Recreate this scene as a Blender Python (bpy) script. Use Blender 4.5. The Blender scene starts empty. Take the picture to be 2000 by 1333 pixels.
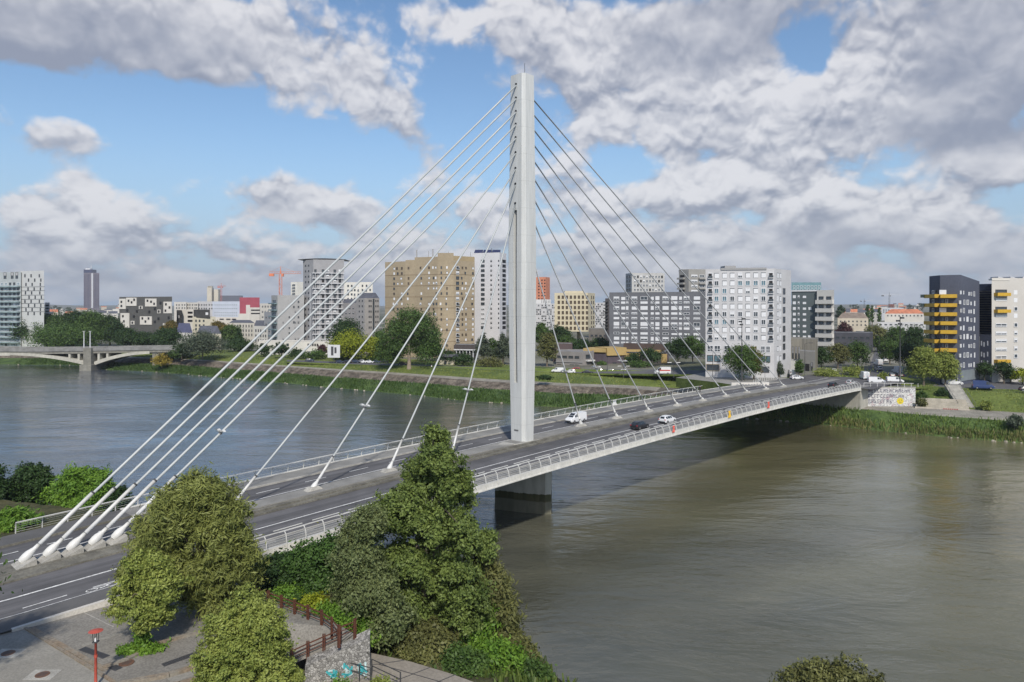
import bpy, math, random
import numpy as np
from mathutils import Vector, Matrix
R = math.radians
PI = math.pi
random.seed(7)
sc = bpy.context.scene
# ------------------------------------------------------------------ camera
HC = 26.5            # camera height above the river
cam = bpy.data.cameras.new("camera")
camo = bpy.data.objects.new("camera", cam)
sc.collection.objects.link(camo)
camo.location = (0, 0, HC)
camo.rotation_euler = (R(90), 0, 0)
cam.sensor_width = 36
cam.lens = 25.2
cam.shift_y = -0.03325
cam.clip_start = 0.5
cam.clip_end = 30000
sc.camera = camo
# ------------------------------------------------------------------ sky and sun
SUN_AZ = math.atan2(0.16, -1.0)      # direction towards the sun: behind the camera, a little to the right
SUN_EL = R(42)
world = bpy.data.worlds.new("World")
sc.world = world
world.use_nodes = True
nt = world.node_tree
nt.nodes.clear()


class NB:
    """tiny node-expression builder"""
    def __init__(s, nt):
        s.nt = nt

    def n(s, typ, **kw):
        nd = s.nt.nodes.new(typ)
        for k, v in kw.items():
            setattr(nd, k, v)
        return nd

    def put(s, sock, v):
        if isinstance(v, bpy.types.NodeSocket):
            s.nt.links.new(v, sock)
        else:
            sock.default_value = v

    def m(s, op, a, b=0.0, c=0.0, clamp=False):
        nd = s.n("ShaderNodeMath", operation=op)
        nd.use_clamp = clamp
        s.put(nd.inputs[0], a)
        s.put(nd.inputs[1], b)
        s.put(nd.inputs[2], c)
        return nd.outputs[0]

    def xyz(s, x, y, z):
        nd = s.n("ShaderNodeCombineXYZ")
        s.put(nd.inputs[0], x); s.put(nd.inputs[1], y); s.put(nd.inputs[2], z)
        return nd.outputs[0]

    def noise(s, vec, scale, detail=2.0, rough=0.5, dist=0.0, dim='3D'):
        nd = s.n("ShaderNodeTexNoise", noise_dimensions=dim)
        if vec is not None:
            s.put(nd.inputs["Vector"], vec)
        nd.inputs["Scale"].default_value = scale
        nd.inputs["Detail"].default_value = detail
        nd.inputs["Roughness"].default_value = rough
        nd.inputs["Distortion"].default_value = dist
        return nd.outputs[0]

    def sstep(s, v, a, b, c=0.0, d=1.0, mode='SMOOTHSTEP'):
        nd = s.n("ShaderNodeMapRange", interpolation_type=mode)
        s.put(nd.inputs[0], v)
        nd.inputs[1].default_value = a; nd.inputs[2].default_value = b
        nd.inputs[3].default_value = c; nd.inputs[4].default_value = d
        return nd.outputs[0]

    def mix(s, f, a, b, blend='MIX'):
        nd = s.n("ShaderNodeMix", data_type='RGBA', blend_type=blend)
        s.put(nd.inputs[0], f)
        s.put(nd.inputs[6], (*a, 1) if isinstance(a, tuple) else a)
        s.put(nd.inputs[7], (*b, 1) if isinstance(b, tuple) else b)
        return nd.outputs[2]


w = NB(nt)
sky = w.n("ShaderNodeTexSky", sky_type='NISHITA')
sky.sun_disc = False
sky.sun_elevation = SUN_EL
sky.sun_rotation = SUN_AZ
sky.altitude = 0
sky.air_density = 1.0
sky.dust_density = 1.0
sky.ozone_density = 1.6
geo = w.n("ShaderNodeTexCoord").outputs["Generated"]
sep = w.n("ShaderNodeSeparateXYZ")
nt.links.new(geo, sep.inputs[0])
dx, dy, dz = sep.outputs
az = w.m('ARCTAN2', dx, dy)
el = w.m('ARCSINE', dz)
# cloud banks over the river and town: bearing and height of the centre, half-widths
# (all as horizontal and vertical offsets per 1400 units of distance), weight, tone (-1 dark base .. +1 sunlit)
BANKS = [
 (-880, 560, 330, 75, .55, -.75), (-1000, 500, 200, 40, .42, -.9), (-670, 570, 160, 60, .42, -.3),
 (-470, 560, 110, 70, .32, .3), (-360, 490, 90, 70, .34, .35), (-260, 410, 90, 65, .35, .25), (-190, 350, 80, 50, .34, .0), (-160, 300, 60, 40, .28, -.4),
 (-560, 450, 150, 34, .24, .2), (-440, 410, 60, 30, .16, .2), (-850, 325, 105, 50, .38, -.15),
 (-835, 235, 60, 40, .50, .9), (-960, 200, 66, 36, .46, .9), (-870, 165, 130, 44, .38, .25), (-700, 130, 190, 36, .38, -.05), (-930, 105, 160, 34, .32, -.1),
 (-480, 230, 105, 46, .50, .15), (-420, 195, 120, 24, .24, -.3), (-330, 178, 60, 32, .38, -.05), (-550, 100, 80, 20, .30, .5), (-390, 110, 60, 24, .32, .7),
 (-700, 45, 600, 34, .36, -.35), (200, 55, 800, 42, .40, -.30), (-140, 170, 150, 70, .36, .45), (-220, 80, 150, 45, .32, .35),
 (-150, 570, 90, 45, .40, .5), (0, 540, 120, 75, .46, .4), (150, 480, 120, 85, .40, .25), (380, 550, 210, 80, .55, -.8), (180, 370, 110, 75, .36, .35),
 (420, 380, 150, 85, .46, .35), (600, 340, 150, 100, .46, .45), (900, 510, 210, 140, .70, -.85), (700, 470, 90, 80, .42, .7), (780, 420, 120, 60, .3, .2), (380, 470, 120, 60, .3, -.2), (960, 320, 120, 55, .50, -.55),
 (865, 340, 60, 40, .30, -.5), (250, 200, 170, 75, .44, .5), (500, 230, 140, 75, .44, .5), (620, 165, 170, 50, .50, -.5), (850, 200, 150, 65, .46, .45), (900, 125, 160, 45, .44, -.4),
 (80, 230, 70, 55, .30, .2), (400, 120, 160, 38, .38, .0), (150, 120, 120, 45, .34, .3),
 (592, 495, 30, 45, -.50, 0), (535, 440, 28, 22, -.20, 0), (225, 272, 60, 26, -.36, 0), (470, 165, 38, 34, -.32, 0), (-100, 430, 75, 120, -.42, 0),
 (-380, 320, 150, 55, -.25, 0), (-650, 350, 150, 70, -.30, 0), (-940, 420, 180, 40, -.28, 0), (-600, 240, 60, 60, -.2, 0), (800, 250, 60, 30, -.1, 0),
]
M = None
T = None
V_ = None
for cx_, cy_, rx_, ry_, wt, tone in BANKS:
    a0 = math.atan(cx_ / 1400); e0 = math.atan(cy_ / 1400 * math.cos(a0))
    ra = rx_ / 1400 * math.cos(a0) ** 2; re = ry_ / 1400 * math.cos(a0)
    qa = w.m('MULTIPLY', w.m('SUBTRACT', az, a0), 1 / ra)
    qe = w.m('MULTIPLY', w.m('SUBTRACT', el, e0), 1 / re)
    g = w.m('MULTIPLY', w.m('EXPONENT', w.m('MULTIPLY', w.m('ADD', w.m('MULTIPLY', qa, qa), w.m('MULTIPLY', qe, qe)), -1.0)), wt)
    M = g if M is None else w.m('ADD', M, g)
    if wt > 0:
        tn = w.m('MULTIPLY', g, w.m('ADD', w.m('MULTIPLY', qe, .75), tone))
        T = tn if T is None else w.m('ADD', T, tn)
T = w.m('DIVIDE', T, w.m('ADD', w.m('MAXIMUM', M, 0.0), 0.12))


def cloud_density(de, det):
    e2 = w.m('ADD', w.m('ABSOLUTE', el), de)
    # bands flatten towards the horizon
    ey = w.m('MULTIPLY', w.m('POWER', w.m('MAXIMUM', e2, 0.0001), 0.74), 5.4)
    v = w.xyz(w.m('MULTIPLY', az, 4.6), ey, 0.37)
    a = w.noise(v, 2.3, det, 0.52, 0.15, '2D')
    return v, a


def puffs(vec):
    vn = w.n("ShaderNodeTexVoronoi", feature='SMOOTH_F1', voronoi_dimensions='2D')
    nt.links.new(vec, vn.inputs["Vector"])
    vn.inputs["Scale"].default_value = 2.5
    vn.inputs["Detail"].default_value = 3.0
    vn.inputs["Roughness"].default_value = 0.55
    vn.inputs["Smoothness"].default_value = 0.45
    return w.m('SUBTRACT', 0.75, vn.outputs["Distance"])


def warp(vec):
    nn = w.n("ShaderNodeTexNoise", noise_dimensions='2D')
    nt.links.new(vec, nn.inputs["Vector"])
    nn.inputs["Scale"].default_value = 4.0
    nn.inputs["Detail"].default_value = 3.0
    a_ = w.n("ShaderNodeVectorMath", operation='SUBTRACT')
    nt.links.new(nn.outputs["Color"], a_.inputs[0]); a_.inputs[1].default_value = (.5, .5, .5)
    b_ = w.n("ShaderNodeVectorMath", operation='SCALE')
    nt.links.new(a_.outputs[0], b_.inputs[0]); b_.inputs["Scale"].default_value = 0.22
    c_ = w.n("ShaderNodeVectorMath", operation='ADD')
    nt.links.new(vec, c_.inputs[0]); nt.links.new(b_.outputs[0], c_.inputs[1])
    return c_.outputs[0]


cv, n0 = cloud_density(0.0, 9.0)
v0_, s0 = cloud_density(0.0, 3.5)
v1_, s1 = cloud_density(0.030, 3.5)
p0 = puffs(warp(v0_))
v2_, _s = cloud_density(0.010, 1.0)
p1 = puffs(warp(v2_))
fine = w.noise(cv, 6.5, 8.0, 0.62, 0.3, '2D')
D0 = w.m('ADD', w.m('ADD', n0, w.m('MULTIPLY', w.m('SUBTRACT', fine, 0.5), 0.12)), w.m('ADD', M, w.m('MULTIPLY', w.m('SUBTRACT', p0, -0.16), 0.31)))
cover = w.sstep(D0, 0.595, 0.87)
relief = w.m('ADD', w.m('MULTIPLY', w.m('SUBTRACT', s0, s1), 1.35), w.m('MULTIPLY', w.m('SUBTRACT', fine, 0.5), 0.12))
relief = w.m('ADD', relief, w.m('MULTIPLY', w.sstep(T, -.55, .25, .22, .80), w.m('ADD', w.m('MULTIPLY', w.m('SUBTRACT', p0, p1), 1.5), w.m('MULTIPLY', w.m('SUBTRACT', p0, 0.30), 0.55))))
lit = w.sstep(w.m('ADD', w.m('ADD', relief, 0.61), w.m('MULTIPLY', T, 0.62)), -.25, 1.15)
ccol = w.mix(lit, (2.75, 3.0, 3.8), (7.3, 7.25, 7.5))
ccol = w.mix(w.sstep(el, R(.5), R(9), 0.40, 0.0), ccol, (4.4, 4.8, 5.5))
skyb = w.n("ShaderNodeHueSaturation")
skyb.inputs["Saturation"].default_value = 1.12
skyb.inputs["Value"].default_value = 1.3
nt.links.new(sky.outputs[0], skyb.inputs["Color"])
clear = w.mix(w.sstep(el, 0.0, R(14), 0.85, 0.0), skyb.outputs[0], (2.9, 4.1, 5.9))
allc = w.mix(w.m('MULTIPLY', cover, 0.92), clear, ccol)
bg = w.n("ShaderNodeBackground")
bg.inputs["Strength"].default_value = 0.10
nt.links.new(allc, bg.inputs["Color"])
wo = w.n("ShaderNodeOutputWorld")
nt.links.new(bg.outputs[0], wo.inputs[0])
world.cycles.sampling_method = 'MANUAL'
world.cycles.sample_map_resolution = 512

sl = bpy.data.lights.new("sun", 'SUN')
sl.energy = 3.7
sl.angle = R(2.5)
sl.color = (1.0, 0.93, 0.82)
so = bpy.data.objects.new("sun", sl)
sc.collection.objects.link(so)
sd = Vector((math.sin(SUN_AZ) * math.cos(SUN_EL), math.cos(SUN_AZ) * math.cos(SUN_EL), math.sin(SUN_EL)))
so.rotation_euler = sd.to_track_quat('Z', 'Y').to_euler()
so.location = (60, -80, 120)
sc.view_settings.view_transform = 'Standard'
sc.view_settings.look = 'None'
sc.view_settings.exposure = 0.12
sc.view_settings.gamma = 1.0
sc.cycles.max_bounces = 5
sc.cycles.diffuse_bounces = 2
sc.cycles.glossy_bounces = 3
sc.cycles.transparent_max_bounces = 8
sc.cycles.caustics_reflective = False
sc.cycles.caustics_refractive = False
sc.cycles.use_denoising = True

# ------------------------------------------------------------------ helpers
def U(u, v, z):
    """the point at height z that the photograph shows at pixel (u, v)"""
    d = 1400.0 * (HC - z) / (v - 600.0)
    return Vector(((u - 1000) / 1400.0 * d, d, z))


def UD(u, v, d):
    return Vector(((u - 1000) / 1400.0 * d, d, HC - (v - 600) * d / 1400.0))


def zv(v, d):
    return HC - (v - 600) * d / 1400.0


def xu(u, d):
    return (u - 1000) / 1400.0 * d


def gz_k(k):
    """street level on the far bank: lower upstream, up at deck level by the bridge end
    (k is the bearing, x over y)"""
    f = min(1, max(0, (k - .13) / .13))
    return 5.9 + (8.0 - 5.9) * f * f * (3 - 2 * f) - 1.1 * min(1, max(0, (k - .49) / .12))


def G(u, v, dz=0.0):
    z = 7.0
    for _ in range(25):
        p = U(u, v, z + dz)
        z = .5 * z + .5 * gz_k(p.x / p.y)
    return U(u, v, z + dz)


col = sc.collection


def tag(o, label=None, cat=None, group=None, kind=None):
    if label: o["label"] = label
    if cat: o["category"] = cat
    if group: o["group"] = group
    if kind: o["kind"] = kind
    return o


def empty(name, loc, label, cat, group=None, rz=0.0):
    o = bpy.data.objects.new(name, None)
    col.objects.link(o)
    o.location = loc
    o.rotation_euler = (0, 0, rz)
    o.empty_display_size = 0.2
    return tag(o, label, cat, group)


class MB:
    def __init__(s):
        s.v = []; s.f = []; s.mi = []

    def quad(s, a, b, c, d, m=0):
        i = len(s.v)
        s.v += [tuple(a), tuple(b), tuple(c), tuple(d)]
        s.f.append((i, i + 1, i + 2, i + 3)); s.mi.append(m)

    def poly(s, pts, m=0):
        i = len(s.v)
        s.v += [tuple(p) for p in pts]
        s.f.append(tuple(range(i, i + len(pts)))); s.mi.append(m)

    def box(s, x0, x1, y0, y1, z0, z1, m=0):
        i = len(s.v)
        s.v += [(x0, y0, z0), (x1, y0, z0), (x1, y1, z0), (x0, y1, z0), (x0, y0, z1), (x1, y0, z1), (x1, y1, z1), (x0, y1, z1)]
        for f in ((0, 3, 2, 1), (4, 5, 6, 7), (0, 1, 5, 4), (1, 2, 6, 5), (2, 3, 7, 6), (3, 0, 4, 7)):
            s.f.append(tuple(i + k for k in f)); s.mi.append(m)

    def prism(s, poly, z0, z1, m=0, mtop=None):
        """poly: plan outline, counter-clockwise; z1 may be a list (one height per corner)"""
        n = len(poly); i = len(s.v)
        zt = z1 if isinstance(z1, (list, tuple)) else [z1] * n
        zb = z0 if isinstance(z0, (list, tuple)) else [z0] * n
        s.v += [(p[0], p[1], zb[k]) for k, p in enumerate(poly)] + [(p[0], p[1], zt[k]) for k, p in enumerate(poly)]
        for k in range(n):
            k2 = (k + 1) % n
            s.f.append((i + k, i + k2, i + n + k2, i + n + k)); s.mi.append(m)
        s.f.append(tuple(range(i + n, i + 2 * n))); s.mi.append(m if mtop is None else mtop)
        s.f.append(tuple(reversed(range(i, i + n)))); s.mi.append(m)

    def tube(s, pts, rad, n=8, m=0, caps=True):
        pts = [Vector(p) for p in pts]
        if not isinstance(rad, (list, tuple)):
            rad = [rad] * len(pts)
        base = len(s.v)
        ref = None
        for k, p in enumerate(pts):
            t = (pts[min(k + 1, len(pts) - 1)] - pts[max(k - 1, 0)]).normalized()
            if ref is None:
                ref = Vector((0, 0, 1)) if abs(t.z) < .9 else Vector((1, 0, 0))
            x = t.cross(ref)
            if x.length < 1e-4:
                x = t.cross(Vector((0, 1, 0)))
            x.normalize(); y = t.cross(x)
            for j in range(n):
                a = 2 * PI * j / n
                s.v.append(tuple(p + (x * math.cos(a) + y * math.sin(a)) * rad[k]))
        for k in range(len(pts) - 1):
            for j in range(n):
                j2 = (j + 1) % n
                s.f.append((base + k * n + j, base + k * n + j2, base + (k + 1) * n + j2, base + (k + 1) * n + j)); s.mi.append(m)
        if caps:
            s.f.append(tuple(base + j for j in range(n))); s.mi.append(m)
            s.f.append(tuple(base + (len(pts) - 1) * n + j for j in reversed(range(n)))); s.mi.append(m)

    def disc(s, c, r, n=16, m=0):
        s.poly([(c[0] + r * math.cos(2 * PI * k / n), c[1] + r * math.sin(2 * PI * k / n), c[2]) for k in range(n)], m)

    def mesh(s, name, mats):
        me = bpy.data.meshes.new(name)
        me.from_pydata(s.v, [], s.f)
        for m in (mats if isinstance(mats, (list, tuple)) else [mats]):
            me.materials.append(m)
        if any(s.mi):
            me.polygons.foreach_set("material_index", s.mi)
        me.update()
        return me

    def build(s, name, mats, parent=None, loc=None, smooth=False, recalc=False):
        me = s.mesh(name, mats)
        if smooth:
            me.polygons.foreach_set("use_smooth", [True] * len(me.polygons))
        o = bpy.data.objects.new(name, me)
        col.objects.link(o)
        if parent is not None:
            o.parent = parent
        if loc is not None:
            o.location = loc
        return o


def link(name, me, parent=None, loc=(0, 0, 0), rz=0.0, scale=None):
    o = bpy.data.objects.new(name, me)
    col.objects.link(o)
    o.parent = parent
    o.location = loc
    o.rotation_euler = (0, 0, rz)
    if scale: o.scale = scale
    return o


def copy_tree(o, parent=None):
    c = o.copy()
    col.objects.link(c)
    c.parent = parent
    for ch in list(o.children):
        copy_tree(ch, c)
    return c


# ------------------------------------------------------------------ materials
MATS = {}


def mat(name, c, rough=0.7, var=0.12, scale=0.6, spec=0.35, bump=0.0, bscale=8.0, metal=0.0, c2=None, fine=0.0, detail=4.0, stretch=None, emit=None):
    if name in MATS:
        return MATS[name]
    m = bpy.data.materials.new(name)
    m.use_nodes = True
    t = m.node_tree
    b = t.nodes["Principled BSDF"]
    b.inputs["Roughness"].default_value = rough
    b.inputs["Specular IOR Level"].default_value = spec
    b.inputs["Metallic"].default_value = metal
    q = NB(t)
    co = q.n("ShaderNodeTexCoord").outputs["Object"]
    if stretch:
        mp = q.n("ShaderNodeMapping")
        mp.inputs["Scale"].default_value = stretch
        t.links.new(co, mp.inputs[0])
        co = mp.outputs[0]
    if var > 0 or c2:
        f = q.sstep(q.noise(co, scale, detail, 0.6), 0.3, 0.7)
        ca = tuple(x * (1 - var) for x in c)
        cb = c2 if c2 else tuple(min(1, x * (1 + var)) for x in c)
        colr = q.mix(f, ca, cb)
        if fine > 0:
            f2 = q.sstep(q.noise(co, bscale, 3.0, 0.6), 0.3, 0.7, 1 - fine, 1 + fine)
            g = q.n("ShaderNodeVectorMath", operation='SCALE')
            t.links.new(colr, g.inputs[0]); t.links.new(f2, g.inputs["Scale"])
            colr = g.outputs[0]
        t.links.new(colr, b.inputs["Base Color"])
    else:
        b.inputs["Base Color"].default_value = (*c, 1)
    if bump > 0:
        bn = q.n("ShaderNodeBump")
        bn.inputs["Strength"].default_value = bump
        bn.inputs["Distance"].default_value = 0.05
        t.links.new(q.noise(co, bscale, 4.0, 0.6), bn.inputs["Height"])
        t.links.new(bn.outputs[0], b.inputs["Normal"])
    MATS[name] = m
    return m


def leafmat(name, dark, light, trans=0.22, hue=None):
    m = bpy.data.materials.new(name)
    m.use_nodes = True
    t = m.node_tree
    t.nodes.clear()
    q = NB(t)
    dark = tuple(x * 1.35 for x in dark); light = tuple(x * 1.35 for x in light)
    rnd = q.n("ShaderNodeNewGeometry").outputs["Random Per Island"]
    co = q.n("ShaderNodeTexCoord").outputs["Object"]
    big = q.sstep(q.noise(co, 0.55, 3.0, 0.55), 0.32, 0.68)
    f = q.m('ADD', q.m('MULTIPLY', rnd, 0.55), q.m('MULTIPLY', big, 0.45))
    c = q.mix(f, dark, light)
    df = q.n("ShaderNodeBsdfPrincipled")
    df.inputs["Roughness"].default_value = 0.55
    df.inputs["Specular IOR Level"].default_value = 0.25
    t.links.new(c, df.inputs["Base Color"])
    tr = q.n("ShaderNodeBsdfTranslucent")
    t.links.new(c, tr.inputs["Color"])
    mx = q.n("ShaderNodeMixShader")
    mx.inputs[0].default_value = trans
    t.links.new(df.outputs[0], mx.inputs[1]); t.links.new(tr.outputs[0], mx.inputs[2])
    out = q.n("ShaderNodeOutputMaterial")
    t.links.new(mx.outputs[0], out.inputs[0])
    MATS[name] = m
    return m


m_conc = mat("concrete_pylon", (.50, .51, .50), .65, .07, .5, stretch=(1.6, 1.6, .12), fine=.05, bscale=3)
_t = m_conc.node_tree; _q = NB(_t); _b = _t.nodes["Principled BSDF"]
_src = _b.inputs["Base Color"].links[0].from_socket
_sp = _q.n("ShaderNodeSeparateXYZ"); _t.links.new(_q.n("ShaderNodeNewGeometry").outputs["Position"], _sp.inputs[0])
_fr = _q.m('FRACT', _q.m('DIVIDE', _sp.outputs[2], 3.6))
_jt = _q.sstep(_fr, 0.0, 0.022, 0.80, 1.0)
_g = _q.n("ShaderNodeVectorMath", operation='SCALE')
_t.links.new(_src, _g.inputs[0]); _t.links.new(_jt, _g.inputs["Scale"]); _t.links.new(_g.outputs[0], _b.inputs["Base Color"])
m_pier = mat("concrete_pier", (.36, .35, .31), .8, .12, .5, bump=.2, bscale=3, stretch=(1, 1, .3), fine=.1)
m_fasc = mat("edge_beam_white", (.58, .57, .53), .6, .10, .8, fine=.08, bscale=4)
m_white = mat("white_metal", (.60, .60, .585), .45, .04, 1.5)
m_cable = mat("cable_sheath", (.40, .42, .42), .38, .05, .6)
m_cable2 = mat("cable_sheath_grey", (.46, .47, .48), .38, .05, .6)
m_asph = mat("asphalt", (.078, .077, .082), .85, .18, .25, bump=.1, bscale=30, fine=.12)
def roadmat(name, c, streak=.22):
    m = mat(name, c, .85, .18, .25, bump=.1, bscale=30, fine=.12)
    t = m.node_tree; q = NB(t); b = t.nodes["Principled BSDF"]
    src = b.inputs["Base Color"].links[0].from_socket
    mp = q.n("ShaderNodeMapping"); mp.vector_type = 'TEXTURE'
    mp.inputs["Rotation"].default_value = (0, 0, .8182)
    mp.inputs["Scale"].default_value = (40.0, .75, 1)
    t.links.new(q.n("ShaderNodeNewGeometry").outputs["Position"], mp.inputs[0])
    f = q.sstep(q.noise(mp.outputs[0], 1.0, 3.0, .6), .3, .7, 1 - streak, 1 + streak)
    g = q.n("ShaderNodeVectorMath", operation='SCALE')
    t.links.new(src, g.inputs[0]); t.links.new(f, g.inputs["Scale"])
    t.links.new(g.outputs[0], b.inputs["Base Color"])
    return m


m_asph = roadmat("road_asphalt", (.102, .100, .103))
m_asph2 = mat("asphalt_worn", (.105, .103, .102), .85, .15, .3, bump=.1, bscale=30, fine=.12)
m_walk = mat("walkway_concrete", (.22, .215, .20), .85, .14, .5, fine=.12, bscale=14)
m_kerb = mat("kerb_stone", (.34, .33, .30), .8, .18, .9, fine=.15, bscale=10)
m_kerbd = mat("kerb_dirty", (.145, .138, .115), .85, .30, .7, fine=.2, bscale=6)
m_paint = mat("road_paint", (.62, .62, .60), .6, .15, 1.5, fine=.2, bscale=6)
m_glass = mat("window_glass", (.045, .055, .065), .12, .35, .8, spec=.9)
m_glassb = mat("window_glass_blue", (.09, .17, .21), .12, .30, .6, spec=.9)
m_fr = mat("window_frame_white", (.62, .63, .65), .5, .03, 2)
m_frd = mat("window_frame_dark", (.06, .06, .065), .5, .05, 2)
m_shut = mat("roller_shutter", (.66, .67, .69), .5, .05, 2)
m_shutg = mat("roller_shutter_grey", (.38, .38, .39), .5, .08, 2)
m_shutb = mat("roller_shutter_beige", (.34, .29, .22), .6, .08, 2)
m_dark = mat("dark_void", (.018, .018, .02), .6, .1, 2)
m_steel = mat("grey_steel", (.13, .135, .14), .45, .05, 2, metal=.3)
m_steeld = mat("dark_steel", (.05, .052, .055), .45, .05, 2)
m_roofg = mat("flat_roof_grey", (.22, .22, .22), .9, .2, .3)
m_slate = mat("slate_roof", (.085, .09, .11), .7, .2, .6)
m_tileo = mat("clay_tiles", (.42, .16, .09), .8, .25, .4)
m_bark = mat("tree_bark", (.12, .10, .075), .9, .25, 3, bump=.3, bscale=14)
m_rail = mat("railing_paint", (.54, .54, .52), .5, .08, 1.5)
m_barkl = mat("pale_bark", (.22, .18, .14), .9, .25, 3, bump=.3, bscale=14)
# ------------------------------------------------------------------ the big bridge: axis s along it, t across it (towards us), h above the road
BD = Vector((.6833, .7301, 0)); BN = Vector((.7301, -.6833, 0)); BP = Vector((1.379, 96.55, 0))


def zc(s):
    if s < -60:
        return 6.449 + .0197 * 0.9 * 0 + (s + 60) * .006
    if s > 104:
        return 8.15
    return 8.394 + .0197 * s - .000212 * s * s


def B(s, t, h=0.0):
    p = BP + BD * s + BN * t
    return Vector((p.x, p.y, zc(s) + h))


def strip(mb, s0, s1, t0, t1, h0, h1=None, step=3.0, m=0):
    """upper surface between t0 and t1 (h0 at t0, h1 at t1)"""
    if h1 is None: h1 = h0
    n = max(1, int(math.ceil(abs(s1 - s0) / step)))
    for k in range(n):
        a = s0 + (s1 - s0) * k / n; b = s0 + (s1 - s0) * (k + 1) / n
        mb.quad(B(a, t0, h0), B(a, t1, h1), B(b, t1, h1), B(b, t0, h0), m)


def sbox(mb, s0, s1, t0, t1, h0, h1, step=3.0, m=0):
    """solid bar along the bridge"""
    n = max(1, int(math.ceil(abs(s1 - s0) / step)))
    base = len(mb.v)
    for k in range(n + 1):
        a = s0 + (s1 - s0) * k / n
        for t, h in ((t0, h0), (t1, h0), (t1, h1), (t0, h1)):
            mb.v.append(tuple(B(a, t, h)))
    for k in range(n):
        for j in range(4):
            j2 = (j + 1) % 4
            mb.f.append((base + 4 * k + j, base + 4 * k + j2, base + 4 * k + 4 + j2, base + 4 * k + 4 + j)); mb.mi.append(m)
    mb.f.append((base + 3, base + 2, base + 1, base)); mb.mi.append(m)
    e = base + 4 * n
    mb.f.append((e, e + 1, e + 2, e + 3)); mb.mi.append(m)


S0, S1 = -47.0, 99.5          # ends of the suspended deck
bridge = empty("cable_stayed_bridge", B(0, 0, 0), "white cable stayed bridge with a single tall pylon crossing the river", "bridge")
off = -bridge.location


def bpart(mb, name, mats, parent=None, smooth=False, lab=None):
    """mesh in world coordinates, hung under the bridge"""
    o = mb.build(name, mats, parent or bridge, smooth=smooth)
    o.location = off if parent is None else (0, 0, 0)
    if lab: o["label"] = lab
    return o


# deck slab with inclined soffits
mb = MB()
n = 50
secs = [(-9.2, .14), (-9.2, -.42), (-8.6, -.50), (-3.0, -1.25), (5.6, -1.25), (11.6, -.50), (12.2, -.42), (12.2, .14), (9.9, .14), (9.9, -.006), (2.9, -.006), (2.9, .14), (-.9, .14), (-.9, -.006), (-6.2, -.006), (-6.2, .14)]
b0 = len(mb.v)
for k in range(n + 1):
    s = S0 + (S1 - S0) * k / n
    for t, h in secs:
        mb.v.append(tuple(B(s, t, h)))
L = len(secs)
for k in range(n):
    for j in range(L):
        j2 = (j + 1) % L
        mb.f.append((k * L + j, (k + 1) * L + j, (k + 1) * L + j2, k * L + j2))
        mb.mi.append(1 if secs[j] in ((12.2, -.42),) or secs[j] in ((-9.2, .14), (11.6, -.50)) else 0)
mb.f.append(tuple(reversed(range(L)))); mb.mi.append(0)
mb.f.append(tuple(range(n * L, n * L + L))); mb.mi.append(0)
bpart(mb, "deck", [m_walk, m_fasc])
# carriageways
mb = MB()
strip(mb, S0, S1, -6.19, -.91, 0.0); strip(mb, S0, S1, 2.91, 9.89, 0.0)
bpart(mb, "carriageway", m_asph)
# kerbs, median
mb = MB()
for t0, t1 in ((-6.35, -6.15), (9.85, 10.0)):
    sbox(mb, S0, S1, t0, t1, -.02, .165)
bpart(mb, "kerb", m_kerb)
mb = MB()
sbox(mb, S0, S1, -1.0, 1.25, .05, .26, m=0)
sbox(mb, S0, S1, 1.255, 2.95, -.02, .155, m=1)
sbox(mb, S0, S1, 1.9, 2.3, .1, .30, m=1)
bpart(mb, "median_strip", [m_walk, m_kerbd])
for s_ in (S0 + .6, S1 - .6):
    for ta, tb in ((-6.15, -1.0), (2.95, 9.85)):
        mb = MB(); strip(mb, s_ - .09, s_ + .09, ta, tb, .008); bpart(mb, "expansion_joint", m_steel)
for s_ in range(-42, 98, 14):
    for t_ in (-6.0, 9.5):
        mb = MB(); mb.quad(B(s_, t_, .009), B(s_, t_ + .35, .009), B(s_ + .5, t_ + .35, .009), B(s_ + .5, t_, .009))
        bpart(mb, "gully_grate", m_steeld)
# markings on the bridge
for ta, tb in ((-2.2, -2.05), (6.25, 6.42), (9.60, 9.70)):
    mb = MB(); strip(mb, S0, S1, ta, tb, .006); bpart(mb, "edge_line", m_paint)
s = S0
while s < S1 - 3:
    mb = MB(); strip(mb, s, s + 2.6, -4.28, -4.14, .006); bpart(mb, "lane_dash", m_paint)
    mb = MB(); strip(mb, s + 1, s + 3.6, 8.66, 8.78, .006); bpart(mb, "lane_dash", m_paint)
    s += 5.6
# white edge beams
mb = MB()
sbox(mb, S0, S1, 11.95, 12.28, -.46, .20); sbox(mb, S0, S1, -9.28, -9.0, -.46, .20)
sbox(mb, S0, S1, 12.28, 12.36, -.46, -.34)
bpart(mb, "edge_beam", m_fasc)

# railings: curved posts leaning inwards
def post_mesh():
    p = MB()
    prof = [(.14, -.45), (.17, -.1), (.15, .35), (.05, .8), (-.14, 1.12), (-.30, 1.18)]
    for a, b in zip(prof[:-1], prof[1:]):
        w2 = .034
        i = len(p.v)
        for (t, h) in (a, b):
            for dxs in (-w2, w2):
                for dt in (-.05, .05):
                    p.v.append((dxs, t + dt, h))
        # faces: 0..3 lower, 4..7 upper
        for f in ((0, 1, 3, 2), (4, 6, 7, 5), (0, 4, 5, 1), (1, 5, 7, 3), (3, 7, 6, 2), (2, 6, 4, 0)):
            p.f.append(tuple(i + q for q in f)); p.mi.append(0)
    return p.mesh("railing_post", m_rail)


pm = post_mesh()
ang = math.atan2(BD.y, BD.x)


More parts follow.
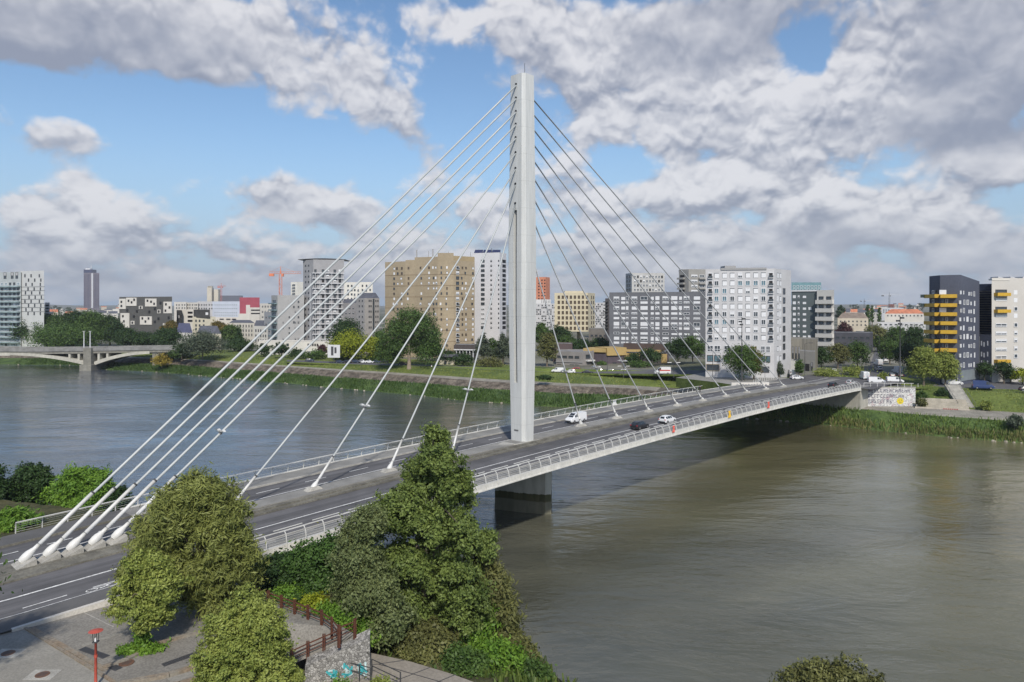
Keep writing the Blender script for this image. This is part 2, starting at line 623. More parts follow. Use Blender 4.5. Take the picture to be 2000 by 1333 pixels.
def railing(side, t0, s0, s1, spacing, lab):
    r = MB()
    sg = 1 if side > 0 else -1
    sbox(r, s0, s1, t0 - sg * .34, t0 - sg * .26, 1.14, 1.21)
    for hh, dt in ((.25, .0), (.45, .0), (.65, -.02), (.83, -.06), (.99, -.12)):
        sbox(r, s0, s1, t0 + sg * (dt + .13) - .008, t0 + sg * (dt + .13) + .008, hh - .008, hh + .008, step=6)
    q = s0 + 1.0
    while q < s1 - 2.6 and side > 0:
        sbox(r, q, q + 2.6, t0 - sg * .62, t0 - sg * .56, 1.24, 1.30)
        q += 3.55
    o = bpart(r, "railing", m_rail, lab=lab)
    k = s0 + .1
    while k < s1:
        pp = B(k, t0, 0)
        c = link("railing_post", pm, o, pp, ang if side < 0 else ang + PI)
        # local +y is outwards for both sides
        k += spacing
    return o


railing(1, 12.12, S0, S1, 1.74, "railing on the downstream side, seen from outside")
railing(-1, -9.12, -55.5, 66.0, 2.0, "railing on the far walkway beyond the lanes")

# pylon
def ksc(z):
    zs = [8.3, 16.5, 26.5, 35, 40, 58.2]; ks = [.96, 1.07, 1.20, 1.20, 1.15, 1.0]
    return float(np.interp(z, zs, ks))


def ring(z, notch):
    k = ksc(z)
    hs, ht, c = 1.2 * k, 1.35 * k, .38 * k
    nd = notch
    pts = [(-hs, -ht + c), (-hs, -.30), (-hs + nd, -.30), (-hs + nd, .30), (-hs, .30), (-hs, ht - c), (-hs + c, ht), (hs - c, ht),
           (hs, ht - c), (hs, .30), (hs - nd, .30), (hs - nd, -.30), (hs, -.30), (hs, -ht + c), (hs - c, -ht), (-hs + c, -ht)]
    return [BP + BD * a + BN * b + Vector((0, 0, z)) for a, b in pts]


levels = [(8.1, 0), (10, 0), (13, 0), (16.4, 0), (16.41, .75), (21, .75), (26.5, .75), (31, .75), (35, .75), (39.4, .75), (39.41, 0), (44, 0), (50, 0), (54, 0), (57.55, 0)]
mb = MB()
for z, nd in levels:
    mb.v += [tuple(p) for p in ring(z, nd)]
for k in range(len(levels) - 1):
    for j in range(16):
        j2 = (j + 1) % 16
        mb.f.append((16 * k + j, 16 * k + j2, 16 * k + 16 + j2, 16 * k + 16 + j)); mb.mi.append(0)
mb.f.append(tuple(16 * (len(levels) - 1) + j for j in range(16))); mb.mi.append(0)
pyl = bpart(mb, "pylon", m_conc)
a = MB()
c0 = BP + Vector((0, 0, 57.55))
a.tube([c0 + BD * .5, c0 + BD * .5 + Vector((0, 0, 1.9))], .035, 6)
bpart(a, "antenna", m_steeld, pyl)
a = MB()
c0 = B(-1.25 * .99, .15, 1.75)
for k in range(4):
    q = B(-1.2 * ksc(9.9) - .012, -.28 + k * .19, 1.55)
    a.box(-.07, .07, -.006, .006, 0, .22)
    for vi in range(len(a.v) - 8, len(a.v)):
        x, y, z = a.v[vi]
        a.v[vi] = tuple(q + BN * x + BD * y + Vector((0, 0, z)))
bpart(a, "small_dark_lettering", m_steeld, pyl)

# stay cables
LA = [-56.8, -55.2, -53.6, -52.0, -50.3, -40.6, -31.8, -22.2, -12.8]
LZ = [56.1, 54.3, 52.5, 50.8, 49.0, 47.0, 44.9, 42.8, 40.2]
RA = [12.97 + 9.2022 * i for i in range(8, -1, -1)]
RZ = [55.5, 53.5, 51.5, 49.5, 47.4, 45.1, 42.5, 39.7, 34.9]
CABS = []
for sgn, AA, ZZ in ((-1, LA, LZ), (1, RA, RZ)):
    for k, (s_, z_) in enumerate(zip(AA, ZZ)):
        hb = .45 if s_ > -45 else .62
        lo = B(s_, 0, hb)
        k2 = ksc(z_)
        top = BP + BD * (sgn * 1.15 * k2) + Vector((0, 0, z_))
        d = (top - lo)
        ln = d.length
        dn = d / ln
        mid = (lo + top) / 2 - Vector((0, 0, .0022 * ln))
        back = s_ < -48
        rr = .118 if back else .098
        if sgn > 0: rr = .095
        c = MB()
        pts = []
        for q in range(9):
            f = q / 8
            pts.append(lo + d * f - Vector((0, 0, .010 * ln * 4 * f * (1 - f) * .35)))
        c.tube([lo + dn * .6] + pts[1:], rr, 8)
        co_ = bpart(c, "stay_cable", m_cable if sgn < 0 else m_cable2, smooth=True)
        sl_ = 6.2 if back else 3.6
        c = MB()
        c.tube([lo + dn * (1.3 if back else .9), lo + dn * sl_], rr * 1.32, 10)
        bpart(c, "guide_tube", m_white, co_, smooth=True)
        c = MB()
        c.tube([lo + dn * sl_, lo + dn * (sl_ + .14)], rr * 1.5, 10)
        bpart(c, "collar", m_steeld, co_)
        c = MB()
        w_ = .72 if back else .62
        c.tube([lo - dn * .55 * w_, lo - dn * .45 * w_, lo + dn * .1, lo + dn * .55 * w_, lo + dn * 1.15 * w_, lo + dn * 1.7 * w_], [.24 * w_, .42 * w_, .48 * w_, .44 * w_, .24 * w_, rr * 1.32], 12)
        bpart(c, "anchor_socket", m_white, co_, smooth=True)
        c = MB()
        e0 = BP + BD * (sgn * (1.2 * k2 + .02)) + Vector((0, 0, z_ + .12))
        c.tube([e0 - BD * sgn * .02, e0 + BD * sgn * .03], .17, 10)
        bpart(c, "cable_opening", m_dark, pyl)
        CABS.append((lo, d, sgn, k))
# sloping concrete saddles under the back stays, low plinths elsewhere
mb = MB()
for s_ in LA[:5]:
    A = [B(s_ - 1.15, -.75, .02), B(s_ - 1.15, .95, .02), B(s_ + .55, .95, .62), B(s_ + .55, -.75, .62), B(s_ + .62, .95, .0), B(s_ + .62, -.75, .0)]
    i = len(mb.v)
    mb.v += [tuple(p) for p in A]
    for f in ((0, 1, 2, 3), (3, 2, 4, 5), (1, 4, 2), (0, 3, 5), (0, 5, 4, 1)):
        mb.f.append(tuple(i + q for q in f)); mb.mi.append(0)
for s_ in LA[5:] + RA:
    i = len(mb.v)
    mb.v += [tuple(B(s_ + a, b, c)) for a, b, c in ((-.9, -.45, .24), (-.9, .45, .24), (.9, .45, .24), (.9, -.45, .24), (-.5, -.3, .6), (-.5, .3, .6), (.5, .3, .6), (.5, -.3, .6))]
    for f in ((4, 5, 6, 7), (0, 1, 5, 4), (1, 2, 6, 5), (2, 3, 7, 6), (3, 0, 4, 7)):
        mb.f.append(tuple(i + q for q in f)); mb.mi.append(0)
bpart(mb, "anchor_plinth", m_kerb)
# widened plinth round the pylon foot
mb = MB()
pl = [(-4.5, -.2), (-1.9, -1.35), (1.9, -1.35), (4.5, -.2), (4.5, .6), (1.9, 1.75), (-1.9, 1.75), (-4.5, .6)]
mb.prism([((BP + BD * a + BN * b).x, (BP + BD * a + BN * b).y) for a, b in reversed(pl)], 8.4, 8.60, 0)
bpart(mb, "pylon_plinth", m_kerb)
# river pier, diamond plan with blunt noses
pp = [(-4.45, -.5), (-4.45, .5), (-3.1, 3.2), (-1.9, 5.6), (-.9, 6.05), (.9, 6.05), (1.9, 5.6), (3.1, 3.2), (4.45, .5), (4.45, -.5), (3.1, -3.2), (1.9, -5.6), (.9, -6.05), (-.9, -6.05), (-1.9, -5.6), (-3.1, -3.2)]
m_stain = bpy.data.materials.new("tidal_concrete"); m_stain.use_nodes = True
q = NB(m_stain.node_tree); bs = m_stain.node_tree.nodes["Principled BSDF"]
pos = q.n("ShaderNodeNewGeometry").outputs["Position"]
sp = q.n("ShaderNodeSeparateXYZ"); m_stain.node_tree.links.new(pos, sp.inputs[0])
mpn = q.n("ShaderNodeMapping"); mpn.inputs["Scale"].default_value = (1, 1, .22); m_stain.node_tree.links.new(pos, mpn.inputs[0])
nz = q.noise(mpn.outputs[0], 1.1, 5, .6)
lvl = q.m('ADD', sp.outputs[2], q.m('MULTIPLY', q.m('SUBTRACT', nz, .5), 0.55))
c_up = q.mix(q.sstep(nz, .3, .7), (.38, .37, .33), (.54, .53, .48))
c_alg = q.mix(q.sstep(nz, .35, .65), (.050, .050, .018), (.10, .095, .045))
c_low = q.mix(q.sstep(nz, .3, .7), (.13, .125, .085), (.20, .19, .14))
c_ = q.mix(q.sstep(lvl, 1.45, 1.65), c_low, c_alg)
c_ = q.mix(q.sstep(lvl, 2.45, 2.55), c_, c_up)
m_stain.node_tree.links.new(c_, bs.inputs["Base Color"]); bs.inputs["Roughness"].default_value = .75
mb = MB()
mb.prism([(-2.25, 93.9), (1.32, 92.45), (4.24, 91.45), (5.02, 91.85), (5.35, 96.5), (3.6, 99.0), (-.9, 100.4), (-2.35, 98.2)], -2.5, 7.25, 0)
bpart(mb, "pier", m_stain)

# luminaires clipped on the stay cables, like small white wings
LAMP = MB()
for sx in (-1, 1):
    i = len(LAMP.v)
    LAMP.v += [(0, -.12, 0), (0, .12, 0), (sx * .95, .10, .10), (sx * .95, -.10, .10), (0, -.12, .10), (0, .12, .10), (sx * .55, .15, .24), (sx * .55, -.15, .24), (sx * 1.0, 0, .10)]
    for f in ((0, 1, 2, 3), (4, 7, 6, 5), (6, 7, 3, 2), (0, 3, 7, 4), (1, 5, 6, 2), (0, 4, 5, 1)):
        LAMP.f.append(tuple(i + q for q in f)); LAMP.mi.append(0)
lm = LAMP.mesh("lamp_wing", m_white)
LB = MB(); LB.tube([(0, 0, -.25), (0, 0, .12)], .16, 8)
lb = LB.mesh("lamp_bracket", m_steel)
for ci, vv, lab in ((4, 847, "double winged white luminaire on the innermost back stay cable, lowest left"), (6, 797, "double winged white luminaire on a cable over the open water left of the pylon"),
                (8, 765, "double winged white luminaire on the cable nearest left of the pylon"), (17, 728, "double winged white luminaire on the cable right above the white van"),
                (16, 720, "double winged white luminaire on the second cable right of the pylon"), (15, 708, "double winged white luminaire on the third cable right of the pylon")):
    lo, d, sgn, k = CABS[ci]
    best = None
    for q_ in range(400):
        f = q_ / 400
        p = lo + d * f - Vector((0, 0, .010 * d.length * 4 * f * (1 - f) * .35))
        v_ = 600 + 1400 * (HC - p.z) / p.y
        if best is None or abs(v_ - vv) < best[0]:
            best = (abs(v_ - vv), p)
    p = best[1]
    e = empty("cable_luminaire", p + Vector((0, 0, .14)), lab, "street light", "luminaires clipped on the stay cables", ang - PI / 2)
    link("lamp_wing", lm, e); link("lamp_bracket", lb, e)

# banners / lifebuoy boxes on the outer face of the near railing
def rail_item(name, s, t, c, label, cat, c2=None, hh=.95, ww=.55):
    m1 = mat(name + "_cloth_" + label[:6], c, .6, .1, 3)
    e = empty(name, B(s, t, .1), label, cat, None, ang + (PI if t > 0 else 0))
    b = MB()
    b.v = []
    nx, nz_ = 6, 8
    for i in range(nz_ + 1):
        for j in range(nx + 1):
            x = (j / nx - .5) * ww * (1 - .25 * i / nz_)
            b.v.append((x, .10 + .05 * math.sin(j * 1.7 + i * .9), hh * i / nz_))
    for i in range(nz_):
        for j in range(nx):
            a = i * (nx + 1) + j
            b.f.append((a, a + 1, a + nx + 2, a + nx + 1)); b.mi.append(1 if (c2 and (j + i // 2) % 3 == 0) else 0)
    m2 = mat(name + "_second", c2, .6, .1, 3) if c2 else m1
    o = b.build("fabric", [m1, m2], e)
    md = o.modifiers.new("thick", 'SOLIDIFY'); md.thickness = .03
    f = MB(); f.tube([(-ww * .5, .08, hh), (ww * .5, .08, hh)], .03, 6); f.build("hanging_rod", m_white, e)
    return e


def inv(u, v, h=0.0):
    z = 8.4
    for _ in range(30):
        y = 1400 * (HC - z) / (v - 600); x = (u - 1000) / 1400 * y
        r = Vector((x, y, 0)) - BP
        s = r.dot(BD); t = r.dot(BN)
        z = zc(s) + h
    return s, t


rail_item("banner", 18.2, 12.3, (.62, .10, .07), "red and white cloth tied outside the near railing beside the dark hatchback", "banner", (.7, .45, .42), .95, .6)
rail_item("banner", 35.3, 12.3, (.68, .42, .03), "yellow cloth tied outside the near railing right of the white car", "banner", None, 1.1, .8)
rail_item("banner", 50.0, 12.3, (.55, .08, .08), "red and white striped cloth on the near railing furthest along the bridge", "banner", (.75, .72, .7), 1.1, .8)
rail_item("notice_board", 34.5, -9.0, (.66, .67, .67), "white board fixed on the far walkway railing behind the white van", "sign", None, 1.0, 1.3)

# ------------------------------------------------------------------ water
m_water = bpy.data.materials.new("river_water"); m_water.use_nodes = True
t = m_water.node_tree; q = NB(t); bs = t.nodes["Principled BSDF"]
pos = q.n("ShaderNodeNewGeometry").outputs["Position"]
def mapped(sc_, rz=0):
    mp = q.n("ShaderNodeMapping"); mp.inputs["Scale"].default_value = sc_; mp.inputs["Rotation"].default_value = (0, 0, rz)
    t.links.new(pos, mp.inputs[0]); return mp.outputs[0]
p1 = mapped((1, 1, 1), R(35))
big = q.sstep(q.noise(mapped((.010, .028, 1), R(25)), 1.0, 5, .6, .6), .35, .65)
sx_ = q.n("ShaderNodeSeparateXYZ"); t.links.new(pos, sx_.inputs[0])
sky_to_silt = q.sstep(q.m('ADD', sx_.outputs[0], q.m('MULTIPLY', q.noise(mapped((.012, .02, 1)), 1.0, 4, .6, .5), 60.0)), -25.0, 75.0)
silt_and_sky = q.mix(big, q.mix(sky_to_silt, (.040, .052, .072), (.070, .067, .034)), q.mix(sky_to_silt, (.080, .092, .110), (.135, .127, .072)))  # left: sky reflection painted in as bluer, lighter base colour; right: silt tone
t.links.new(silt_and_sky, bs.inputs["Base Color"])
bs.inputs["IOR"].default_value = 1.55
bs.inputs["Specular IOR Level"].default_value = 0.5
rg = q.sstep(q.noise(mapped((.02, .06, 1), R(20)), 1.0, 5, .6, 1.2), .35, .65, .05, .12)
t.links.new(rg, bs.inputs["Roughness"])
h1 = q.noise(mapped((.55, 1.1, 1), R(30)), 1.0, 6, .62, .3)
h2 = q.noise(mapped((.07, .16, 1), R(28)), 1.0, 4, .55, 1.0)
h3 = q.noise(mapped((2.2, 3.2, 1), R(-10)), 1.0, 3, .6, .2)
gust = q.sstep(q.noise(mapped((.018, .05, 1), R(32)), 1.0, 4, .6, .8), .36, .62, .30, 1.0)
hh = q.m('ADD', q.m('MULTIPLY', q.m('ADD', q.m('MULTIPLY', h1, .42), q.m('MULTIPLY', h3, .10)), gust), q.m('MULTIPLY', h2, 1.2))
bn = q.n("ShaderNodeBump"); bn.inputs["Strength"].default_value = 1.0; bn.inputs["Distance"].default_value = .23
t.links.new(hh, bn.inputs["Height"]); t.links.new(bn.outputs[0], bs.inputs["Normal"])
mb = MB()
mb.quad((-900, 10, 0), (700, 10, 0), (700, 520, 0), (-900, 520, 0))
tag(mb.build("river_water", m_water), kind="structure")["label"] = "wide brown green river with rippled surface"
# ------------------------------------------------------------------ far bank terrain
GZ = 8.0
TOE = [(-600, 712), (-200, 712), (0, 712), (150, 714), (200, 722), (250, 724), (350, 730), (480, 742), (600, 753), (700, 762), (800, 772), (900, 782), (1000, 789), (1080, 795), (1200, 800), (1300, 805), (1400, 812), (1500, 820), (1600, 829), (1690, 839), (1770, 847), (1850, 854), (2000, 867), (2300, 892), (3000, 940)]
TP = []
for u, v in TOE:
    d = 1400 * HC / (v - 600)
    TP.append(Vector((xu(u, d), d, 0)))
# densify
TD = []
for a, b in zip(TP[:-1], TP[1:]):
    n = max(1, int((b - a).length / 4))
    for k in range(n):
        TD.append(a.lerp(b, k / n))
TD.append(TP[-1])
pL = [(-4, -1.5), (0, -.05), (1.5, .6), (3, 1.0), (4.5, 1.5), (6, 2.0), (8, 2.4), (11.5, 4.2), (12.5, 4.3), (13.5, 4.5), (16, 5.2), (19, 5.8), (50, 5.85)]
pM = [(-4, -1.5), (0, -.05), (1.5, .7), (3.5, 1.2), (5.5, 1.8), (7.5, 2.3), (9, 2.6), (13, 4.2), (14.5, 4.3), (17, 4.5), (24, 5.3), (31, 5.8), (50, 5.85)]
pR = [(-4, -1.5), (0, -.05), (1, .6), (2, 1.3), (3.2, 2.2), (4.6, 3.1), (5.8, 3.5), (7, 3.6), (11, 3.65), (18, 3.8), (24, 5.8), (30, 7.55), (46, 7.75)]


def prof(x, y):
    def mixp(A_, B_, f):
        return [(a[0] * (1 - f) + b[0] * f, a[1] * (1 - f) + b[1] * f) for a, b in zip(A_, B_)]
    if x < 10: return mixp(pL, pM, min(1, max(0, (x + 80) / 65.0)))
    q_ = mixp(pM, pR, min(1, max(0, (x - 26) / 24.0)))
    if x > 60: q_ = [(a, z if z < 3.9 else 3.8 + (z - 3.8) * (gz_k(x / y) - .12 - 3.8) / 3.95) for a, z in q_]
    return q_


rng = random.Random(3)
rows = []
NRM = []
for i, p in enumerate(TD):
    a = TD[max(0, i - 4)]; b = TD[min(len(TD) - 1, i + 4)]
    tt = (b - a).normalized()
    nrm = Vector((-tt.y, tt.x, 0))
    if nrm.y < 0: nrm = -nrm
    NRM.append(nrm)
    r = []
    wob = .8 * math.sin(i * .37) + .5 * math.sin(i * .91 + 2)
    for j, (o, z) in enumerate(prof(p.x, p.y)):
        oo = o + (wob * (.6 if 1 <= j <= 6 else .15))
        r.append((p.x + nrm.x * oo, p.y + nrm.y * oo, z + (rng.uniform(-.12, .12) if 2 <= j <= 6 else 0)))
    q_ = Vector(r[-1])
    dr = Vector((q_.x, q_.y, 0)).normalized()
    base = Vector((q_.x, q_.y, 0)).length
    zl = r[-1][2]
    for ds, z in ((100, zl), (250, zl + .2), (600, 8.5), (1400, 13), (3000, 18), (4500, 24), (6000, 40)):
        zz = z + (0 if ds < 3000 else (math.sin(i * .5) * 6 + math.sin(i * .23 + 1) * 8) * (ds / 9000))
        r.append((dr.x * (base + ds), dr.y * (base + ds), zz))
    rows.append(r)
W_ = len(rows[0])


def bank_mesh(name, j0, j1, m, lift=0.0, filt=None):
    mb = MB()
    for i in range(len(rows) - 1):
        if filt and not filt(rows[i][j0]): continue
        for j in range(j0, j1):
            a = rows[i][j]; b = rows[i + 1][j]; c = rows[i + 1][j + 1]; d = rows[i][j + 1]
            mb.quad(*[(p[0], p[1], p[2] + lift) for p in (a, b, c, d)])
    me = mb.mesh(name, m)
    o = bpy.data.objects.new(name, me); col.objects.link(o)
    tag(o, kind="structure")
    return o


m_reedg = mat("bank_grass", (.045, .085, .022), .9, .3, .25, c2=(.075, .12, .03), fine=.3, bscale=2.5, bump=.5)
m_revet = mat("revetment", (.085, .07, .055), .9, .35, .5, c2=(.17, .145, .115), fine=.35, bscale=2.0, bump=.5)
m_grass = mat("lawn", (.085, .125, .025), .9, .2, .12, c2=(.135, .17, .036), fine=.25, bscale=1.8, bump=.3)
m_land = mat("far_land", (.10, .12, .06), .9, .4, .012, c2=(.20, .19, .16), fine=.3, bscale=.05)
m_quay = mat("quay_paving", (.24, .225, .19), .9, .2, .4, fine=.25, bscale=3, bump=.2)
o = bank_mesh("river_bank", 0, 6, m_reedg)
bank_mesh("revetment_slope", 6, 7, m_revet, filt=lambda p: p[0] < 40)
bank_mesh("quay_ground", 6, 9, m_quay, filt=lambda p: p[0] >= 36)
bank_mesh("towpath", 7, 9, m_quay, filt=lambda p: p[0] < 40)
bank_mesh("grass_slope_ground", 9, 12, m_grass)
bank_mesh("ground", 12, W_ - 1, m_land)

# ------------------------------------------------------------------ near bank
SH = [(70, 26), (40, 34), (24, 44), (14, 47.5), (6, 48.5), (3.4, 51), (.8, 58), (-.5, 64), (-5, 72), (-16, 78), (-34, 84), (-56, 91), (-80, 99), (-110, 112), (-200, 150), (-420, 240)]
SHP = np.array(SH, float)


def shore_dist(x, y):
    """signed distance to the near shoreline, positive inland"""
    P = np.stack([x, y], -1)[..., None, :]
    A = SHP[:-1]; Bq = SHP[1:]
    AB = Bq - A
    t = np.clip(((P - A) * AB).sum(-1) / (AB * AB).sum(-1), 0, 1)
    C = A + t[..., None] * AB
    dd = np.linalg.norm(P - C, axis=-1)
    k = dd.argmin(-1)
    dm = dd.min(-1)
    a = A[k]; ab = AB[k]
    cr = ab[..., 0] * (P[..., 0, 1] - a[..., 1]) - ab[..., 1] * (P[..., 0, 0] - a[..., 0])
    return np.where(cr > 0, dm, -dm)


PZ = 6.33      # plaza level


def near_z(x, y):
    x = np.asarray(x, float); y = np.asarray(y, float)
    dd = shore_dist(x, y)
    f = np.clip(dd / 8.0, -0.25, 1)
    z = 3.1 * f
    # upper terrace (plaza) further in; lower riverside path on the right
    lim = 12.0 + np.clip((x + 12) * .9, 0, 14)
    g = np.clip((dd - lim) / 2.4, 0, 1)
    g = np.where(x > -6.0, 0, g) * 1.0
    g = np.where((x > -14.2) & (y < 46.6), 0, g)
    z = z + (PZ - 3.1) * g * g * (3 - 2 * g)
    return z


gx = np.arange(-180, 72, 1.0); gy = np.arange(16, 175, 1.0)
X, Y = np.meshgrid(gx, gy, indexing='ij')
Z = near_z(X, Y)
nr = np.random.RandomState(5)
Z = Z + np.where((Z < 2.9) & (Z > .05), nr.uniform(-.1, .1, Z.shape), 0)
verts = np.stack([X, Y, Z], -1).reshape(-1, 3)
nx, ny = X.shape
keep = Z > -1.0
faces = []
for i in range(nx - 1):
    for j in range(ny - 1):
        if keep[i, j] or keep[i + 1, j] or keep[i, j + 1] or keep[i + 1, j + 1]:
            a = i * ny + j
            faces.append((a, a + ny, a + ny + 1, a + 1))
me = bpy.data.meshes.new("near_bank_ground")
me.from_pydata(verts.tolist(), [], faces)
m_soil = mat("overgrown_soil", (.05, .055, .02), .95, .3, .4, c2=(.085, .08, .035), fine=.3, bscale=4, bump=.4)
me.materials.append(m_soil)
o = bpy.data.objects.new("near_bank_ground", me); col.objects.link(o); tag(o, kind="structure")

# paved plaza (above the terrace) and the road that carries on from the bridge
m_plaza = mat("plaza_setts", (.195, .185, .165), .9, .15, .25, fine=.22, bscale=9, bump=.25)
m_path = mat("path_paving", (.235, .225, .20), .9, .12, .3, fine=.14, bscale=9)
mb = MB()


def ground_poly(mb, pts, z, m=0):
    mb.poly([(p[0], p[1], z) for p in pts], m)


def Bt(s, t):
    p = BP + BD * s + BN * t
    return (p.x, p.y)


RZ0 = zc(-60)
# road continuing on land behind the abutment, levelled at RZ0
ab = MB()
strip(ab, -150, S0 + .02, -9.2, -6.2, .12)
strip(ab, -150, S0 + .02, 9.85, 12.1, .06)
tag(ab.build("pavement", m_asph2), kind="structure")
ab = MB()
strip(ab, -150, S0 + .02, -6.2, -.9, 0); strip(ab, -150, S0 + .02, 2.9, 9.85, 0)
tag(ab.build("road", m_asph), kind="structure")
ab = MB()
sbox(ab, -150, S0, -6.35, -6.18, -.3, .165); sbox(ab, -62, S0, -.98, 1.25, -.3, .16)
sbox(ab, -150, -62, -.98, 1.25, -.3, .16); sbox(ab, -150, S0, 1.26, 2.95, -.3, .13)
tag(ab.build("road_kerb", m_kerbd), kind="structure")
ab = MB()
sbox(ab, -60.2, S0, 11.85, 12.15, -.3, .115)
tag(ab.build("pale_boundary_kerb", mat("pale_kerb", (.50, .48, .44), .8, .1, .7, fine=.1)), kind="structure")
ab = MB()
strip(ab, -150, S0, -2.2, -2.05, .006); strip(ab, -150, S0, 6.22, 6.42, .006); strip(ab, -150, S0, 9.70, 9.78, .066)
for a, b in ((-58.9, -56.3), (-54.7, -52.2), (-50.5, -48.0), (-63.5, -61)):
    strip(ab, a, b, 8.68, 8.80, .006)
for k in range(12):
    strip(ab, -48.5 - 3.9 * k - 1.9, -48.5 - 3.9 * k, -4.30, -4.16, .006)
# bicycle symbol on the pavement edge
def mark_box(s_, t_, ls, lt, rot=0):
    c, sn = math.cos(rot), math.sin(rot)
    ab.quad(*[B(s_ + a * c - b * sn, t_ + a * sn + b * c, .008) for a, b in ((-ls, -lt), (-ls, lt), (ls, lt), (ls, -lt))])
for cs in (-54.9, -53.6):
    for k in range(10):
        a = 2 * PI * k / 10
        mark_box(cs + .34 * math.cos(a), 9.2 + .26 * math.sin(a), .04, .09, a)
mark_box(-54.5, 9.15, .45, .04, .35); mark_box(-54.0, 9.15, .45, .04, -.4); mark_box(-54.25, 8.95, .5, .04, 0)
tag(ab.build("road_marking", m_paint), kind="structure")
# abutment block under the near end and embankment beside the road
ab = MB()
sbox(ab, -47.6, -46.4, -9.0, 12.0, -7.5, -.55)
tag(ab.build("abutment_wall", m_pier), "grey concrete abutment carrying the near end of the bridge deck", "abutment")
ab = MB()
strip(ab, -150, -46.5, -9.2, -13, .1, -3.6)
tag(ab.build("embankment_ground", m_soil), kind="structure")
# plaza polygons
def P2(u, v, z):
    p = U(u, v, z); return (p.x, p.y)


zp = PZ + .06
plz = [P2(45, 1225, zp), P2(0, 1500, zp), P2(530, 1500, zp), P2(536, 1300, zp), P2(540, 1215, zp), P2(640, 1224, zp), P2(692, 1238, zp), P2(570, 1170, zp), P2(505, 1150, zp), Bt(-46.5, 12.3)]
mb.prism(plz, 2.6, zp)
SL = [UD(540, 1312, 43.9), UD(598, 1286, 43.95), UD(640, 1268, 44.0), UD(668, 1256, 44.1)]
mb.poly([(*P2(540, 1215, zp), zp - .002), tuple(SL[0]), tuple(SL[1]), (*P2(640, 1224, zp), zp - .002)])
mb.poly([(*P2(640, 1224, zp), zp - .002), tuple(SL[1]), tuple(SL[2]), tuple(SL[3]), (*P2(692, 1238, zp), zp - .002)])

tag(mb.build("plaza_paving", m_plaza), kind="structure")
mb = MB()
sq = [P2(-200, 1215, zp), P2(0, 1208, zp), P2(45, 1225, zp), P2(233, 1345, zp), P2(250, 1500, zp), P2(-200, 1500, zp)]
mb.poly([(p[0], p[1], zp + .012) for p in sq])
tag(mb.build("footpath", m_path), kind="structure")
# low double kerbs round the plaza, steps
m_edge = mat("weathered_edge_stone", (.30, .275, .23), .85, .25, .9, c2=(.22, .17, .12), fine=.2, bscale=6)


def kerb_run(mb, pts, z, w_, h_):
    for a, b in zip(pts[:-1], pts[1:]):
        a = Vector((*a, 0)); b = Vector((*b, 0)); t = (b - a).normalized(); nn = Vector((-t.y, t.x, 0)) * w_ / 2
        mb.prism([((a + nn).x, (a + nn).y), ((a - nn).x, (a - nn).y), ((b - nn).x, (b - nn).y), ((b + nn).x, (b + nn).y)], z - .3, z + h_)


mb = MB()
kerb_run(mb, [P2(48, 1228, zp), P2(150, 1290, zp), P2(232, 1340, zp)], zp, .16, .10)
kerb_run(mb, [P2(62, 1228, zp), P2(160, 1284, zp), P2(206, 1310, zp)], zp, .30, .05)
kerb_run(mb, [P2(200, 1306, zp), P2(250, 1290, zp), P2(300, 1262, zp), P2(400, 1234, zp), P2(500, 1200, zp)], zp, .26, .14)
kerb_run(mb, [P2(232, 1340, zp), P2(330, 1322, zp), P2(400, 1300, zp), P2(470, 1272, zp)], zp, .30, .20)
kerb_run(mb, [P2(270, 1345, zp), P2(350, 1338, zp), P2(440, 1310, zp)], zp, .30, .12)
tag(mb.build("plaza_kerb", m_edge), kind="structure")
mb = MB()
kerb_run(mb, [P2(148, 1189, zp), P2(222, 1225, zp)], zp, .05, .012)
tag(mb.build("pale_paving_line", m_kerb), kind="structure")
# drain grates
def drain(pts, lab):
    p = [Vector((*P2(u, v, zp), 0)) for u, v in pts]
    c = (p[0] + p[1]) / 2; t = (p[1] - p[0]); L_ = t.length / 2
    e = empty("drain_grate", (c.x, c.y, zp), lab, "drain", "drain grates in the plaza", math.atan2(t.y, t.x))
    f = MB(); f.box(-L_, L_, -.22, .22, .0, .02)
    f.build("frame", m_frd, e)
    g = MB()
    k = -L_ + .06
    while k < L_ - .05:
        g.box(k, k + .035, -.18, .18, .021, .035); k += .11
    g.build("grating", m_steeld, e)


mb = MB()
kerb_run(mb, [P2(300, 1200, zp), P2(480, 1185, zp)], zp, .5, .012)
kerb_run(mb, [P2(250, 1232, zp), P2(160, 1262, zp)], zp, .35, .012)
kerb_run(mb, [P2(330, 1330, zp), P2(520, 1262, zp)], zp, .8, .014)
tag(mb.build("paving_band", m_path), kind="structure")
drain([(160, 1267), (208, 1284)], "dark slotted drain grate in the paving behind the red lamp post")
drain([(208, 1297), (232, 1308)], "short dark drain grate beside the ivy covered tree foot")


drain([(318, 1300), (408, 1268)], "long narrow dark drain slot between the plaza kerbs")


def manhole(u, v, lab, r=.36, pad=True):
    p = U(u, v, zp)
    e = empty("manhole_cover", (p.x, p.y, zp + .014), lab, "manhole cover", "manhole covers")
    f = MB()
    if pad: f.box(-.75, .75, -.55, .55, -.02, .012)
    f.build("concrete_pad", m_kerb, e) if pad else None
    g = MB(); g.tube([(0, 0, .0), (0, 0, .03)], r, 20); g.build("lid", mat("rusty_iron", (.13, .07, .045), .7, .2, 4), e)
    g = MB(); 
    for k in range(5): g.box(-.22, .22, -.2 + k * .1, -.17 + k * .1, .031, .04)
    g.build("ribs", m_steeld, e)


manhole(83, 1319, "round rusty manhole cover on a pale square pad by the path")
manhole(16, 1277, "manhole cover in the tree shade at the left edge", .36, True)
manhole(247, 1296, "dark round cover just left of the ivy covered tree foot", .4, False)

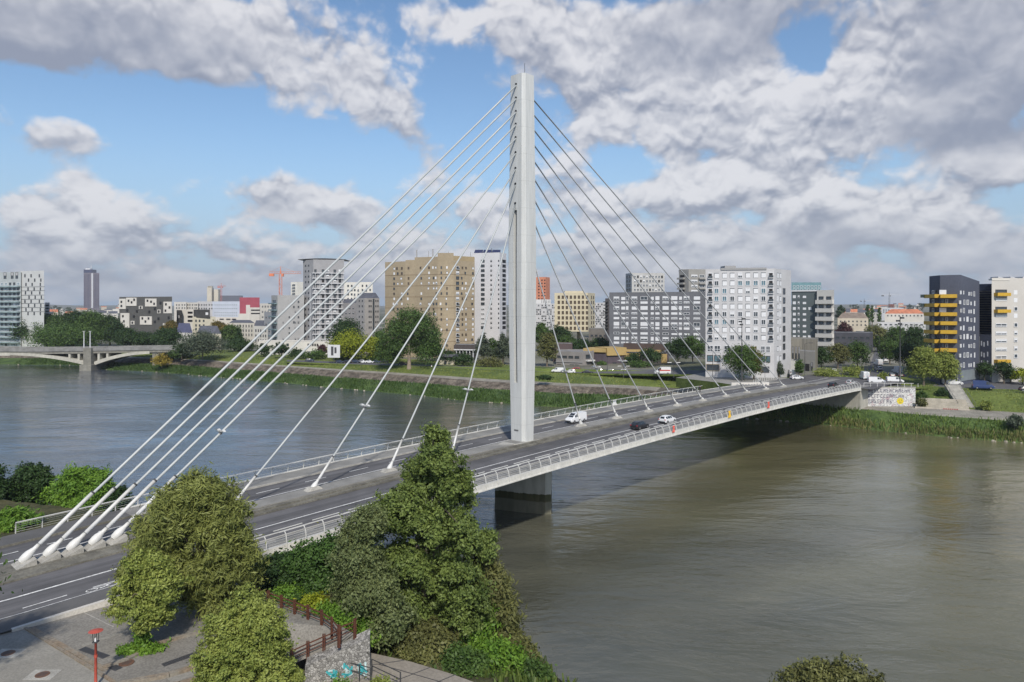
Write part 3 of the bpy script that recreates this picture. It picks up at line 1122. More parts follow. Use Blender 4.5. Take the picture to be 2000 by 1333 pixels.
# red lamp post with wide red hood
p = U(187, 1342, zp)
z_top = zv(1231, p.y)
e = empty("lamp_post", (p.x, p.y, zp), "slim red lamp post with a flat red hood over a black lantern cage", "lamp post")
m_red = mat("red_paint", (.40, .075, .05), .5, .1, 2)
H_ = z_top - zp
f = MB(); f.tube([(0, 0, 0), (0, 0, .5), (0, 0, H_ - .62)], [.085, .075, .06], 10); f.build("post", m_red, e, smooth=True)
f = MB(); f.tube([(0, 0, H_ - 1.45), (0, 0, H_ - 1.3)], .085, 10); f.build("band", m_red, e)
f = MB(); f.tube([(0, 0, H_ - .05), (0, 0, H_ + .02)], [.36, .10], 16); f.build("hood", m_red, e)
f = MB()
for k in range(4):
    a = PI / 4 + k * PI / 2
    f.tube([(.13 * math.cos(a), .13 * math.sin(a), H_ - .6), (.15 * math.cos(a), .15 * math.sin(a), H_ - .05)], .018, 5)
f.box(-.13, .13, -.13, .13, H_ - .64, H_ - .59)
f.build("lantern_cage", m_steeld, e)
f = MB(); f.tube([(0, 0, H_ - .59), (0, 0, H_ - .42)], [.07, .05], 10); f.build("lamp_glass", m_fr, e)

# rust coloured timber fences round the lookout
m_rust = mat("rust_timber", (.13, .045, .026), .85, .25, 3, c2=(.085, .035, .022), fine=.2)


def wood_fence(pts, n, lab, z=None, posth=.95):
    z = zp if z is None else z
    zz = [p[2] - z if len(p) > 2 else 0.0 for p in pts]
    e = empty("timber_fence", (pts[0][0], pts[0][1], z), lab, "fence")
    # arc-length sampling
    P_ = [Vector((p[0], p[1], 0)) for p in pts]
    ls = [0]
    for a, b in zip(P_[:-1], P_[1:]): ls.append(ls[-1] + (b - a).length)
    def at(s):
        for k in range(len(P_) - 1):
            if s <= ls[k + 1] + 1e-6:
                f_ = (s - ls[k]) / max(1e-6, ls[k + 1] - ls[k])
                q_ = P_[k].lerp(P_[k + 1], f_); q_.z = zz[k] * (1 - f_) + zz[k + 1] * f_
                return q_, (P_[k + 1] - P_[k]).normalized()
        q_ = P_[-1].copy(); q_.z = zz[-1]
        return q_, (P_[-1] - P_[-2]).normalized()
    pm_ = MB(); pm_.box(-.09, -.02, -.05, .05, -.4, posth); pm_.box(.02, .09, -.05, .05, -.4, posth)
    pmm = pm_.mesh("post", m_rust)
    prev = None
    r = MB()
    for k in range(n + 1):
        q_, t = at(ls[-1] * k / n)
        a_ = math.atan2(t.y, t.x)
        link("post", pmm, e, (q_.x - pts[0][0], q_.y - pts[0][1], q_.z), a_)
        if prev is not None:
            for hh in (.28, .52, .78):
                r.tube([(prev.x - pts[0][0], prev.y - pts[0][1], hh + prev.z), (q_.x - pts[0][0], q_.y - pts[0][1], hh + q_.z)], .03 if hh < .7 else .045, 5)
        prev = q_
    r.build("rail", m_rust, e)


wood_fence([P2(500, 1172, zp), P2(570, 1198, zp), P2(640, 1226, zp), P2(662, 1252, zp)], 7, "long rust coloured timber fence with creeper between plaza and river bushes")
wood_fence([P2(662, 1252, zp), P2(693, 1239, zp)], 1, "short end bay of the rust timber fence at the plaza corner")
wood_fence([tuple(UD(664, 1256, 44.05)), tuple(UD(630, 1270, 43.98)), tuple(UD(598, 1284, 43.93)), tuple(UD(570, 1297, 43.9))], 3, "lower rust timber fence above the gabion wall", z=3.9)

# gabion wall with teal graffiti, lower path, dark metal railing
m_gab = bpy.data.materials.new("gabion_stone"); m_gab.use_nodes = True
tt = m_gab.node_tree; q = NB(tt); bs = tt.nodes["Principled BSDF"]
co = q.n("ShaderNodeTexCoord").outputs["Object"]
vo = q.n("ShaderNodeTexVoronoi"); vo.inputs["Scale"].default_value = 6.5; tt.links.new(co, vo.inputs["Vector"])
vd = q.n("ShaderNodeTexVoronoi", feature='DISTANCE_TO_EDGE'); vd.inputs["Scale"].default_value = 6.5; tt.links.new(co, vd.inputs["Vector"])
sp = q.n("ShaderNodeSeparateColor"); tt.links.new(vo.outputs["Color"], sp.inputs[0])
c_ = q.mix(sp.outputs[0], (.16, .155, .145), (.40, .39, .37))
c_ = q.mix(q.sstep(vd.outputs["Distance"], .0, .09), (.05, .05, .045), c_)
tt.links.new(c_, bs.inputs["Base Color"]); bs.inputs["Roughness"].default_value = .9
bn = q.n("ShaderNodeBump"); bn.inputs["Strength"].default_value = .8; bn.inputs["Distance"].default_value = .06
tt.links.new(vd.outputs["Distance"], bn.inputs["Height"]); tt.links.new(bn.outputs[0], bs.inputs["Normal"])
LZ_ = 3.90
PATHZ = LZ_ + .02
a = UD(722, 1325, 43.6); b = UD(596, 1310, 43.0)
mb = MB()
A0 = Vector((a.x, a.y, 0)); B0 = Vector((b.x, b.y, 0))
tw = (B0 - A0).normalized(); nw = Vector((-tw.y, tw.x, 0))
if nw.y < 0: nw = -nw
topA = zv(1244, a.y + 1.5); topB = zp + .0
bk = .9
mb.v = [tuple(A0 + Vector((0, 0, 2.6))), tuple(B0 + Vector((0, 0, 2.6))), tuple(B0 + nw * bk + Vector((0, 0, 2.6))), tuple(A0 + nw * bk + Vector((0, 0, 2.6))),
        tuple(A0 + Vector((0, 0, zv(1247, a.y)))), tuple(B0 + Vector((0, 0, zv(1302, b.y)))), tuple(B0 + nw * bk + Vector((0, 0, zv(1302, b.y) + .1))), tuple(A0 + nw * bk + Vector((0, 0, zv(1247, a.y) + .2)))]
mb.f = [(0, 3, 2, 1), (4, 5, 6, 7), (0, 1, 5, 4), (1, 2, 6, 5), (2, 3, 7, 6), (3, 0, 4, 7)]; mb.mi = [0] * 6
gw = empty("gabion_wall", a, "wedge shaped grey stone gabion wall with teal graffiti along its foot", "wall")
o = mb.build("stone_face", m_gab, gw); o.location = -a
# graffiti letters, flat painted strokes on the wall foot
m_teal = mat("teal_spray", (.05, .33, .36), .6, .2, 3); m_tealw = mat("pale_spray", (.42, .55, .56), .6, .15, 3)
g = MB(); rg_ = random.Random(4)
fx_ = -tw
Lw = (B0 - A0).length
for k in range(3):
    s_ = .12 + k * .9
    for st in range(11):
        x0 = s_ + rg_.uniform(0, .55); z0_ = .12 + rg_.uniform(0, .6)
        x1 = s_ + rg_.uniform(0, .65); z1_ = .12 + rg_.uniform(.1, .95)
        d_ = Vector((x1 - x0, z1_ - z0_)); 
        if d_.length < .2: continue
        nn = Vector((-d_.y, d_.x)).normalized() * .06
        pts = [(x0 + nn.x, z0_ + nn.y), (x0 - nn.x, z0_ - nn.y), (x1 - nn.x, z1_ - nn.y), (x1 + nn.x, z1_ + nn.y)]
        g.poly([tuple(A0 + tw * px - nw * (.008 + .003 * (st % 3)) + Vector((0, 0, PATHZ + pz))) for px, pz in pts], st % 3 == 0)
o = g.build("teal_graffiti", [m_teal, m_tealw], gw); o.location = -a
# lower path with joints
pth = [P2(722, 1275, PATHZ), P2(800, 1292, PATHZ), P2(880, 1316, PATHZ), P2(960, 1345, PATHZ), P2(1000, 1420, PATHZ), P2(560, 1500, PATHZ), P2(560, 1330, PATHZ), P2(640, 1318, PATHZ), P2(722, 1330, PATHZ)]
mb = MB(); mb.poly([(p[0], p[1], PATHZ) for p in pth])
tag(mb.build("riverside_path", mat("path_slab", (.25, .225, .19), .9, .12, .4, fine=.12, bscale=6)), kind="structure")
mb = MB()
for a_, b_ in (((722, 1300), (790, 1290)), ((735, 1345), (840, 1304)), ((800, 1355), (890, 1318)), ((740, 1298), (930, 1352)), ((860, 1362), (930, 1332))):
    kerb_run(mb, [P2(*a_, PATHZ), P2(*b_, PATHZ)], PATHZ, .06, .012)
tag(mb.build("path_joint", m_frd), kind="structure")
# dark metal railing in front of the wall
e0 = U(618, 1318, PATHZ + .05)
def metal_rail(pts, lab, h=1.0):
    e = empty("metal_railing", (*pts[0], PATHZ), lab, "railing")
    r = MB()
    for q_, (a, b) in enumerate(zip(pts[:-1], pts[1:])):
        for hh in (h, .55):
            r.tube([(a[0] - pts[0][0], a[1] - pts[0][1], hh), (b[0] - pts[0][0], b[1] - pts[0][1], hh)], .028, 6)
    r.build("rail", m_steeld, e)
    pmb = MB(); pmb.box(-.035, .035, -.05, .05, -.1, h)
    pme = pmb.mesh("post", m_steeld)
    for p_ in pts:
        link("post", pme, e, (p_[0] - pts[0][0], p_[1] - pts[0][1], 0))
metal_rail([P2(620, 1318, PATHZ), P2(651, 1322, PATHZ), P2(676, 1326, PATHZ), P2(702, 1331, PATHZ), P2(724, 1338, PATHZ)], "dark metal railing in front of the teal graffiti")
metal_rail([P2(726, 1318, PATHZ), P2(782, 1345, PATHZ)], "thin dark handrail on the riverside path right of the gabion wall", .95)

# ------------------------------------------------------------------ far bank roads and pavements
def flat(name, pts, z, m, skirt=.5):
    g_ = [G(u, v, z) for u, v in pts]
    mb = MB(); mb.prism([(p.x, p.y) for p in g_], [p.z - skirt for p in g_], [p.z for p in g_], 1, 0)
    return tag(mb.build(name, [m, m_grass]), kind="structure")


m_asphf = mat("asphalt_far", (.10, .10, .105), .9, .15, .1, fine=.1, bscale=2)
m_pavf = mat("pavement_far", (.24, .235, .22), .9, .15, .1, fine=.15, bscale=2)
flat("quay_street_road", [(560, 706.5), (1100, 728.5), (1400, 732.5), (1520, 737), (1600, 741), (1700, 754.5), (1800, 755.5), (1900, 759), (2000, 761.5), (2300, 768), (2300, 748), (1800, 742), (1700, 731), (1560, 727), (1380, 723.5), (1000, 719), (560, 703)], .10, m_asphf)
flat("junction_pavement", [(1380, 727), (1520, 737), (1560, 741), (1575, 744), (1480, 752), (1432, 752), (1400, 747), (1320, 738)], .12, m_pavf, 2.4)
flat("boulevard_road", [(1690, 742), (1790, 744), (1745, 690), (1730, 668), (1712, 668), (1708, 690)], .13, m_asphf)
ab = MB()
strip(ab, S1, S1 + 26, -9.3, 14.5, 0)
tag(ab.build("bridge_approach_road", m_asph), kind="structure")
ab = MB()
strip(ab, S1, 118, -.2, 1.9, .05); strip(ab, S1, 108, 9.9, 12.2, .05)
tag(ab.build("traffic_island_pavement", m_walk), kind="structure")
ab = MB()
strip(ab, S1, 120, -2.2, -2.05, .006); strip(ab, S1, 116, 6.25, 6.42, .006)
tag(ab.build("approach_marking", m_paint), kind="structure")
# far abutment: mural house under the deck end, graffiti retaining wall
ab = MB()
sbox(ab, 99.5, 100.6, -9.3, 12.1, -5.0, -.01)
sbox(ab, 100.6, 112, -9.3, 12.1, -5.0, -.01)
tag(ab.build("abutment_wall", m_pier), "concrete abutment at the far end of the cable stayed bridge", "abutment")
m_graf = bpy.data.materials.new("graffiti_wall_paint"); m_graf.use_nodes = True
tt = m_graf.node_tree; q = NB(tt); bs = tt.nodes["Principled BSDF"]
co = q.n("ShaderNodeTexCoord").outputs["Object"]
n1_ = q.noise(co, 1.3, 5, .7, 2.2); n2_ = q.noise(co, 3.1, 4, .7, 1.5); n3_ = q.noise(co, .8, 3, .6, 1.0)
c_ = q.mix(q.sstep(n1_, .45, .50), (.40, .39, .39), (.62, .62, .60))
c_ = q.mix(q.sstep(n2_, .56, .585), c_, (.13, .14, .20))
c_ = q.mix(q.sstep(n3_, .64, .66), c_, (.38, .28, .30))
tt.links.new(c_, bs.inputs["Base Color"]); bs.inputs["Roughness"].default_value = .8
a = U(1686, 791, 4.0); b = U(1788, 792, 4.0)
gr = empty("graffiti_wall", a, "pale retaining wall covered in graffiti with a yellow round face by the bridge end", "wall")
f = MB()
dr = (b - a); dr.z = 0; dr.normalize(); nn = Vector((-dr.y, dr.x, 0))
if nn.y < 0: nn = -nn
Lg = (b - a).length
yaw_ = math.atan2(dr.y, dr.x)
gr.rotation_euler = (0, 0, yaw_)
f.box(0, Lg, 0, .5, -.8, 3.95); f.build("wall_face", m_graf, gr)
f = MB(); f.box(-.1, Lg + .1, -.06, .56, 3.95, 4.15); f.build("coping", m_kerb, gr)
f = MB(); f.box(.2, Lg - .3, .2, .26, 4.95, 5.03); 
for k in range(9): f.box(.2 + k * 1.5, .27 + k * 1.5, .2, .26, 4.15, 4.95)
f.build("guard_rail", m_white, gr)
f = MB()
f.poly([(8.2 + .75 * math.cos(2 * PI * k / 20), -.012, .95 + .75 * math.sin(2 * PI * k / 20)) for k in range(20)])
f.build("yellow_face", mat("yellow_spray", (.62, .50, .03), .7, .1, 3), gr)
f = MB()
for cx, cz, r_ in ((7.95, 1.15, .10), (8.45, 1.15, .10)):
    f.poly([(cx + r_ * math.cos(2 * PI * k / 10), -.02, cz + r_ * math.sin(2 * PI * k / 10)) for k in range(10)])
f.box(7.9, 8.5, -.024, -.016, .62, .72)
rg_ = random.Random(9)
# three rows of spray-painted block letters
for row, (z0_, h_, n_) in enumerate(((2.85, .85, 15), (1.65, .8, 13), (.40, .85, 9))):
    for k in range(n_):
        x0 = .5 + k * (Lg - 1.2) / 15.5
        if row == 2 and 6.9 < x0 < 9.0: continue
        y_ = -.014
        kind = rg_.randrange(5)
        w2 = .45
        f.box(x0, x0 + .12, y_, y_ + .006, z0_, z0_ + h_)
        if kind in (0, 1, 3): f.box(x0 + .12, x0 + w2, y_, y_ + .006, z0_ + h_ - .12, z0_ + h_)
        if kind in (1, 2): f.box(x0 + .12, x0 + w2, y_, y_ + .006, z0_, z0_ + .12)
        if kind in (0, 4): f.box(x0 + w2 - .1, x0 + w2, y_ + .002, y_ + .008, z0_, z0_ + h_ - .12)
        if kind in (0, 2, 4): f.box(x0 + .12, x0 + w2 - .1, y_, y_ + .006, z0_ + h_ * .45, z0_ + h_ * .6)
f.build("black_and_violet_lettering", mat("dark_spray", (.06, .06, .10), .7, .2, 3), gr)
# mural panels under the deck
a = U(1598, 787, 3.8); b = U(1686, 789, 3.8)
dr = (b - a); dr.z = 0; dr.normalize(); Lg = (b - a).length
gr = empty("mural_wall", a, "white wall under the bridge end painted with large black letters", "wall", None, math.atan2(dr.y, dr.x))
f = MB(); f.box(0, Lg - .6, .3, .8, -.9, 2.75); f.build("wall_face", mat("mural_white", (.55, .60, .62), .8, .08, .8), gr)
f = MB(); f.box(-.2, Lg - .4, .2, .9, 2.75, 3.0); f.build("coping", m_steeld, gr)
f = MB(); y_ = .285
for x0 in (3.3, 5.6, 8.1): f.box(x0, x0 + .07, y_, y_ + .01, .05, 2.25)
def stroke(x0, z0_, x1, z1_, w2=.28):
    d_ = Vector((x1 - x0, z1_ - z0_)); n_ = Vector((-d_.y, d_.x)).normalized() * w2 / 2
    f.poly([(x0 + n_.x, y_ - .004, z0_ + n_.y), (x0 - n_.x, y_ - .004, z0_ - n_.y), (x1 - n_.x, y_ - .004, z1_ - n_.y), (x1 + n_.x, y_ - .004, z1_ + n_.y)])
stroke(1.2, .1, 1.2, 1.3); stroke(1.2, 1.25, 2.3, 1.75)                # lower half of a letter
stroke(4.1, .1, 4.1, 1.9); stroke(4.1, 1.0, 5.1, 1.0); stroke(5.1, .1, 5.1, 1.9)
stroke(6.0, 1.8, 7.6, 1.8); stroke(7.5, 1.75, 6.1, .25); stroke(6.0, .2, 7.6, .2)
stroke(9.1, .1, 9.1, 1.1, .3); stroke(9.1, 1.45, 9.1, 1.65, .3)
f.build("mural_letters", m_dark, gr)

# right bank: stone bleachers, stairway, pavement strips
a = U(1790, 795, 4.0)
e = empty("stone_bleachers", a, "pale stone terrace steps in the grass bank below the road", "steps", None, -.42)
for k in range(5):
    f = MB(); f.box(-.3 + .3 * k, 10.3 - .05 * k, .95 * k, .95 * k + .42, -1.2, .02 + .40 * k); f.build("step", mat("pale_stone", (.42, .38, .32), .85, .15, .6, fine=.15), e)
f = MB()
for k in range(5): f.box(-.3 + .3 * k, 10.2 - .05 * k, .95 * k + .42, .95 * k + .95, -1.2, -.04 + .40 * k)
f.build("grass_tread", m_grass, e)
f = MB()
for k in range(7): f.box(5.2 + k * .42, 5.5 + k * .42, -.012, -.004, -.24, -.03)
f.build("red_lettering", mat("dull_red", (.30, .06, .06), .7, .1, 3), e)
a = U(1888, 796, 4.1)
e = empty("stairway", a, "straight concrete stairway climbing the grass bank right of the stone terraces", "stairs", None, -.30)
f = MB()
for k in range(18): f.box(-1.6, 1.6, k * .62, k * .62 + .66, -1.5, -.1 + .222 * (k + 1))
f.build("flight", m_kerb, e)
f = MB(); f.tube([(1.7, 0, 1.0), (1.7, 11.2, 4.9)], .04, 6); f.tube([(-1.7, 0, 1.0), (-1.7, 11.2, 4.9)], .04, 6)
for k in range(6):
    f.tube([(1.7, k * 2.2, k * .74), (1.7, k * 2.2, 1.0 + k * .78)], .035, 6); f.tube([(-1.7, k * 2.2, k * .74), (-1.7, k * 2.2, 1.0 + k * .78)], .035, 6)
f.build("handrail", m_steel, e)
# ------------------------------------------------------------------ buildings
WM = {}


def winmesh(w_, h_, kind):
    key = (round(w_, 1), round(h_, 1), kind)
    if key in WM: return WM[key]
    w_, h_ = max(.3, key[0]), max(.3, key[1])
    m = MB()
    fw = min(.14, .12 * w_) if kind not in ('void', 'band', 'slit', 'blob') else 0
    x, z = w_ / 2, h_ / 2
    fr, gl, sh = {'dark': (m_fr, m_glass, m_shut), 'blue': (m_fr, m_glassb, m_shut), 'shut': (m_shut, m_glass, m_shut), 'half': (m_fr, m_glass, m_shut), 'plain': (m_frd, m_glass, m_shut),
                  'void': (m_dark, m_dark, m_dark), 'band': (m_glass, m_glass, m_glass), 'slit': (m_fr, m_fr, m_fr), 'beige': (m_shutb, m_glass, m_shutb), 'loggia': (m_fr, m_dark, m_glass),
                  'white': (m_shut, m_shut, m_shut), 'greyshut': (m_frd, m_glass, m_shutg), 'big': (m_fr, m_glass, m_shut), 'bigblue': (m_frd, m_glassb, m_shut), 'brown': (m_frd, mat("bronze_glass", (.10, .07, .04), .25, .3, 1, spec=.7), m_shut)}[kind]
    if kind in ('slit', 'white', 'void', 'band'):
        m.box(-x, x, -.03, .25, -z, z, 0)
    elif kind == 'shut':
        m.box(-x, x, -.02, .2, -z, z, 1)
        m.box(-x + .09, x, -.05, -.02, -z + .06, z - .16, 2)
    else:
        # frame ring standing proud of the wall, pane set back in it
        m.box(-x, x, -.12, .05, z - fw, z, 0); m.box(-x, x, -.12, .05, -z, -z + fw, 0)
        m.box(-x, -x + fw, -.12, .05, -z + fw, z - fw, 0); m.box(x - fw, x, -.12, .05, -z + fw, z - fw, 0)
        m.box(-x + fw, x - fw, -.02, .05, -z + fw, z - fw, 1)
        if kind in ('dark', 'blue', 'half') and w_ > 1.1:
            m.box(-.04, .04, -.10, -.02, -z + fw, z - fw, 0)
        if kind == 'half':
            m.box(-x + fw, x - fw, -.08, -.02, -.05 * h_, z - fw, 2)
        if kind == 'greyshut':
            m.box(-x + fw, x - fw, -.08, -.02, 0, z - fw, 2)
        if kind in ('big', 'bigblue'):
            nn = max(2, int(w_ / 1.3))
            for k in range(1, nn):
                xx = -x + w_ * k / nn
                m.box(xx - .05, xx + .05, -.10, -.02, -z + fw, z - fw, 0)
            m.box(-x + fw, x - fw, -.105, -.02, -.05 - z * .2, .05 - z * .2, 0)
        if kind == 'loggia':
            m.box(-x - .05, x + .05, -.5, -.12, -z - .1, -z + .02, 0)
            m.box(-x + .02, x - .02, -.48, -.44, -z, -z + min(1.0, .42 * h_), 2)
        if kind == 'void':
            pass
    me = m.mesh("window", [fr, gl, sh])
    WM[key] = me
    return me


class Bld:
    def __init__(s, name, label, cat, corners, vtop, m, depth=14, z0=None, group=None, backdir=None, roof=None, ztop=None, parapet=.5, tops=None):
        s.k = 1.11 if corners[0][0] < 1375 else 1.0
        corners = [(u, d * s.k) for u, d in corners]
        s.c = [Vector((xu(u, d), d, 0)) for u, d in corners]
        s.uv = corners
        s.z0 = gz_k(s.c[0].x / s.c[0].y) - .6 if z0 is None else z0
        s.z1 = zv(vtop, corners[0][1]) if ztop is None else ztop
        a, b = s.c[0], s.c[-1]
        mid = (a + b) / 2
        if backdir is None:
            bd = Vector((mid.x, mid.y, 0)).normalized() * depth
        else:
            bd = Vector((*backdir, 0)).normalized() * depth
        plan = [(p.x, p.y) for p in s.c] + [((b + bd).x, (b + bd).y), ((a + bd).x, (a + bd).y)]
        s.root = empty(name, (a.x, a.y, s.z0), label, cat, group)
        s.o = Vector((a.x, a.y, s.z0))
        s.depth = depth
        mb = MB()
        pl = [(p[0] - a.x, p[1] - a.y) for p in plan]
        zt = s.z1 - s.z0
        if tops:
            hs = [zv(tv, c[1]) - s.z0 for tv, c in zip(tops, corners)]
            hs = hs + [hs[-1], hs[0]]
            mb.prism(pl, 0, hs)
        else:
            mb.prism(pl, 0, zt)
        s.plan = pl
        s.wall = mb.build("wall", m, s.root)
        s.m = m
        if parapet and not tops:
            cx = sum(p[0] for p in pl) / len(pl); cy = sum(p[1] for p in pl) / len(pl)
            r = MB(); k = .93
            inner = [(cx + (x - cx) * k, cy + (y - cy) * k) for x, y in pl]
            n = len(pl); i = 0
            r.v = [(x, y, zt + .003) for x, y in pl] + [(x, y, zt + parapet) for x, y in pl] + [(x, y, zt + parapet) for x, y in inner] + [(x, y, zt + .05) for x, y in inner]
            for q_ in range(n):
                q2 = (q_ + 1) % n
                r.f += [(q_, q2, n + q2, n + q_), (n + q_, n + q2, 2 * n + q2, 2 * n + q_), (2 * n + q_, 2 * n + q2, 3 * n + q2, 3 * n + q_)]
                r.mi += [0, 0, 0]
            r.f.append(tuple(range(3 * n, 4 * n))); r.mi.append(1)
            r.build("roof", [m, roof or m_roofg], s.root)
        s.w = []          # window requests
        s.w_done = False

    def hit(s, i, u):
        """distance along facade i where the view ray of column u meets it"""
        a, b = s.c[i], s.c[i + 1]
        k = (u - 1000) / 1400.0
        d = (b - a); L = d.length; d = d / L
        t = (k * a.y - a.x) / (d.x - k * d.y)
        return t, a + d * t, d

    def pt(s, i, u, v):
        t, p, d = s.hit(i, u)
        return p, zv(v, p.y), math.atan2(d.y, d.x), p.y

    def win(s, i, u, v, wp, hp, kind='dark', vref=None):
        t, p, d = s.hit(i, u)
        t0, _, _ = s.hit(i, u - wp / 2); t1, _, _ = s.hit(i, u + wp / 2)
        dist = p.y if vref is None else vref * s.k
        z = zv(v, dist)
        s.w.append((p.x - s.o.x, p.y - s.o.y, z - s.z0, math.atan2(d.y, d.x), abs(t1 - t0), hp * dist / 1400.0, kind))

    def grid(s, i, us, vs, wp, hp, fn, vref=None):
        vref = s.uv[i][1] / s.k if vref is None else vref
        for r_, v in enumerate(vs):
            for c_, u in enumerate(us):
                k = fn(r_, c_) if callable(fn) else fn
                if k: s.win(i, u, v, wp, hp, k, vref)

    def slab(s, i, u0, u1, v0, v1, out, mats, name, vref=None, back=.02):
        """box on facade i standing out by `out` metres, from image column u0 to u1 and row v0 (top) to v1"""
        vref = s.uv[i][1] if vref is None else vref * s.k
        t0, p0, d = s.hit(i, u0); t1, p1, _ = s.hit(i, u1)
        m = MB(); m.box(0, t1 - t0, -out, back, 0, (v1 - v0) * vref / 1400.0)
        o = m.build(name, mats, s.root)
        o.location = (p0.x - s.o.x, p0.y - s.o.y, zv(v1, vref) - s.z0)
        o.rotation_euler = (0, 0, math.atan2(d.y, d.x))
        return o

    def done(s):
        ws = sorted(s.w, key=lambda q: -q[4] * q[5])
        for x, y, z, a, w_, h_, k in ws[:98]:
            link("window", winmesh(w_, h_, k), s.root, (x, y, z), a)
        rest = ws[98:]
        if rest:
            byk = {}
            mb = MB(); mats = []; idx = {}
            for x, y, z, a, w_, h_, k in rest:
                me = winmesh(w_, h_, k)
                M_ = Matrix.Translation((x, y, z)) @ Matrix.Rotation(a, 4, 'Z')
                b0 = len(mb.v)
                mb.v += [tuple(M_ @ v.co) for v in me.vertices]
                for p in me.polygons:
                    mm = me.materials[p.material_index]
                    if mm.name not in idx:
                        idx[mm.name] = len(mats); mats.append(mm)
                    mb.f.append(tuple(b0 + q for q in p.vertices)); mb.mi.append(idx[mm.name])
            o = mb.build("window", mats, s.root)
            o["kind"] = "stuff"
        return s.root


def lin(a, b, n):
    return [a + (b - a) * k / (n - 1) for k in range(n)] if n > 1 else [a]


def pick(seed, *opts):
    rg = random.Random(seed)
    pop = []
    for k, wgt in opts: pop += [k] * wgt
    return lambda r, c: rg.choice(pop)


def roofbox(b, x0, x1, y0, y1, h, m, name="rooftop_plant", z=0):
    mb = MB(); mb.box(x0, x1, y0, y1, b.z1 - b.z0 + z, b.z1 - b.z0 + z + h)
    return mb.build(name, m, b.root)


mw = mat("white_render", (.48, .48, .49), .8, .05, .2, fine=.03, bscale=1.5)
mw2 = mat("white_render_warm", (.58, .56, .52), .8, .06, .2, fine=.03)
mbrown = mat("ochre_brick_cladding", (.32, .262, .18), .85, .09, .06, fine=.07, bscale=1.2)
mbrown2 = mat("ochre_brick_light", (.33, .26, .155), .85, .10, .08, fine=.08, bscale=1.2)
mgrey = mat("grey_cladding", (.135, .14, .155), .8, .10, .12, fine=.06, bscale=.9)
mgreyl = mat("grey_render", (.30, .30, .30), .85, .08, .1, fine=.05)
mconc = mat("raw_concrete", (.27, .265, .25), .85, .12, .15, fine=.08)
mdk = mat("anthracite_brick", (.070, .078, .108), .8, .12, .12, fine=.10, bscale=3)
mdkg = mat("green_grey_cladding", (.085, .105, .11), .7, .06, .1)
myel = mat("yellow_balcony_panel", (.47, .29, .03), .5, .14, .6)
mcream = mat("cream_concrete", (.56, .50, .36), .8, .05, .2)
mcity = mat("pale_facade", (.52, .50, .46), .85, .15, .05)
mchk = mat("dark_panel", (.055, .055, .055), .7, .2, .3)

# tall white block right of centre
b = Bld("apartment_building", "tall white block of flats with a square window grid behind the street tree", "building", [(1378, 190), (1512, 186), (1545, 196)], 530, mw, 15)
cols = [1387, 1401, 1416.5, 1431.5, 1447, 1462, 1477.5, 1492.5, 1507]
rowsv = [539, 554, 569, 584, 599, 614, 629, 644, 659]
K = ["LssshsssL"[:9], "LdssbbbbL", "LbbsshsbbL", "LbbdsshdL", "LsssssssL", "LddhdsdsL", "LbbdssddL", "LssssshsL", "LhhddddsL"]
KM = {'L': 'loggia', 's': 'shut', 'd': 'dark', 'b': 'blue', 'h': 'half'}
for r_, v in enumerate(rowsv):
    for c_, u in enumerate(cols):
        k = KM[K[r_][c_]] if c_ < len(K[r_]) else 'shut'
        if c_ == 8: k = 'loggia'
        b.win(0, u - (1.5 if c_ else 0), v, 9.5, 10.5, k, 190)
for u in (1387, 1401, 1420, 1490, 1500):
    b.win(0, u, 681, 12 if u < 1425 else 9, 12.5, 'big', 190); b.win(0, u, 700, 12 if u < 1425 else 9, 12.5, 'bigblue', 190)
b.win(0, 1392, 718, 26, 14, 'beige', 190); b.win(0, 1495, 720, 15, 12, 'plain', 190)
for k, v in enumerate((569, 587, 606, 625, 643, 662, 678, 697)):
    b.win(1, 1531, v, 4.2, 12, 'plain', 190)
b.grid(1, [1519, 1524], [539, 554, 569, 584, 599, 614, 629, 644, 659, 681, 700], 3.4, 10, pick(2, ('shut', 4), ('white', 2)), 190)
b.slab(0, 1408, 1497, 524.5, 528.5, .2, mgreyl, "roof_canopy", back=9)
b.done()
roofbox(b, 6, 9, 3, 7, 1.6, mgreyl)

# brown stacked tower behind
b = Bld("apartment_building", "brown grey tower with stacked balconies rising behind the white block", "building", [(1326, 262), (1345, 258), (1392, 262)], 530, mconc, 14)
for v in lin(543, 612, 8):
    b.slab(0, 1326, 1338, v, v + 3.5, 1.2, mconc, "balcony"); b.win(0, 1332.5, v - 3, 9, 4.6, 'void')
    b.win(1, 1356, v - 3, 12, 5, 'half', 262); b.win(1, 1371, v - 3, 10, 5, 'dark', 262)
    b.slab(1, 1364, 1391, v, v + 2.5, .9, mconc, "balcony")
b.done()
roofbox(b, 2, 14, 3, 9, 1.0, mgreyl)
# lattice block behind the grey slab
b = Bld("apartment_building", "pale grey lattice fronted tower rising behind the long grey slab block", "building", [(1222, 330), (1234, 322), (1298, 324)], 537, mat("pale_lattice", (.42, .42, .41), .8, .08, .3), 16)
b.grid(1, lin(1240, 1293, 10), [541, 549.5, 558, 566.5, 575], 3.4, 5.2, pick(5, ('dark', 5), ('void', 2), ('half', 2)), 322)
b.grid(0, [1225.5, 1230], [541, 549.5, 558, 566.5, 575], 2.6, 5, 'plain', 326)
f = MB()
for k in range(16): f.box(4 + k * 1.05, 4.35 + k * 1.05, -3.2, -2.9, b.z1 - b.z0 + .5, b.z1 - b.z0 + 2.0)
b.done()
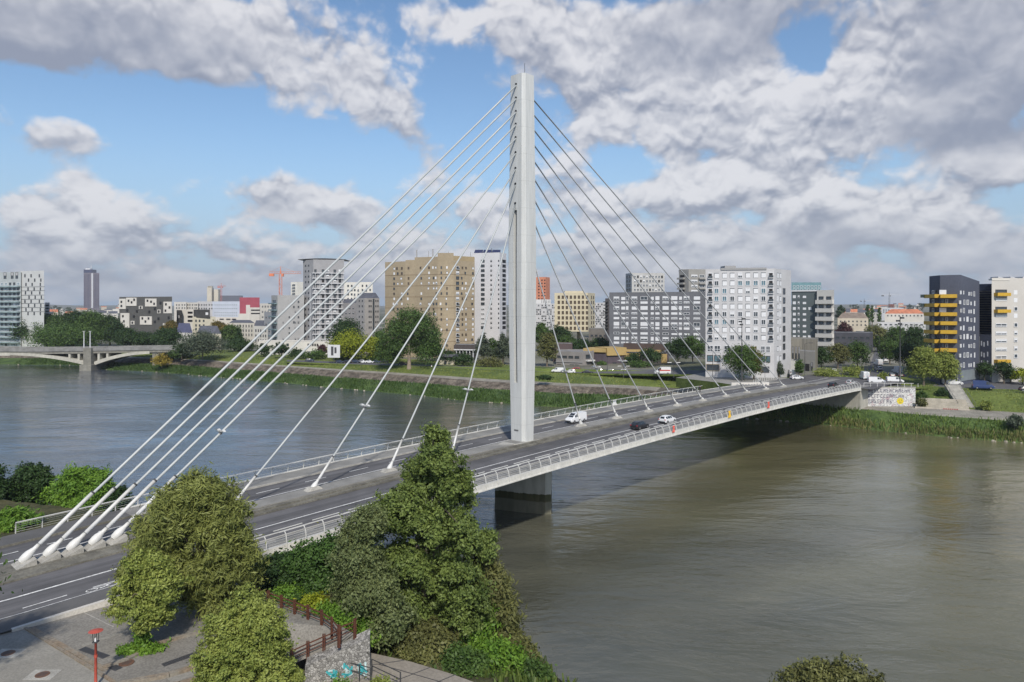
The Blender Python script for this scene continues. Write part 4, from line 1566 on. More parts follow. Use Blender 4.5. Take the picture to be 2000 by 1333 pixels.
# long grey slab
b = Bld("apartment_building", "long dark grey slab block with bands of white shuttered windows", "building", [(1190, 262), (1379, 248)], 574, mgrey, 12)
cols = [(1204, 11), (1217, 8), (1225, 5), (1239, 11), (1258, 14), (1274, 6), (1284, 8), (1300, 12), (1317, 12), (1329, 6), (1341, 11), (1361, 13)]
rws = [583, 591.5, 602, 612.5, 622, 633, 641, 651.5, 661.5, 670.5]
rgk = random.Random(12)
for ri, v in enumerate(rws):
    for u, w_ in cols:
        vv = 600 + (v - 600) * 1.0
        hh = 7.2 if ri in (0, 2, 5, 8) else 4.6
        k = rgk.choice(['white', 'white', 'shut', 'half', 'half', 'dark', 'white'])
        t_, p_, d_ = b.hit(0, u)
        z = HC - (vv - 600) * 262 / 1400.0
        b.win(0, u, v, w_, hh, k, 258)
b.done()
roofbox(b, 30, 33, 3, 6, 1.2, mgreyl)
# green grey block and its white balconies
b = Bld("apartment_building", "dark green grey block beside the tall white one, with small square windows", "building", [(1546, 255), (1596, 250)], 570, mdkg, 13)
for v in (580, 592, 603, 614, 625, 637, 648, 658):
    b.win(0, 1551.5, v, 6, 5.5, 'white'); b.win(0, 1560, v, 3.5, 5.5, 'half'); b.win(0, 1571, v, 7, 5.5, 'shut')
b.win(0, 1582, 603, 6, 5, 'white'); b.win(0, 1581, 658, 6, 5, 'white')
b.slab(0, 1546, 1597, 567.5, 570, .3, m_fr, "cornice", back=2)
b.done()
b = Bld("apartment_building", "white block of stacked continuous balconies right of the green grey block", "building", [(1595.5, 249), (1629, 244)], 570, mw2, 13)
for v in lin(586, 700, 8):
    b.slab(0, 1595.5, 1629, v + .5, v + 8, 1.1, mw2, "balcony")
    b.win(0, 1604, v - 3.5, 9, 6, 'plain'); b.win(0, 1619, v - 3.5, 10, 6, 'plain')
b.done()
b = Bld("office_building", "teal glass office storey showing above the green grey block", "building", [(1546, 330), (1604, 330)], 554, mat("teal_glass", (.13, .24, .27), .2, .12, .4, spec=.8), 14)
b.grid(0, lin(1551, 1600, 8), [560, 566], 4.8, 4, 'blue')
b.done()
# low concrete building
b = Bld("low_building", "low striped concrete building in front of the green grey block", "building", [(1545, 214), (1566, 212), (1597, 208)], 663, mat("striped_concrete", (.25, .235, .20), .85, .2, 2.5, stretch=(1, 1, .02), fine=.1), 10, parapet=.3)
b.grid(0, [1549, 1555, 1561], [690], 3, 26, 'greyshut')
b.done()
b = Bld("low_building", "pale flat roofed kiosk beside the striped concrete building", "building", [(1530, 204), (1566, 201)], 705, mat("kiosk_panel", (.52, .53, .52), .6, .08, .6), 6, parapet=.2)
b.win(0, 1540, 718, 10, 12, 'big'); b.win(0, 1558, 720, 9, 12, 'plain'); b.done()
b = Bld("low_building", "brown concrete gatehouse with a dark red opening behind the junction", "building", [(1562, 200), (1592, 196)], 687, mconc, 7, parapet=.2)
b.win(0, 1576, 718, 10, 14, 'void'); b.win(0, 1586, 716, 3, 16, 'greyshut'); b.done()

# anthracite building with yellow balconies
b = Bld("apartment_building", "anthracite block with seven yellow balconies and slanted roofline", "building", [(1815, 186), (1836, 180), (1876, 178), (1913, 186)], 537, mdk, 14, parapet=0, tops=[540, 538, 537, 550])
for k, v in enumerate((575.5, 593, 610.5, 628, 645, 662.5, 680)):
    t0, p0, d_ = b.hit(1, 1834)
    o = b.slab(1, 1836, 1868.5, v, v + 7, 1.3, myel, "balcony", 180)
    o2 = b.slab(0, 1814.5, 1836, v, v + 7, 1.3, myel, "balcony", 183)
    if k < 2: b.slab(0, 1809.5, 1816, v, v + 6, 1.5, mat("green_balcony_glass", (.10, .15, .12), .3, .1, 1), "balcony", 185)
    kind = 'white' if k in (0, 2) else 'plain'
    b.win(1, 1841.5, v - 4.5, 14 if kind == 'white' else 6, 8.5, kind, 180)
    if kind != 'white': b.win(1, 1849, v - 4.5, 5, 8, 'dark', 180)
    b.win(0, 1823, v - 4.5, 4, 8, 'dark', 183); b.win(0, 1830.5, v - 4.5, 3, 8, 'plain', 183)
for r_, v in enumerate((572, 591, 607, 624, 641, 658, 675, 694, 713)):
    o_ = 0 if r_ % 2 else 3
    for u, w_ in ((1876 + o_ * .3, 2.2), (1883 - o_ * .3, 2.6 if r_ % 3 else 1.6), (1889.5 + o_, 4.2 if r_ % 2 else 2), (1896.5, 2.2), (1903.5 - o_ * .4, 2.4)):
        b.win(2, u, v + (2 if u > 1890 else 0), w_, 10 if w_ > 2.3 else 7, 'slit' if (int(u) + r_) % 3 else 'dark', 180)
b.slab(2, 1876, 1912, 722, 742, .15, mat("ground_floor_glass", (.20, .23, .25), .3, .1, .5), "shopfront", 182)
b.done()
b = Bld("apartment_building", "lower anthracite wing with slit windows between dark tower and pale block", "building", [(1913.5, 187), (1937, 184)], 655, mdk, 12, parapet=.2)
for r_, v in enumerate((671, 692, 709)):
    for u in (1917, 1922, 1929): b.win(0, u, v + (u % 3), 2, 9, 'slit')
b.slab(0, 1914, 1936, 724, 741, .15, MATS["ground_floor_glass"], "shopfront")
b.done()
b = Bld("office_building", "dark blue glass volume with horizontal fins between the two blocks", "building", [(1911, 196), (1939, 193)], 556, mat("navy_glass", (.022, .032, .065), .12, .3, .8, spec=.9), 10, z0=18.5, parapet=.1)
for v in lin(569, 654, 19):
    b.slab(0, 1911.5, 1938.5, v, v + .8, .25, m_steel, "fin")
b.done()
# pale block far right
b = Bld("apartment_building", "pale grey block at the right edge with three yellow balconies and roof lights", "building", [(1937, 184), (1972, 185), (2060, 188)], 547, mat("warm_white_render", (.50, .48, .45), .85, .05, .2), 16)
for k, v in enumerate((569, 585, 603, 617, 636, 652, 667, 684, 700)):
    kind = ['plain', 'shut', 'plain', 'shut', 'big', 'half', 'half', 'half', 'big'][k]
    b.win(0, 1955, v, 22, 7, kind, 182)
    b.win(1, 1983.5, v + 1, 7, 8.5, ['white', 'white', 'dark', 'white', 'dark', 'half', 'half', 'half', 'dark'][k], 176)
for v in (572, 605, 704):
    b.slab(0, 1941, 1967, v, v + 6.5, 1.2, myel, "balcony", 182)
b.slab(0, 1937, 1972, 545, 548, .1, mw2, "parapet_band", back=1)
f = MB()
for k in range(3):
    i = len(f.v); x = 3 + 3.2 * k
    f.v += [(x, 2, b.z1 - b.z0 + .3), (x + 2.6, 2, b.z1 - b.z0 + .3), (x + 2.6, 5, b.z1 - b.z0 + .3), (x, 5, b.z1 - b.z0 + .3), (x, 2, b.z1 - b.z0 + .9), (x, 5, b.z1 - b.z0 + .9)]
    f.f += [(i, i + 1, i + 4), (i + 1, i + 2, i + 5, i + 4), (i + 2, i + 3, i + 5), (i, i + 4, i + 5, i + 3)]; f.mi += [0] * 4
f.build("roof_light", mw, b.root)
b.done()

# big ochre brown block: stepped roofline, three plan bays
RB = [(752, 792, 512.5, 268), (792, 810, 508, 266), (810, 855, 502, 263), (855, 886, 494.5, 262), (886, 927, 501.5, 266)]
root = None
pts_c = [(752, 272), (792, 267), (810, 266), (855, 262), (886, 262), (927, 268)]
bb = Bld("apartment_building", "large ochre brown block of flats with stepped roofline left of the pylon", "building", pts_c, 512.5, mbrown, 18, parapet=0)
for i, (a, c, v, d) in enumerate(RB):
    if i == 0: continue
    ca, cc = bb.c[i].copy(), bb.c[i + 1].copy()
    bk = Vector((ca.x, ca.y, 0)).normalized() * 14
    zz = zv(v, d * 1.11) - bb.z0
    mb = MB()
    pl = [(ca.x, ca.y), (cc.x, cc.y), ((cc + bk).x, (cc + bk).y), ((ca + bk).x, (ca + bk).y)]
    mb.prism([(p[0] - bb.o.x, p[1] - bb.o.y) for p in pl], bb.z1 - bb.z0 - .01, zz)
    mb.build("upper_storey", mbrown2 if i == 4 else mbrown, bb.root)
cc_ = {0: [(770, 0), (777, 0), (785, 0)], 1: [(798, 0)], 2: [(823, 1), (838, 1), (847, 1), (852.5, 1)], 3: [(862, 0), (873, 0)], 4: [(903, 0), (910, 0), (923.5, 0)]}
rgk = random.Random(33)
for v in lin(524, 684, 17):
    for i, cl in cc_.items():
        for u, _ in cl:
            if rgk.random() < .22: continue
            if v > 600 and u < 855 and i < 3 and rgk.random() < .2: continue
            bb.win(i, u + rgk.choice([0, 0, 0, -1.5]), v, 2.9, 4.6, rgk.choice(['white', 'half', 'brown', 'plain', 'plain', 'brown', 'shut']), 266)
    # loggia stack in the re-entrant bay
    bb.win(4, 893.5, v, 6, 6.0, rgk.choice(['plain', 'loggia', 'loggia', 'half']), 266)
for k in range(8):
    v = 537 + 21.5 * k
    for i in range(5):
        bb.slab(i, pts_c[i][0] + .2, pts_c[i + 1][0] - .2, v, v + .7, .06, mat("joint_brown", (.17, .12, .07), .9, .1, 1), "cladding_joint", 266)
bb.done()
f = MB(); 
for u, h in ((814, 3.2), (837, 2.8), (845.5, 3.6), (876, 2.6), (883, 1.6), (919, 2.4)):
    p = UD(u, 500, 300) - bb.o
    f.tube([(p.x, p.y, zv(510, 292) - bb.z0), (p.x, p.y, zv(501, 292) - bb.z0 + h)], .28 if h > 3 else .12, 6)
f.build("chimney", mgreyl, bb.root)
b = Bld("low_building", "small pale pavilion with a slate canopy at the foot of the ochre block", "building", [(858, 232), (888, 230)], 693, mat("pavilion", (.50, .46, .38), .8, .1, .5), 6, parapet=.2)
b.win(0, 870, 712, 5, 14, 'plain'); b.slab(0, 862, 892, 692, 697, 1.2, m_slate, "canopy", back=4); b.done()
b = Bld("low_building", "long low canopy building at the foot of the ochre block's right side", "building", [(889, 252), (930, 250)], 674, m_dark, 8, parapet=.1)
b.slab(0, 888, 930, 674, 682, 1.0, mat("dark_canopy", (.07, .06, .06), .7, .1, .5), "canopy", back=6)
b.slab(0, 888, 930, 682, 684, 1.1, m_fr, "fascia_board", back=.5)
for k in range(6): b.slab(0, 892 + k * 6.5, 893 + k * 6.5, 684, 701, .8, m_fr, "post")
b.done()

# white tower beside the pylon with solar panels
b = Bld("apartment_building", "slender white tower with solar panels on its roof, left of the pylon", "building", [(922, 300), (976, 296), (989, 302)], 497, mat("white_tower_render", (.54, .54, .56), .8, .04, .2), 16)
for v in lin(511, 640, 15):
    b.win(0, 943, v, 7, 5.5, 'plain' if int(v) % 3 else 'half', 300); b.win(0, 959.5, v, 3, 3.6, 'greyshut', 300); b.win(0, 977 - 3, v, 2, 3.2, 'plain', 300)
    b.win(1, 984.5, v, 6.5, 6.5, 'void', 300)
b.done()
f = MB()
z_ = b.z1 - b.z0
for k in range(3):
    x = .8 + k * 4.1
    i = len(f.v)
    f.v += [(x, .6, z_ + .5), (x + 3.8, .4, z_ + .5), (x + 4.2, 4.0, z_ + 2.4), (x + .4, 4.2, z_ + 2.4), (x + .4, 4.2, z_ + .5), (x + 4.2, 4.0, z_ + .5)]
    f.f += [(i, i + 1, i + 2, i + 3), (i + 1, i + 5, i + 2), (i, i + 3, i + 4), (i + 4, i + 3, i + 2, i + 5)]; f.mi += [0] * 4
f.build("solar_panel", mat("solar_cell", (.03, .03, .075), .2, .2, 1, spec=.8), b.root)
f = MB(); f.tube([(9, 3, z_), (9, 3, z_ + 3.2)], .12, 6); f.build("antenna", m_steel, b.root)

# orange tower, checkered low blocks, cream block
b = Bld("apartment_building", "orange brick tower with a punched window grid just right of the pylon", "building", [(1046, 480), (1066, 478), (1074, 486)], 543, mat("orange_render", (.50, .20, .12), .8, .08, .2), 20, z0=6)
b.grid(0, [1052.5, 1058.5, 1064], lin(548, 590, 8), 2.6, 3, 'void', 480); b.done()
b = Bld("apartment_building", "white ribbed storeys standing under the orange tower", "building", [(1040, 470), (1076, 468)], 586, mat("white_ribbed", (.60, .60, .60), .8, .04, 2), 8, z0=6, parapet=.2)
b.grid(0, lin(1058, 1074, 6), [589], .9, 6, 'greyshut'); b.done()


def chk(name, lab, u0, u1, v0, v1, d, seed):
    b = Bld("office_building", lab, "building", [(u0, d), (u1, d - 2)], v0, mw, 14, z0=6, parapet=.2)
    n = int((u1 - u0) / 3.4); rws_ = lin(v0 + 3, v1 - 3, int((v1 - v0) / 4.2))
    for r_, v in enumerate(rws_):
        for c_ in range(n):
            if (r_ + c_ + (c_ * r_ * 7 + seed) % 3) % 2 == 0:
                b.win(0, u0 + 2 + c_ * 3.4, v, 2.5, 2.7, 'plain' if (c_ + r_) % 3 else 'greyshut')
    return b.done()


chk("x", "black and white chequered facade between pylon and cream block", 1040, 1086, 594, 642, 420, 1)
chk("x", "narrow black and white chequered facade right of the cream block", 1160, 1184, 592, 640, 420, 2)
b = Bld("apartment_building", "thin dark stack of balconies wedged beside the long grey slab", "building", [(1182, 300), (1192, 299)], 584, mat("dark_stack", (.07, .065, .07), .8, .2, 1), 10, parapet=.2)
for v in lin(589, 640, 9): b.slab(0, 1180, 1188, v, v + 2, 1.2, mchk, "balcony")
b.done()
b = Bld("office_building", "cream concrete cube with seven rows of eight square brown windows", "building", [(1083, 362), (1148, 358), (1162, 370)], 574, mcream, 22, z0=zv(648, 360 * 1.11), parapet=.4)
b.grid(0, lin(1091.5, 1146.5, 8), lin(580.8, 641.5, 7), 4.5, 6.2, 'brown', 360)
for k, u in enumerate((1155, 1159)): b.grid(1, [u], lin(581, 641, 7), 1.4, 6.2, 'brown', 360)
b.done()
roofbox(b, 6, 17, 4, 12, 1.6, mcream)
f = MB()
for x, y in ((8, 3), (14, 3), (8, 14), (14, 14)): f.box(x, x + 1, y, y + 1, -(zv(648, 400) - 5.5), .02)
f.build("column", mcream, b.root)
b = Bld("low_building", "dark low rail shed between cream cube and grey slab", "building", [(1150, 340), (1196, 338)], 643, mat("shed_roof", (.14, .13, .12), .8, .2, .3), 14, parapet=.2)
b.grid(0, lin(1156, 1190, 5), [656], 5, 4, 'plain'); b.done()

# community building with yellow roofs
b = Bld("community_building", "low grey two storey building with ribbon windows behind the parked cars", "building", [(1086, 232), (1138, 228), (1160, 231)], 688, mat("grey_plaster", (.22, .21, .205), .85, .1, .3), 12, parapet=.3)
b.grid(0, [1093, 1103, 1115, 1127], [697], 9, 5, 'plain'); b.grid(0, [1092, 1117, 1127], [714], 8, 6, 'bigblue')
b.win(1, 1148, 697, 8, 8, 'plain'); b.slab(1, 1144, 1158, 704, 706.5, 1.2, m_white, "balcony")
b.slab(0, 1086, 1138, 706, 707, .3, mgreyl, "string_course")
b.done()
b = Bld("community_building", "plum brown flat volume behind the low grey building", "building", [(1080, 244), (1118, 242)], 672, mat("plum_brown", (.10, .075, .075), .85, .1, .4), 8, parapet=.2); b.done()
mply = mat("ochre_yellow_roof", (.40, .29, .12), .7, .08, .3)
b = Bld("community_building", "dark plum hall with ochre yellow canopies stretching along the street", "building", [(1160, 236), (1184, 234), (1222, 237), (1306, 232)], 692, mat("plum_wall", (.085, .07, .085), .85, .15, .4), 14, parapet=.2)
b.slab(0, 1140, 1184, 681, 688, .5, mply, "yellow_canopy", back=8); b.slab(1, 1184, 1222, 680, 695, .6, mply, "yellow_canopy", back=8)
b.slab(2, 1218, 1290, 683, 687, .7, mply, "yellow_canopy", back=8); b.slab(2, 1218, 1250, 690, 705, .3, mply, "yellow_wall_panel"); b.slab(2, 1292, 1303, 690, 712, .3, mply, "yellow_wall_panel")
b.slab(2, 1216, 1300, 671.5, 683, -1.5, mat("brown_screen", (.075, .055, .05), .85, .1, .5), "roof_screen", back=5)
b.win(0, 1166, 711, 6, 10, 'plain'); b.win(1, 1200, 712, 8, 8, 'plain')
b.done()

# lattice balcony tower with flying roof, and its lower wings
b = Bld("apartment_building", "grey concrete tower wrapped in a white balcony lattice under a thin flying roof", "building", [(592, 306), (612, 300), (672, 303)], 511, mat("tower_concrete", (.30, .30, .31), .85, .06, .3), 18)
for v in lin(530, 668, 15):
    b.grid(1, [608 + 8, 631, 640, 654, 664], [v], 5, 6, pick(int(v), ('plain', 3), ('void', 1), ('half', 1)), 303)
    b.slab(1, 610, 672, v + 4, v + 5, .9, m_fr, "balcony", 303)
f = MB()
for u in (606, 616, 625, 635, 648, 660, 668, 671):
    t, p, d_ = b.hit(1, u)
    nn = Vector((d_.y, -d_.x, 0)) * 1.0
    q_ = p + nn - b.o
    f.tube([(q_.x, q_.y, 3), (q_.x, q_.y, zv(535, 303 * 1.11) - b.z0)], .10, 5)
f.build("lattice_post", m_fr, b.root)
b.grid(0, [597, 603], lin(520, 668, 15), 2.2, 3.4, 'plain', 306)
b.done()
f = MB()
z_ = b.z1 - b.z0 + .55
nx_ = 10
for k in range(nx_ + 1):
    x = -1.8 + k * 2.2; zz = z_ + .5 * math.sin(k / nx_ * PI) + .1
    f.v += [(x, -2.2, zz), (x, 14, zz), (x, 14, zz + .22), (x, -2.2, zz + .22)]
for k in range(nx_):
    for j in range(4):
        j2 = (j + 1) % 4
        f.f.append((4 * k + j, 4 * k + j2, 4 * k + 4 + j2, 4 * k + 4 + j)); f.mi.append(0)
f.build("flying_roof", m_steel, b.root)
b = Bld("apartment_building", "plain grey concrete wing left of the lattice tower", "building", [(530, 306), (542, 300), (594, 302)], 579.5, mat("wing_concrete", (.33, .33, .33), .85, .06, .3), 14)
b.grid(1, [574, 583], [590, 600, 620, 630], 3, 4, 'plain', 302); b.grid(1, [565], [620, 641, 651], 2.4, 3.6, 'plain', 302); b.grid(1, [553, 583, 577], [609, 630, 641, 662], 2.4, 3.2, 'greyshut', 302)
for v in lin(592, 668, 7): b.slab(0, 529, 541, v, v + 2.5, 1.3, mat("teal_rail", (.16, .22, .24), .4, .1, 1), "balcony", 304); b.win(0, 536, v - 3, 6, 5, 'plain', 304)
b.done()
b = Bld("low_building", "low white podium with small windows at the foot of the lattice tower", "building", [(505, 282), (592, 277), (664, 275)], 668, mw2, 10, parapet=.4)
b.grid(0, [511, 520, 541, 552, 562], [673], 4.5, 5, 'plain'); b.grid(1, lin(602, 620, 5), [674], 3, 5, 'void'); b.grid(1, lin(604, 618, 3), [690], 4.5, 8, 'dark'); b.grid(1, [632, 645, 655], [688], 4, 9, 'greyshut')
b.done()
# beyond: white blocks, slate-roofed block
b = Bld("apartment_building", "small white tower with balconies behind the left wing", "building", [(568, 560), (580, 556), (594, 562)], 552, mat("bright_white", (.68, .66, .60), .8, .04, .2), 16, z0=5, parapet=.3)
b.grid(0, [574], lin(557, 580, 5), 6, 3, 'loggia', 558); b.done()
b = Bld("apartment_building", "white stepped block behind the lattice tower's right side", "building", [(672, 430), (728, 424)], 553, MATS["bright_white"], 18, z0=6, parapet=.4)
b.grid(0, [680, 687, 693, 700, 708, 716, 723], lin(559, 592, 5), 3, 4, pick(7, ('plain', 3), ('loggia', 2), ('white', 2))); b.done()


def gable(b, h, m, over=.4, hip=False, name="roof"):
    """pitched roof on a four-cornered plan"""
    p = [Vector((x, y, b.z1 - b.z0 + .02)) for x, y in b.plan]
    if len(p) > 4: p = [p[0], p[-3], p[-2], p[-1]]
    a = (p[0] + p[3]) / 2; c = (p[1] + p[2]) / 2
    if hip: a, c = a.lerp(c, .16), a.lerp(c, .84)
    a = a + Vector((0, 0, h)); c = c + Vector((0, 0, h))
    f = MB(); f.v = [tuple(q_) for q_ in p] + [tuple(a), tuple(c)]
    f.f = [(0, 1, 5, 4), (2, 3, 4, 5), (1, 2, 5), (3, 0, 4), (3, 2, 1, 0)]; f.mi = [0] * 5
    return f.build(name, m, b.root)


b = Bld("apartment_building", "grey stone block with a slate hipped roof left of the ochre block", "building", [(696, 292), (712, 288), (741, 292)], 583, mat("grey_stone", (.30, .29, .285), .85, .08, .3), 14, parapet=0)
b.grid(1, [721, 724.5, 734, 738], lin(588, 640, 6), 2, 4, 'plain', 290); b.slab(1, 728, 731, 584, 650, .2, m_glass, "stair_window", 290)
b.grid(0, [702, 708], lin(588, 640, 6), 1.8, 3.6, 'plain', 290)
gable(b, 2.6, m_slate, hip=True); b.done()
b = Bld("apartment_building", "dark roofed annexe between the lattice tower and the slate roofed block", "building", [(670, 300), (697, 298)], 592, mat("annexe", (.22, .215, .22), .85, .1, .3), 10, parapet=0)
b.grid(0, [676, 683, 690], lin(602, 640, 5), 3, 4, 'greyshut'); gable(b, 1.8, m_slate); b.done()

# left part of the skyline
b = Bld("apartment_building", "glassy block with teal balconies cut by the left edge", "building", [(-70, 345), (41, 335)], 531, mat("teal_white_panel", (.38, .41, .42), .6, .1, .3), 16, tops=[534, 531], parapet=0)
rgk = random.Random(8)
for k, v in enumerate(lin(556, 672, 13)):
    b.slab(0, -60, 40, v + 4, v + 6.5, 1.6, mat("teal_glass_rail", (.25, .32, .34), .3, .25, .4), "balcony")
    b.grid(0, lin(4, 36, 5), [v], 4, 5, pick(k, ('plain', 3), ('blue', 2), ('white', 1)))
b.grid(0, [10, 24, 33], [540], 5, 12, 'greyshut')
b.done()
b = Bld("apartment_building", "white panelled block with staggered narrow windows at the left", "building", [(40, 336), (86, 330)], 531, mat("white_panel", (.50, .51, .51), .7, .05, .3), 16, parapet=.3)
for k, v in enumerate((539, 547.5, 556, 565, 572.5, 581, 589, 597, 605, 613)):
    for u in (49, 61, 77) if k % 2 == 0 else (55, 67, 79):
        b.win(0, u + (k % 3), v, 2.2, 6, 'plain')
    if k > 2: b.slab(0, 40, 88, v - 4.3, v - 3.7, .12, m_steel, "panel_joint")
b.done()
b = Bld("apartment_building", "thin white and black stack right of the panelled block", "building", [(88, 360), (97, 359)], 592, mw, 8, parapet=.2)
for v in lin(597, 620, 5): b.win(0, 92, v, 7, 2.6, 'void')
b.done()
# tall dark office tower far away
b = Bld("skyscraper", "tall slim dark blue office tower on the far left skyline", "tower", [(163.5, 2050), (178, 2040), (194, 2055)], 534, mat("bronze_curtain_wall", (.16, .135, .16), .35, .12, .03, spec=.6), 46, z0=10, parapet=1)
f = MB()
t, p, d_ = b.hit(1, 181)
b.slab(1, 178.5, 181.5, 534, 602, 1.0, m_fr, "bright_edge_fin", 2040)
for k in range(5): b.slab(0, 165 + 2.6 * k, 165.6 + 2.6 * k, 536, 602, .6, MATS["solar_cell"], "mullion", 2045)
for k in range(4): b.slab(1, 183.5 + 2.7 * k, 184.1 + 2.7 * k, 536, 602, .6, MATS["solar_cell"], "mullion", 2045)
f.box(-6, 22, 10, 32, b.z1 - b.z0, b.z1 - b.z0 + 12); f.build("crown_storeys", MATS["solar_cell"], b.root)
f = MB(); f.box(-2, 14, 12, 28, b.z1 - b.z0 + 12, b.z1 - b.z0 + 16); f.tube([(12, 20, b.z1 - b.z0 + 12), (12, 20, b.z1 - b.z0 + 25)], 1.0, 6); f.build("mast", m_fr, b.root)
b.done()
# dark cubist building with white window boxes
b = Bld("apartment_building", "charcoal cube building patched with white squares, left skyline", "building", [(233, 425), (336, 412)], 581, mat("charcoal_cladding", (.085, .085, .082), .8, .08, .3), 18, z0=5, parapet=.2)
for u0, u1, v0, v1 in ((233, 246, 584, 604), (247, 267, 582, 598), (284, 306, 584, 599), (320, 336, 590, 612), (272, 279, 598, 604), (308, 314, 605, 612), (236, 253, 612, 640), (256, 263, 627, 634), (274, 297, 618, 634), (319, 331, 631, 642)):
    b.slab(0, u0, u1, v0, v1, .35, mw2, "white_panel")
rgk = random.Random(3)
for u, v in ((238, 590), (238, 598), (252, 588), (258, 591), (263, 586), (289, 588), (296, 590), (302, 594), (325, 595), (332, 601), (324, 607), (275.5, 601), (311, 608.5), (241, 618), (243, 628), (240, 635), (259.5, 630.5), (279, 622), (285, 628), (291, 622), (249, 606), (268, 608), (292, 609), (303, 603), (314, 592), (330, 620), (310, 622), (303, 628), (262, 618)):
    t, p, d_ = b.hit(0, u)
    M_ = winmesh(1.4, 1.5, 'void')
    nn = Vector((d_.y, -d_.x, 0)) * .42
    z = zv(v, 425 * 1.11) - b.z0
    link("window", M_, b.root, (p.x - b.o.x + nn.x, p.y - b.o.y + nn.y, z), math.atan2(d_.y, d_.x))
b.done()


def simple(lab, u0, u1, vt, d, m, us, vs, wp, hp, kind, dep=14, par=.3, z0=5, roof=None, rh=3, skew=-4, name="apartment_building", grp=None):
    b = Bld(name, lab, "building", [(u0, d), (u1, d + skew)], vt, m, dep, z0=z0, parapet=0 if roof else par, group=grp)
    if us: b.grid(0, us, vs, wp, hp, kind)
    if roof: gable(b, rh, roof, hip=('villa' in lab or 'house' in lab))
    b.done()
    return b


simple("white flat block with a row of small windows left of the blue white offices", 340, 364, 591, 470, mw2, [345, 350, 356, 361], [596, 602], 2, 2.4, 'plain')
simple("pale grey block with small paired windows under the cathedral", 363, 387, 592, 468, mcity, [367, 371, 376, 381, 384], [596, 602], 1.8, 2.4, 'plain')
simple("white office with black windows below the cathedral", 386, 417, 590, 466, mw, [389, 394, 399, 403, 409, 414], [596, 603], 2, 2.6, 'plain')
simple("long pale blue office front with a fine window grid, under the cathedral", 415, 468, 590, 460, mat("pale_blue_facade", (.46, .50, .58), .7, .05, .4), lin(420, 462, 11), [596, 603, 611, 616], 2, 2.6, 'blue', 16)
simple("low white gallery with dark slots under the pale blue office", 415, 470, 621, 450, mw2, [433, 446, 457], [624], 8, 2.4, 'void', 10)
simple("charcoal and white cube house with loggia, below the white office", 345, 379, 606, 428, mw2, [372, 372, 371], [611, 619, 627], 9, 4, 'void')
simple("small charcoal block left of the loggia house", 345, 355, 607, 426, mchk, [349], [619], 3, 5, 'white')
simple("charcoal clad top storey over a cream base", 378, 410, 606, 424, mchk, [404], [613], 5, 5, 'white', z0=zv(621, 424 * 1.11))
simple("cream three storey block with black openings below the charcoal storey", 376, 421, 620, 424, mat("cream_plaster", (.52, .49, .40), .8, .06, .4), [383, 390, 398], [627, 636, 643], 3, 4.6, 'plain')
b = Bld("apartment_building", "crimson red and white block in the middle of the left skyline", "building", [(468, 420), (488, 418), (507, 422)], 582, mat("crimson_cladding", (.36, .085, .115), .6, .08, .3), 14, z0=5, parapet=.2)
b.slab(0, 481, 488.5, 596, 632, .25, mw2, "white_panel", 419); b.slab(1, 488, 507, 601, 632, .25, mw2, "white_panel", 419); b.slab(0, 466, 482, 613, 632, .2, mw2, "white_panel", 419)
b.slab(1, 490, 507, 605, 607.5, .32, m_dark, "dark_slot", 419); b.slab(1, 490, 507, 611.5, 614, .32, m_dark, "dark_slot", 419)
b.win(0, 483, 601, 2, 3, 'void', 419); b.win(0, 483, 608, 2, 3, 'void', 419)
b.done()
simple("grey white slab between the red block and the concrete wing", 508, 534, 594, 400, mcity, lin(513, 529, 4), lin(599, 650, 6), 2.4, 3.4, 'greyshut')
simple("slatted grey annexe below the grey white slab", 516, 532, 611, 350, mat("slatted_grey", (.26, .27, .29), .7, .15, 3), [520, 526], lin(620, 660, 4), 2, 4, 'greyshut')
b = simple("cream terrace of tall windowed houses with a slate roof, left centre", 448, 497, 631, 375, mat("cream_stone", (.47, .45, .40), .85, .08, .3), lin(453, 492, 8), [637, 646, 654], 1.8, 5, 'plain', 10, roof=m_slate, rh=1.6)
b = simple("white terraced houses with dark slate roof beside the concrete wing", 496, 523, 637, 352, mat("cream_stone2", (.50, .49, .46), .85, .08, .3), lin(500, 519, 5), [646, 656, 665], 2, 5, 'plain', 9, roof=m_slate, rh=3)
b = simple("villa with a steep blue slate roof among the left bank trees", 344, 376, 650, 345, mat("villa_white", (.50, .49, .47), .85, .06, .5), [352, 361, 369], [656], 2.4, 4, 'plain', 9, roof=mat("blue_slate", (.07, .075, .13), .6, .15, 1), rh=5)
b = simple("pale house with a broad dark slate roof among the left bank trees", 384, 432, 652, 338, mat("villa_cream", (.50, .47, .38), .85, .06, .5), [392, 404, 424], [660, 672], 3, 5, 'plain', 12, roof=m_slate, rh=4)
# cathedral
b = Bld("cathedral", "pale stone cathedral with twin blunt towers and a long slate roof on the skyline", "cathedral", [(414, 1500), (475, 1495)], 591, mat("cathedral_stone", (.50, .46, .38), .85, .1, .05), 40, z0=8, parapet=0)
z_ = b.z1 - b.z0
gable(b, 16, m_slate)
f = MB()
f.box(-9, 2, -6, 6, 0, z_ + 34); f.box(7, 17, -6, 6, 0, z_ + 30)
for k in range(4): f.box(-8 + k * 2.6, -6.8 + k * 2.6, -5, 5, z_ + 34, z_ + 38)
f.build("bell_tower", MATS["cathedral_stone"], b.root)
f = MB()
for k in range(11): f.box(18 + k * 4.4, 19.5 + k * 4.4, -3, 0, 0, z_ + 2)
f.build("buttress", MATS["cathedral_stone"], b.root)
for k in range(9): link("window", winmesh(2.2, 12, 'void'), b.root, (21.5 + k * 4.4, -.2, z_ - 14))
b.w = []


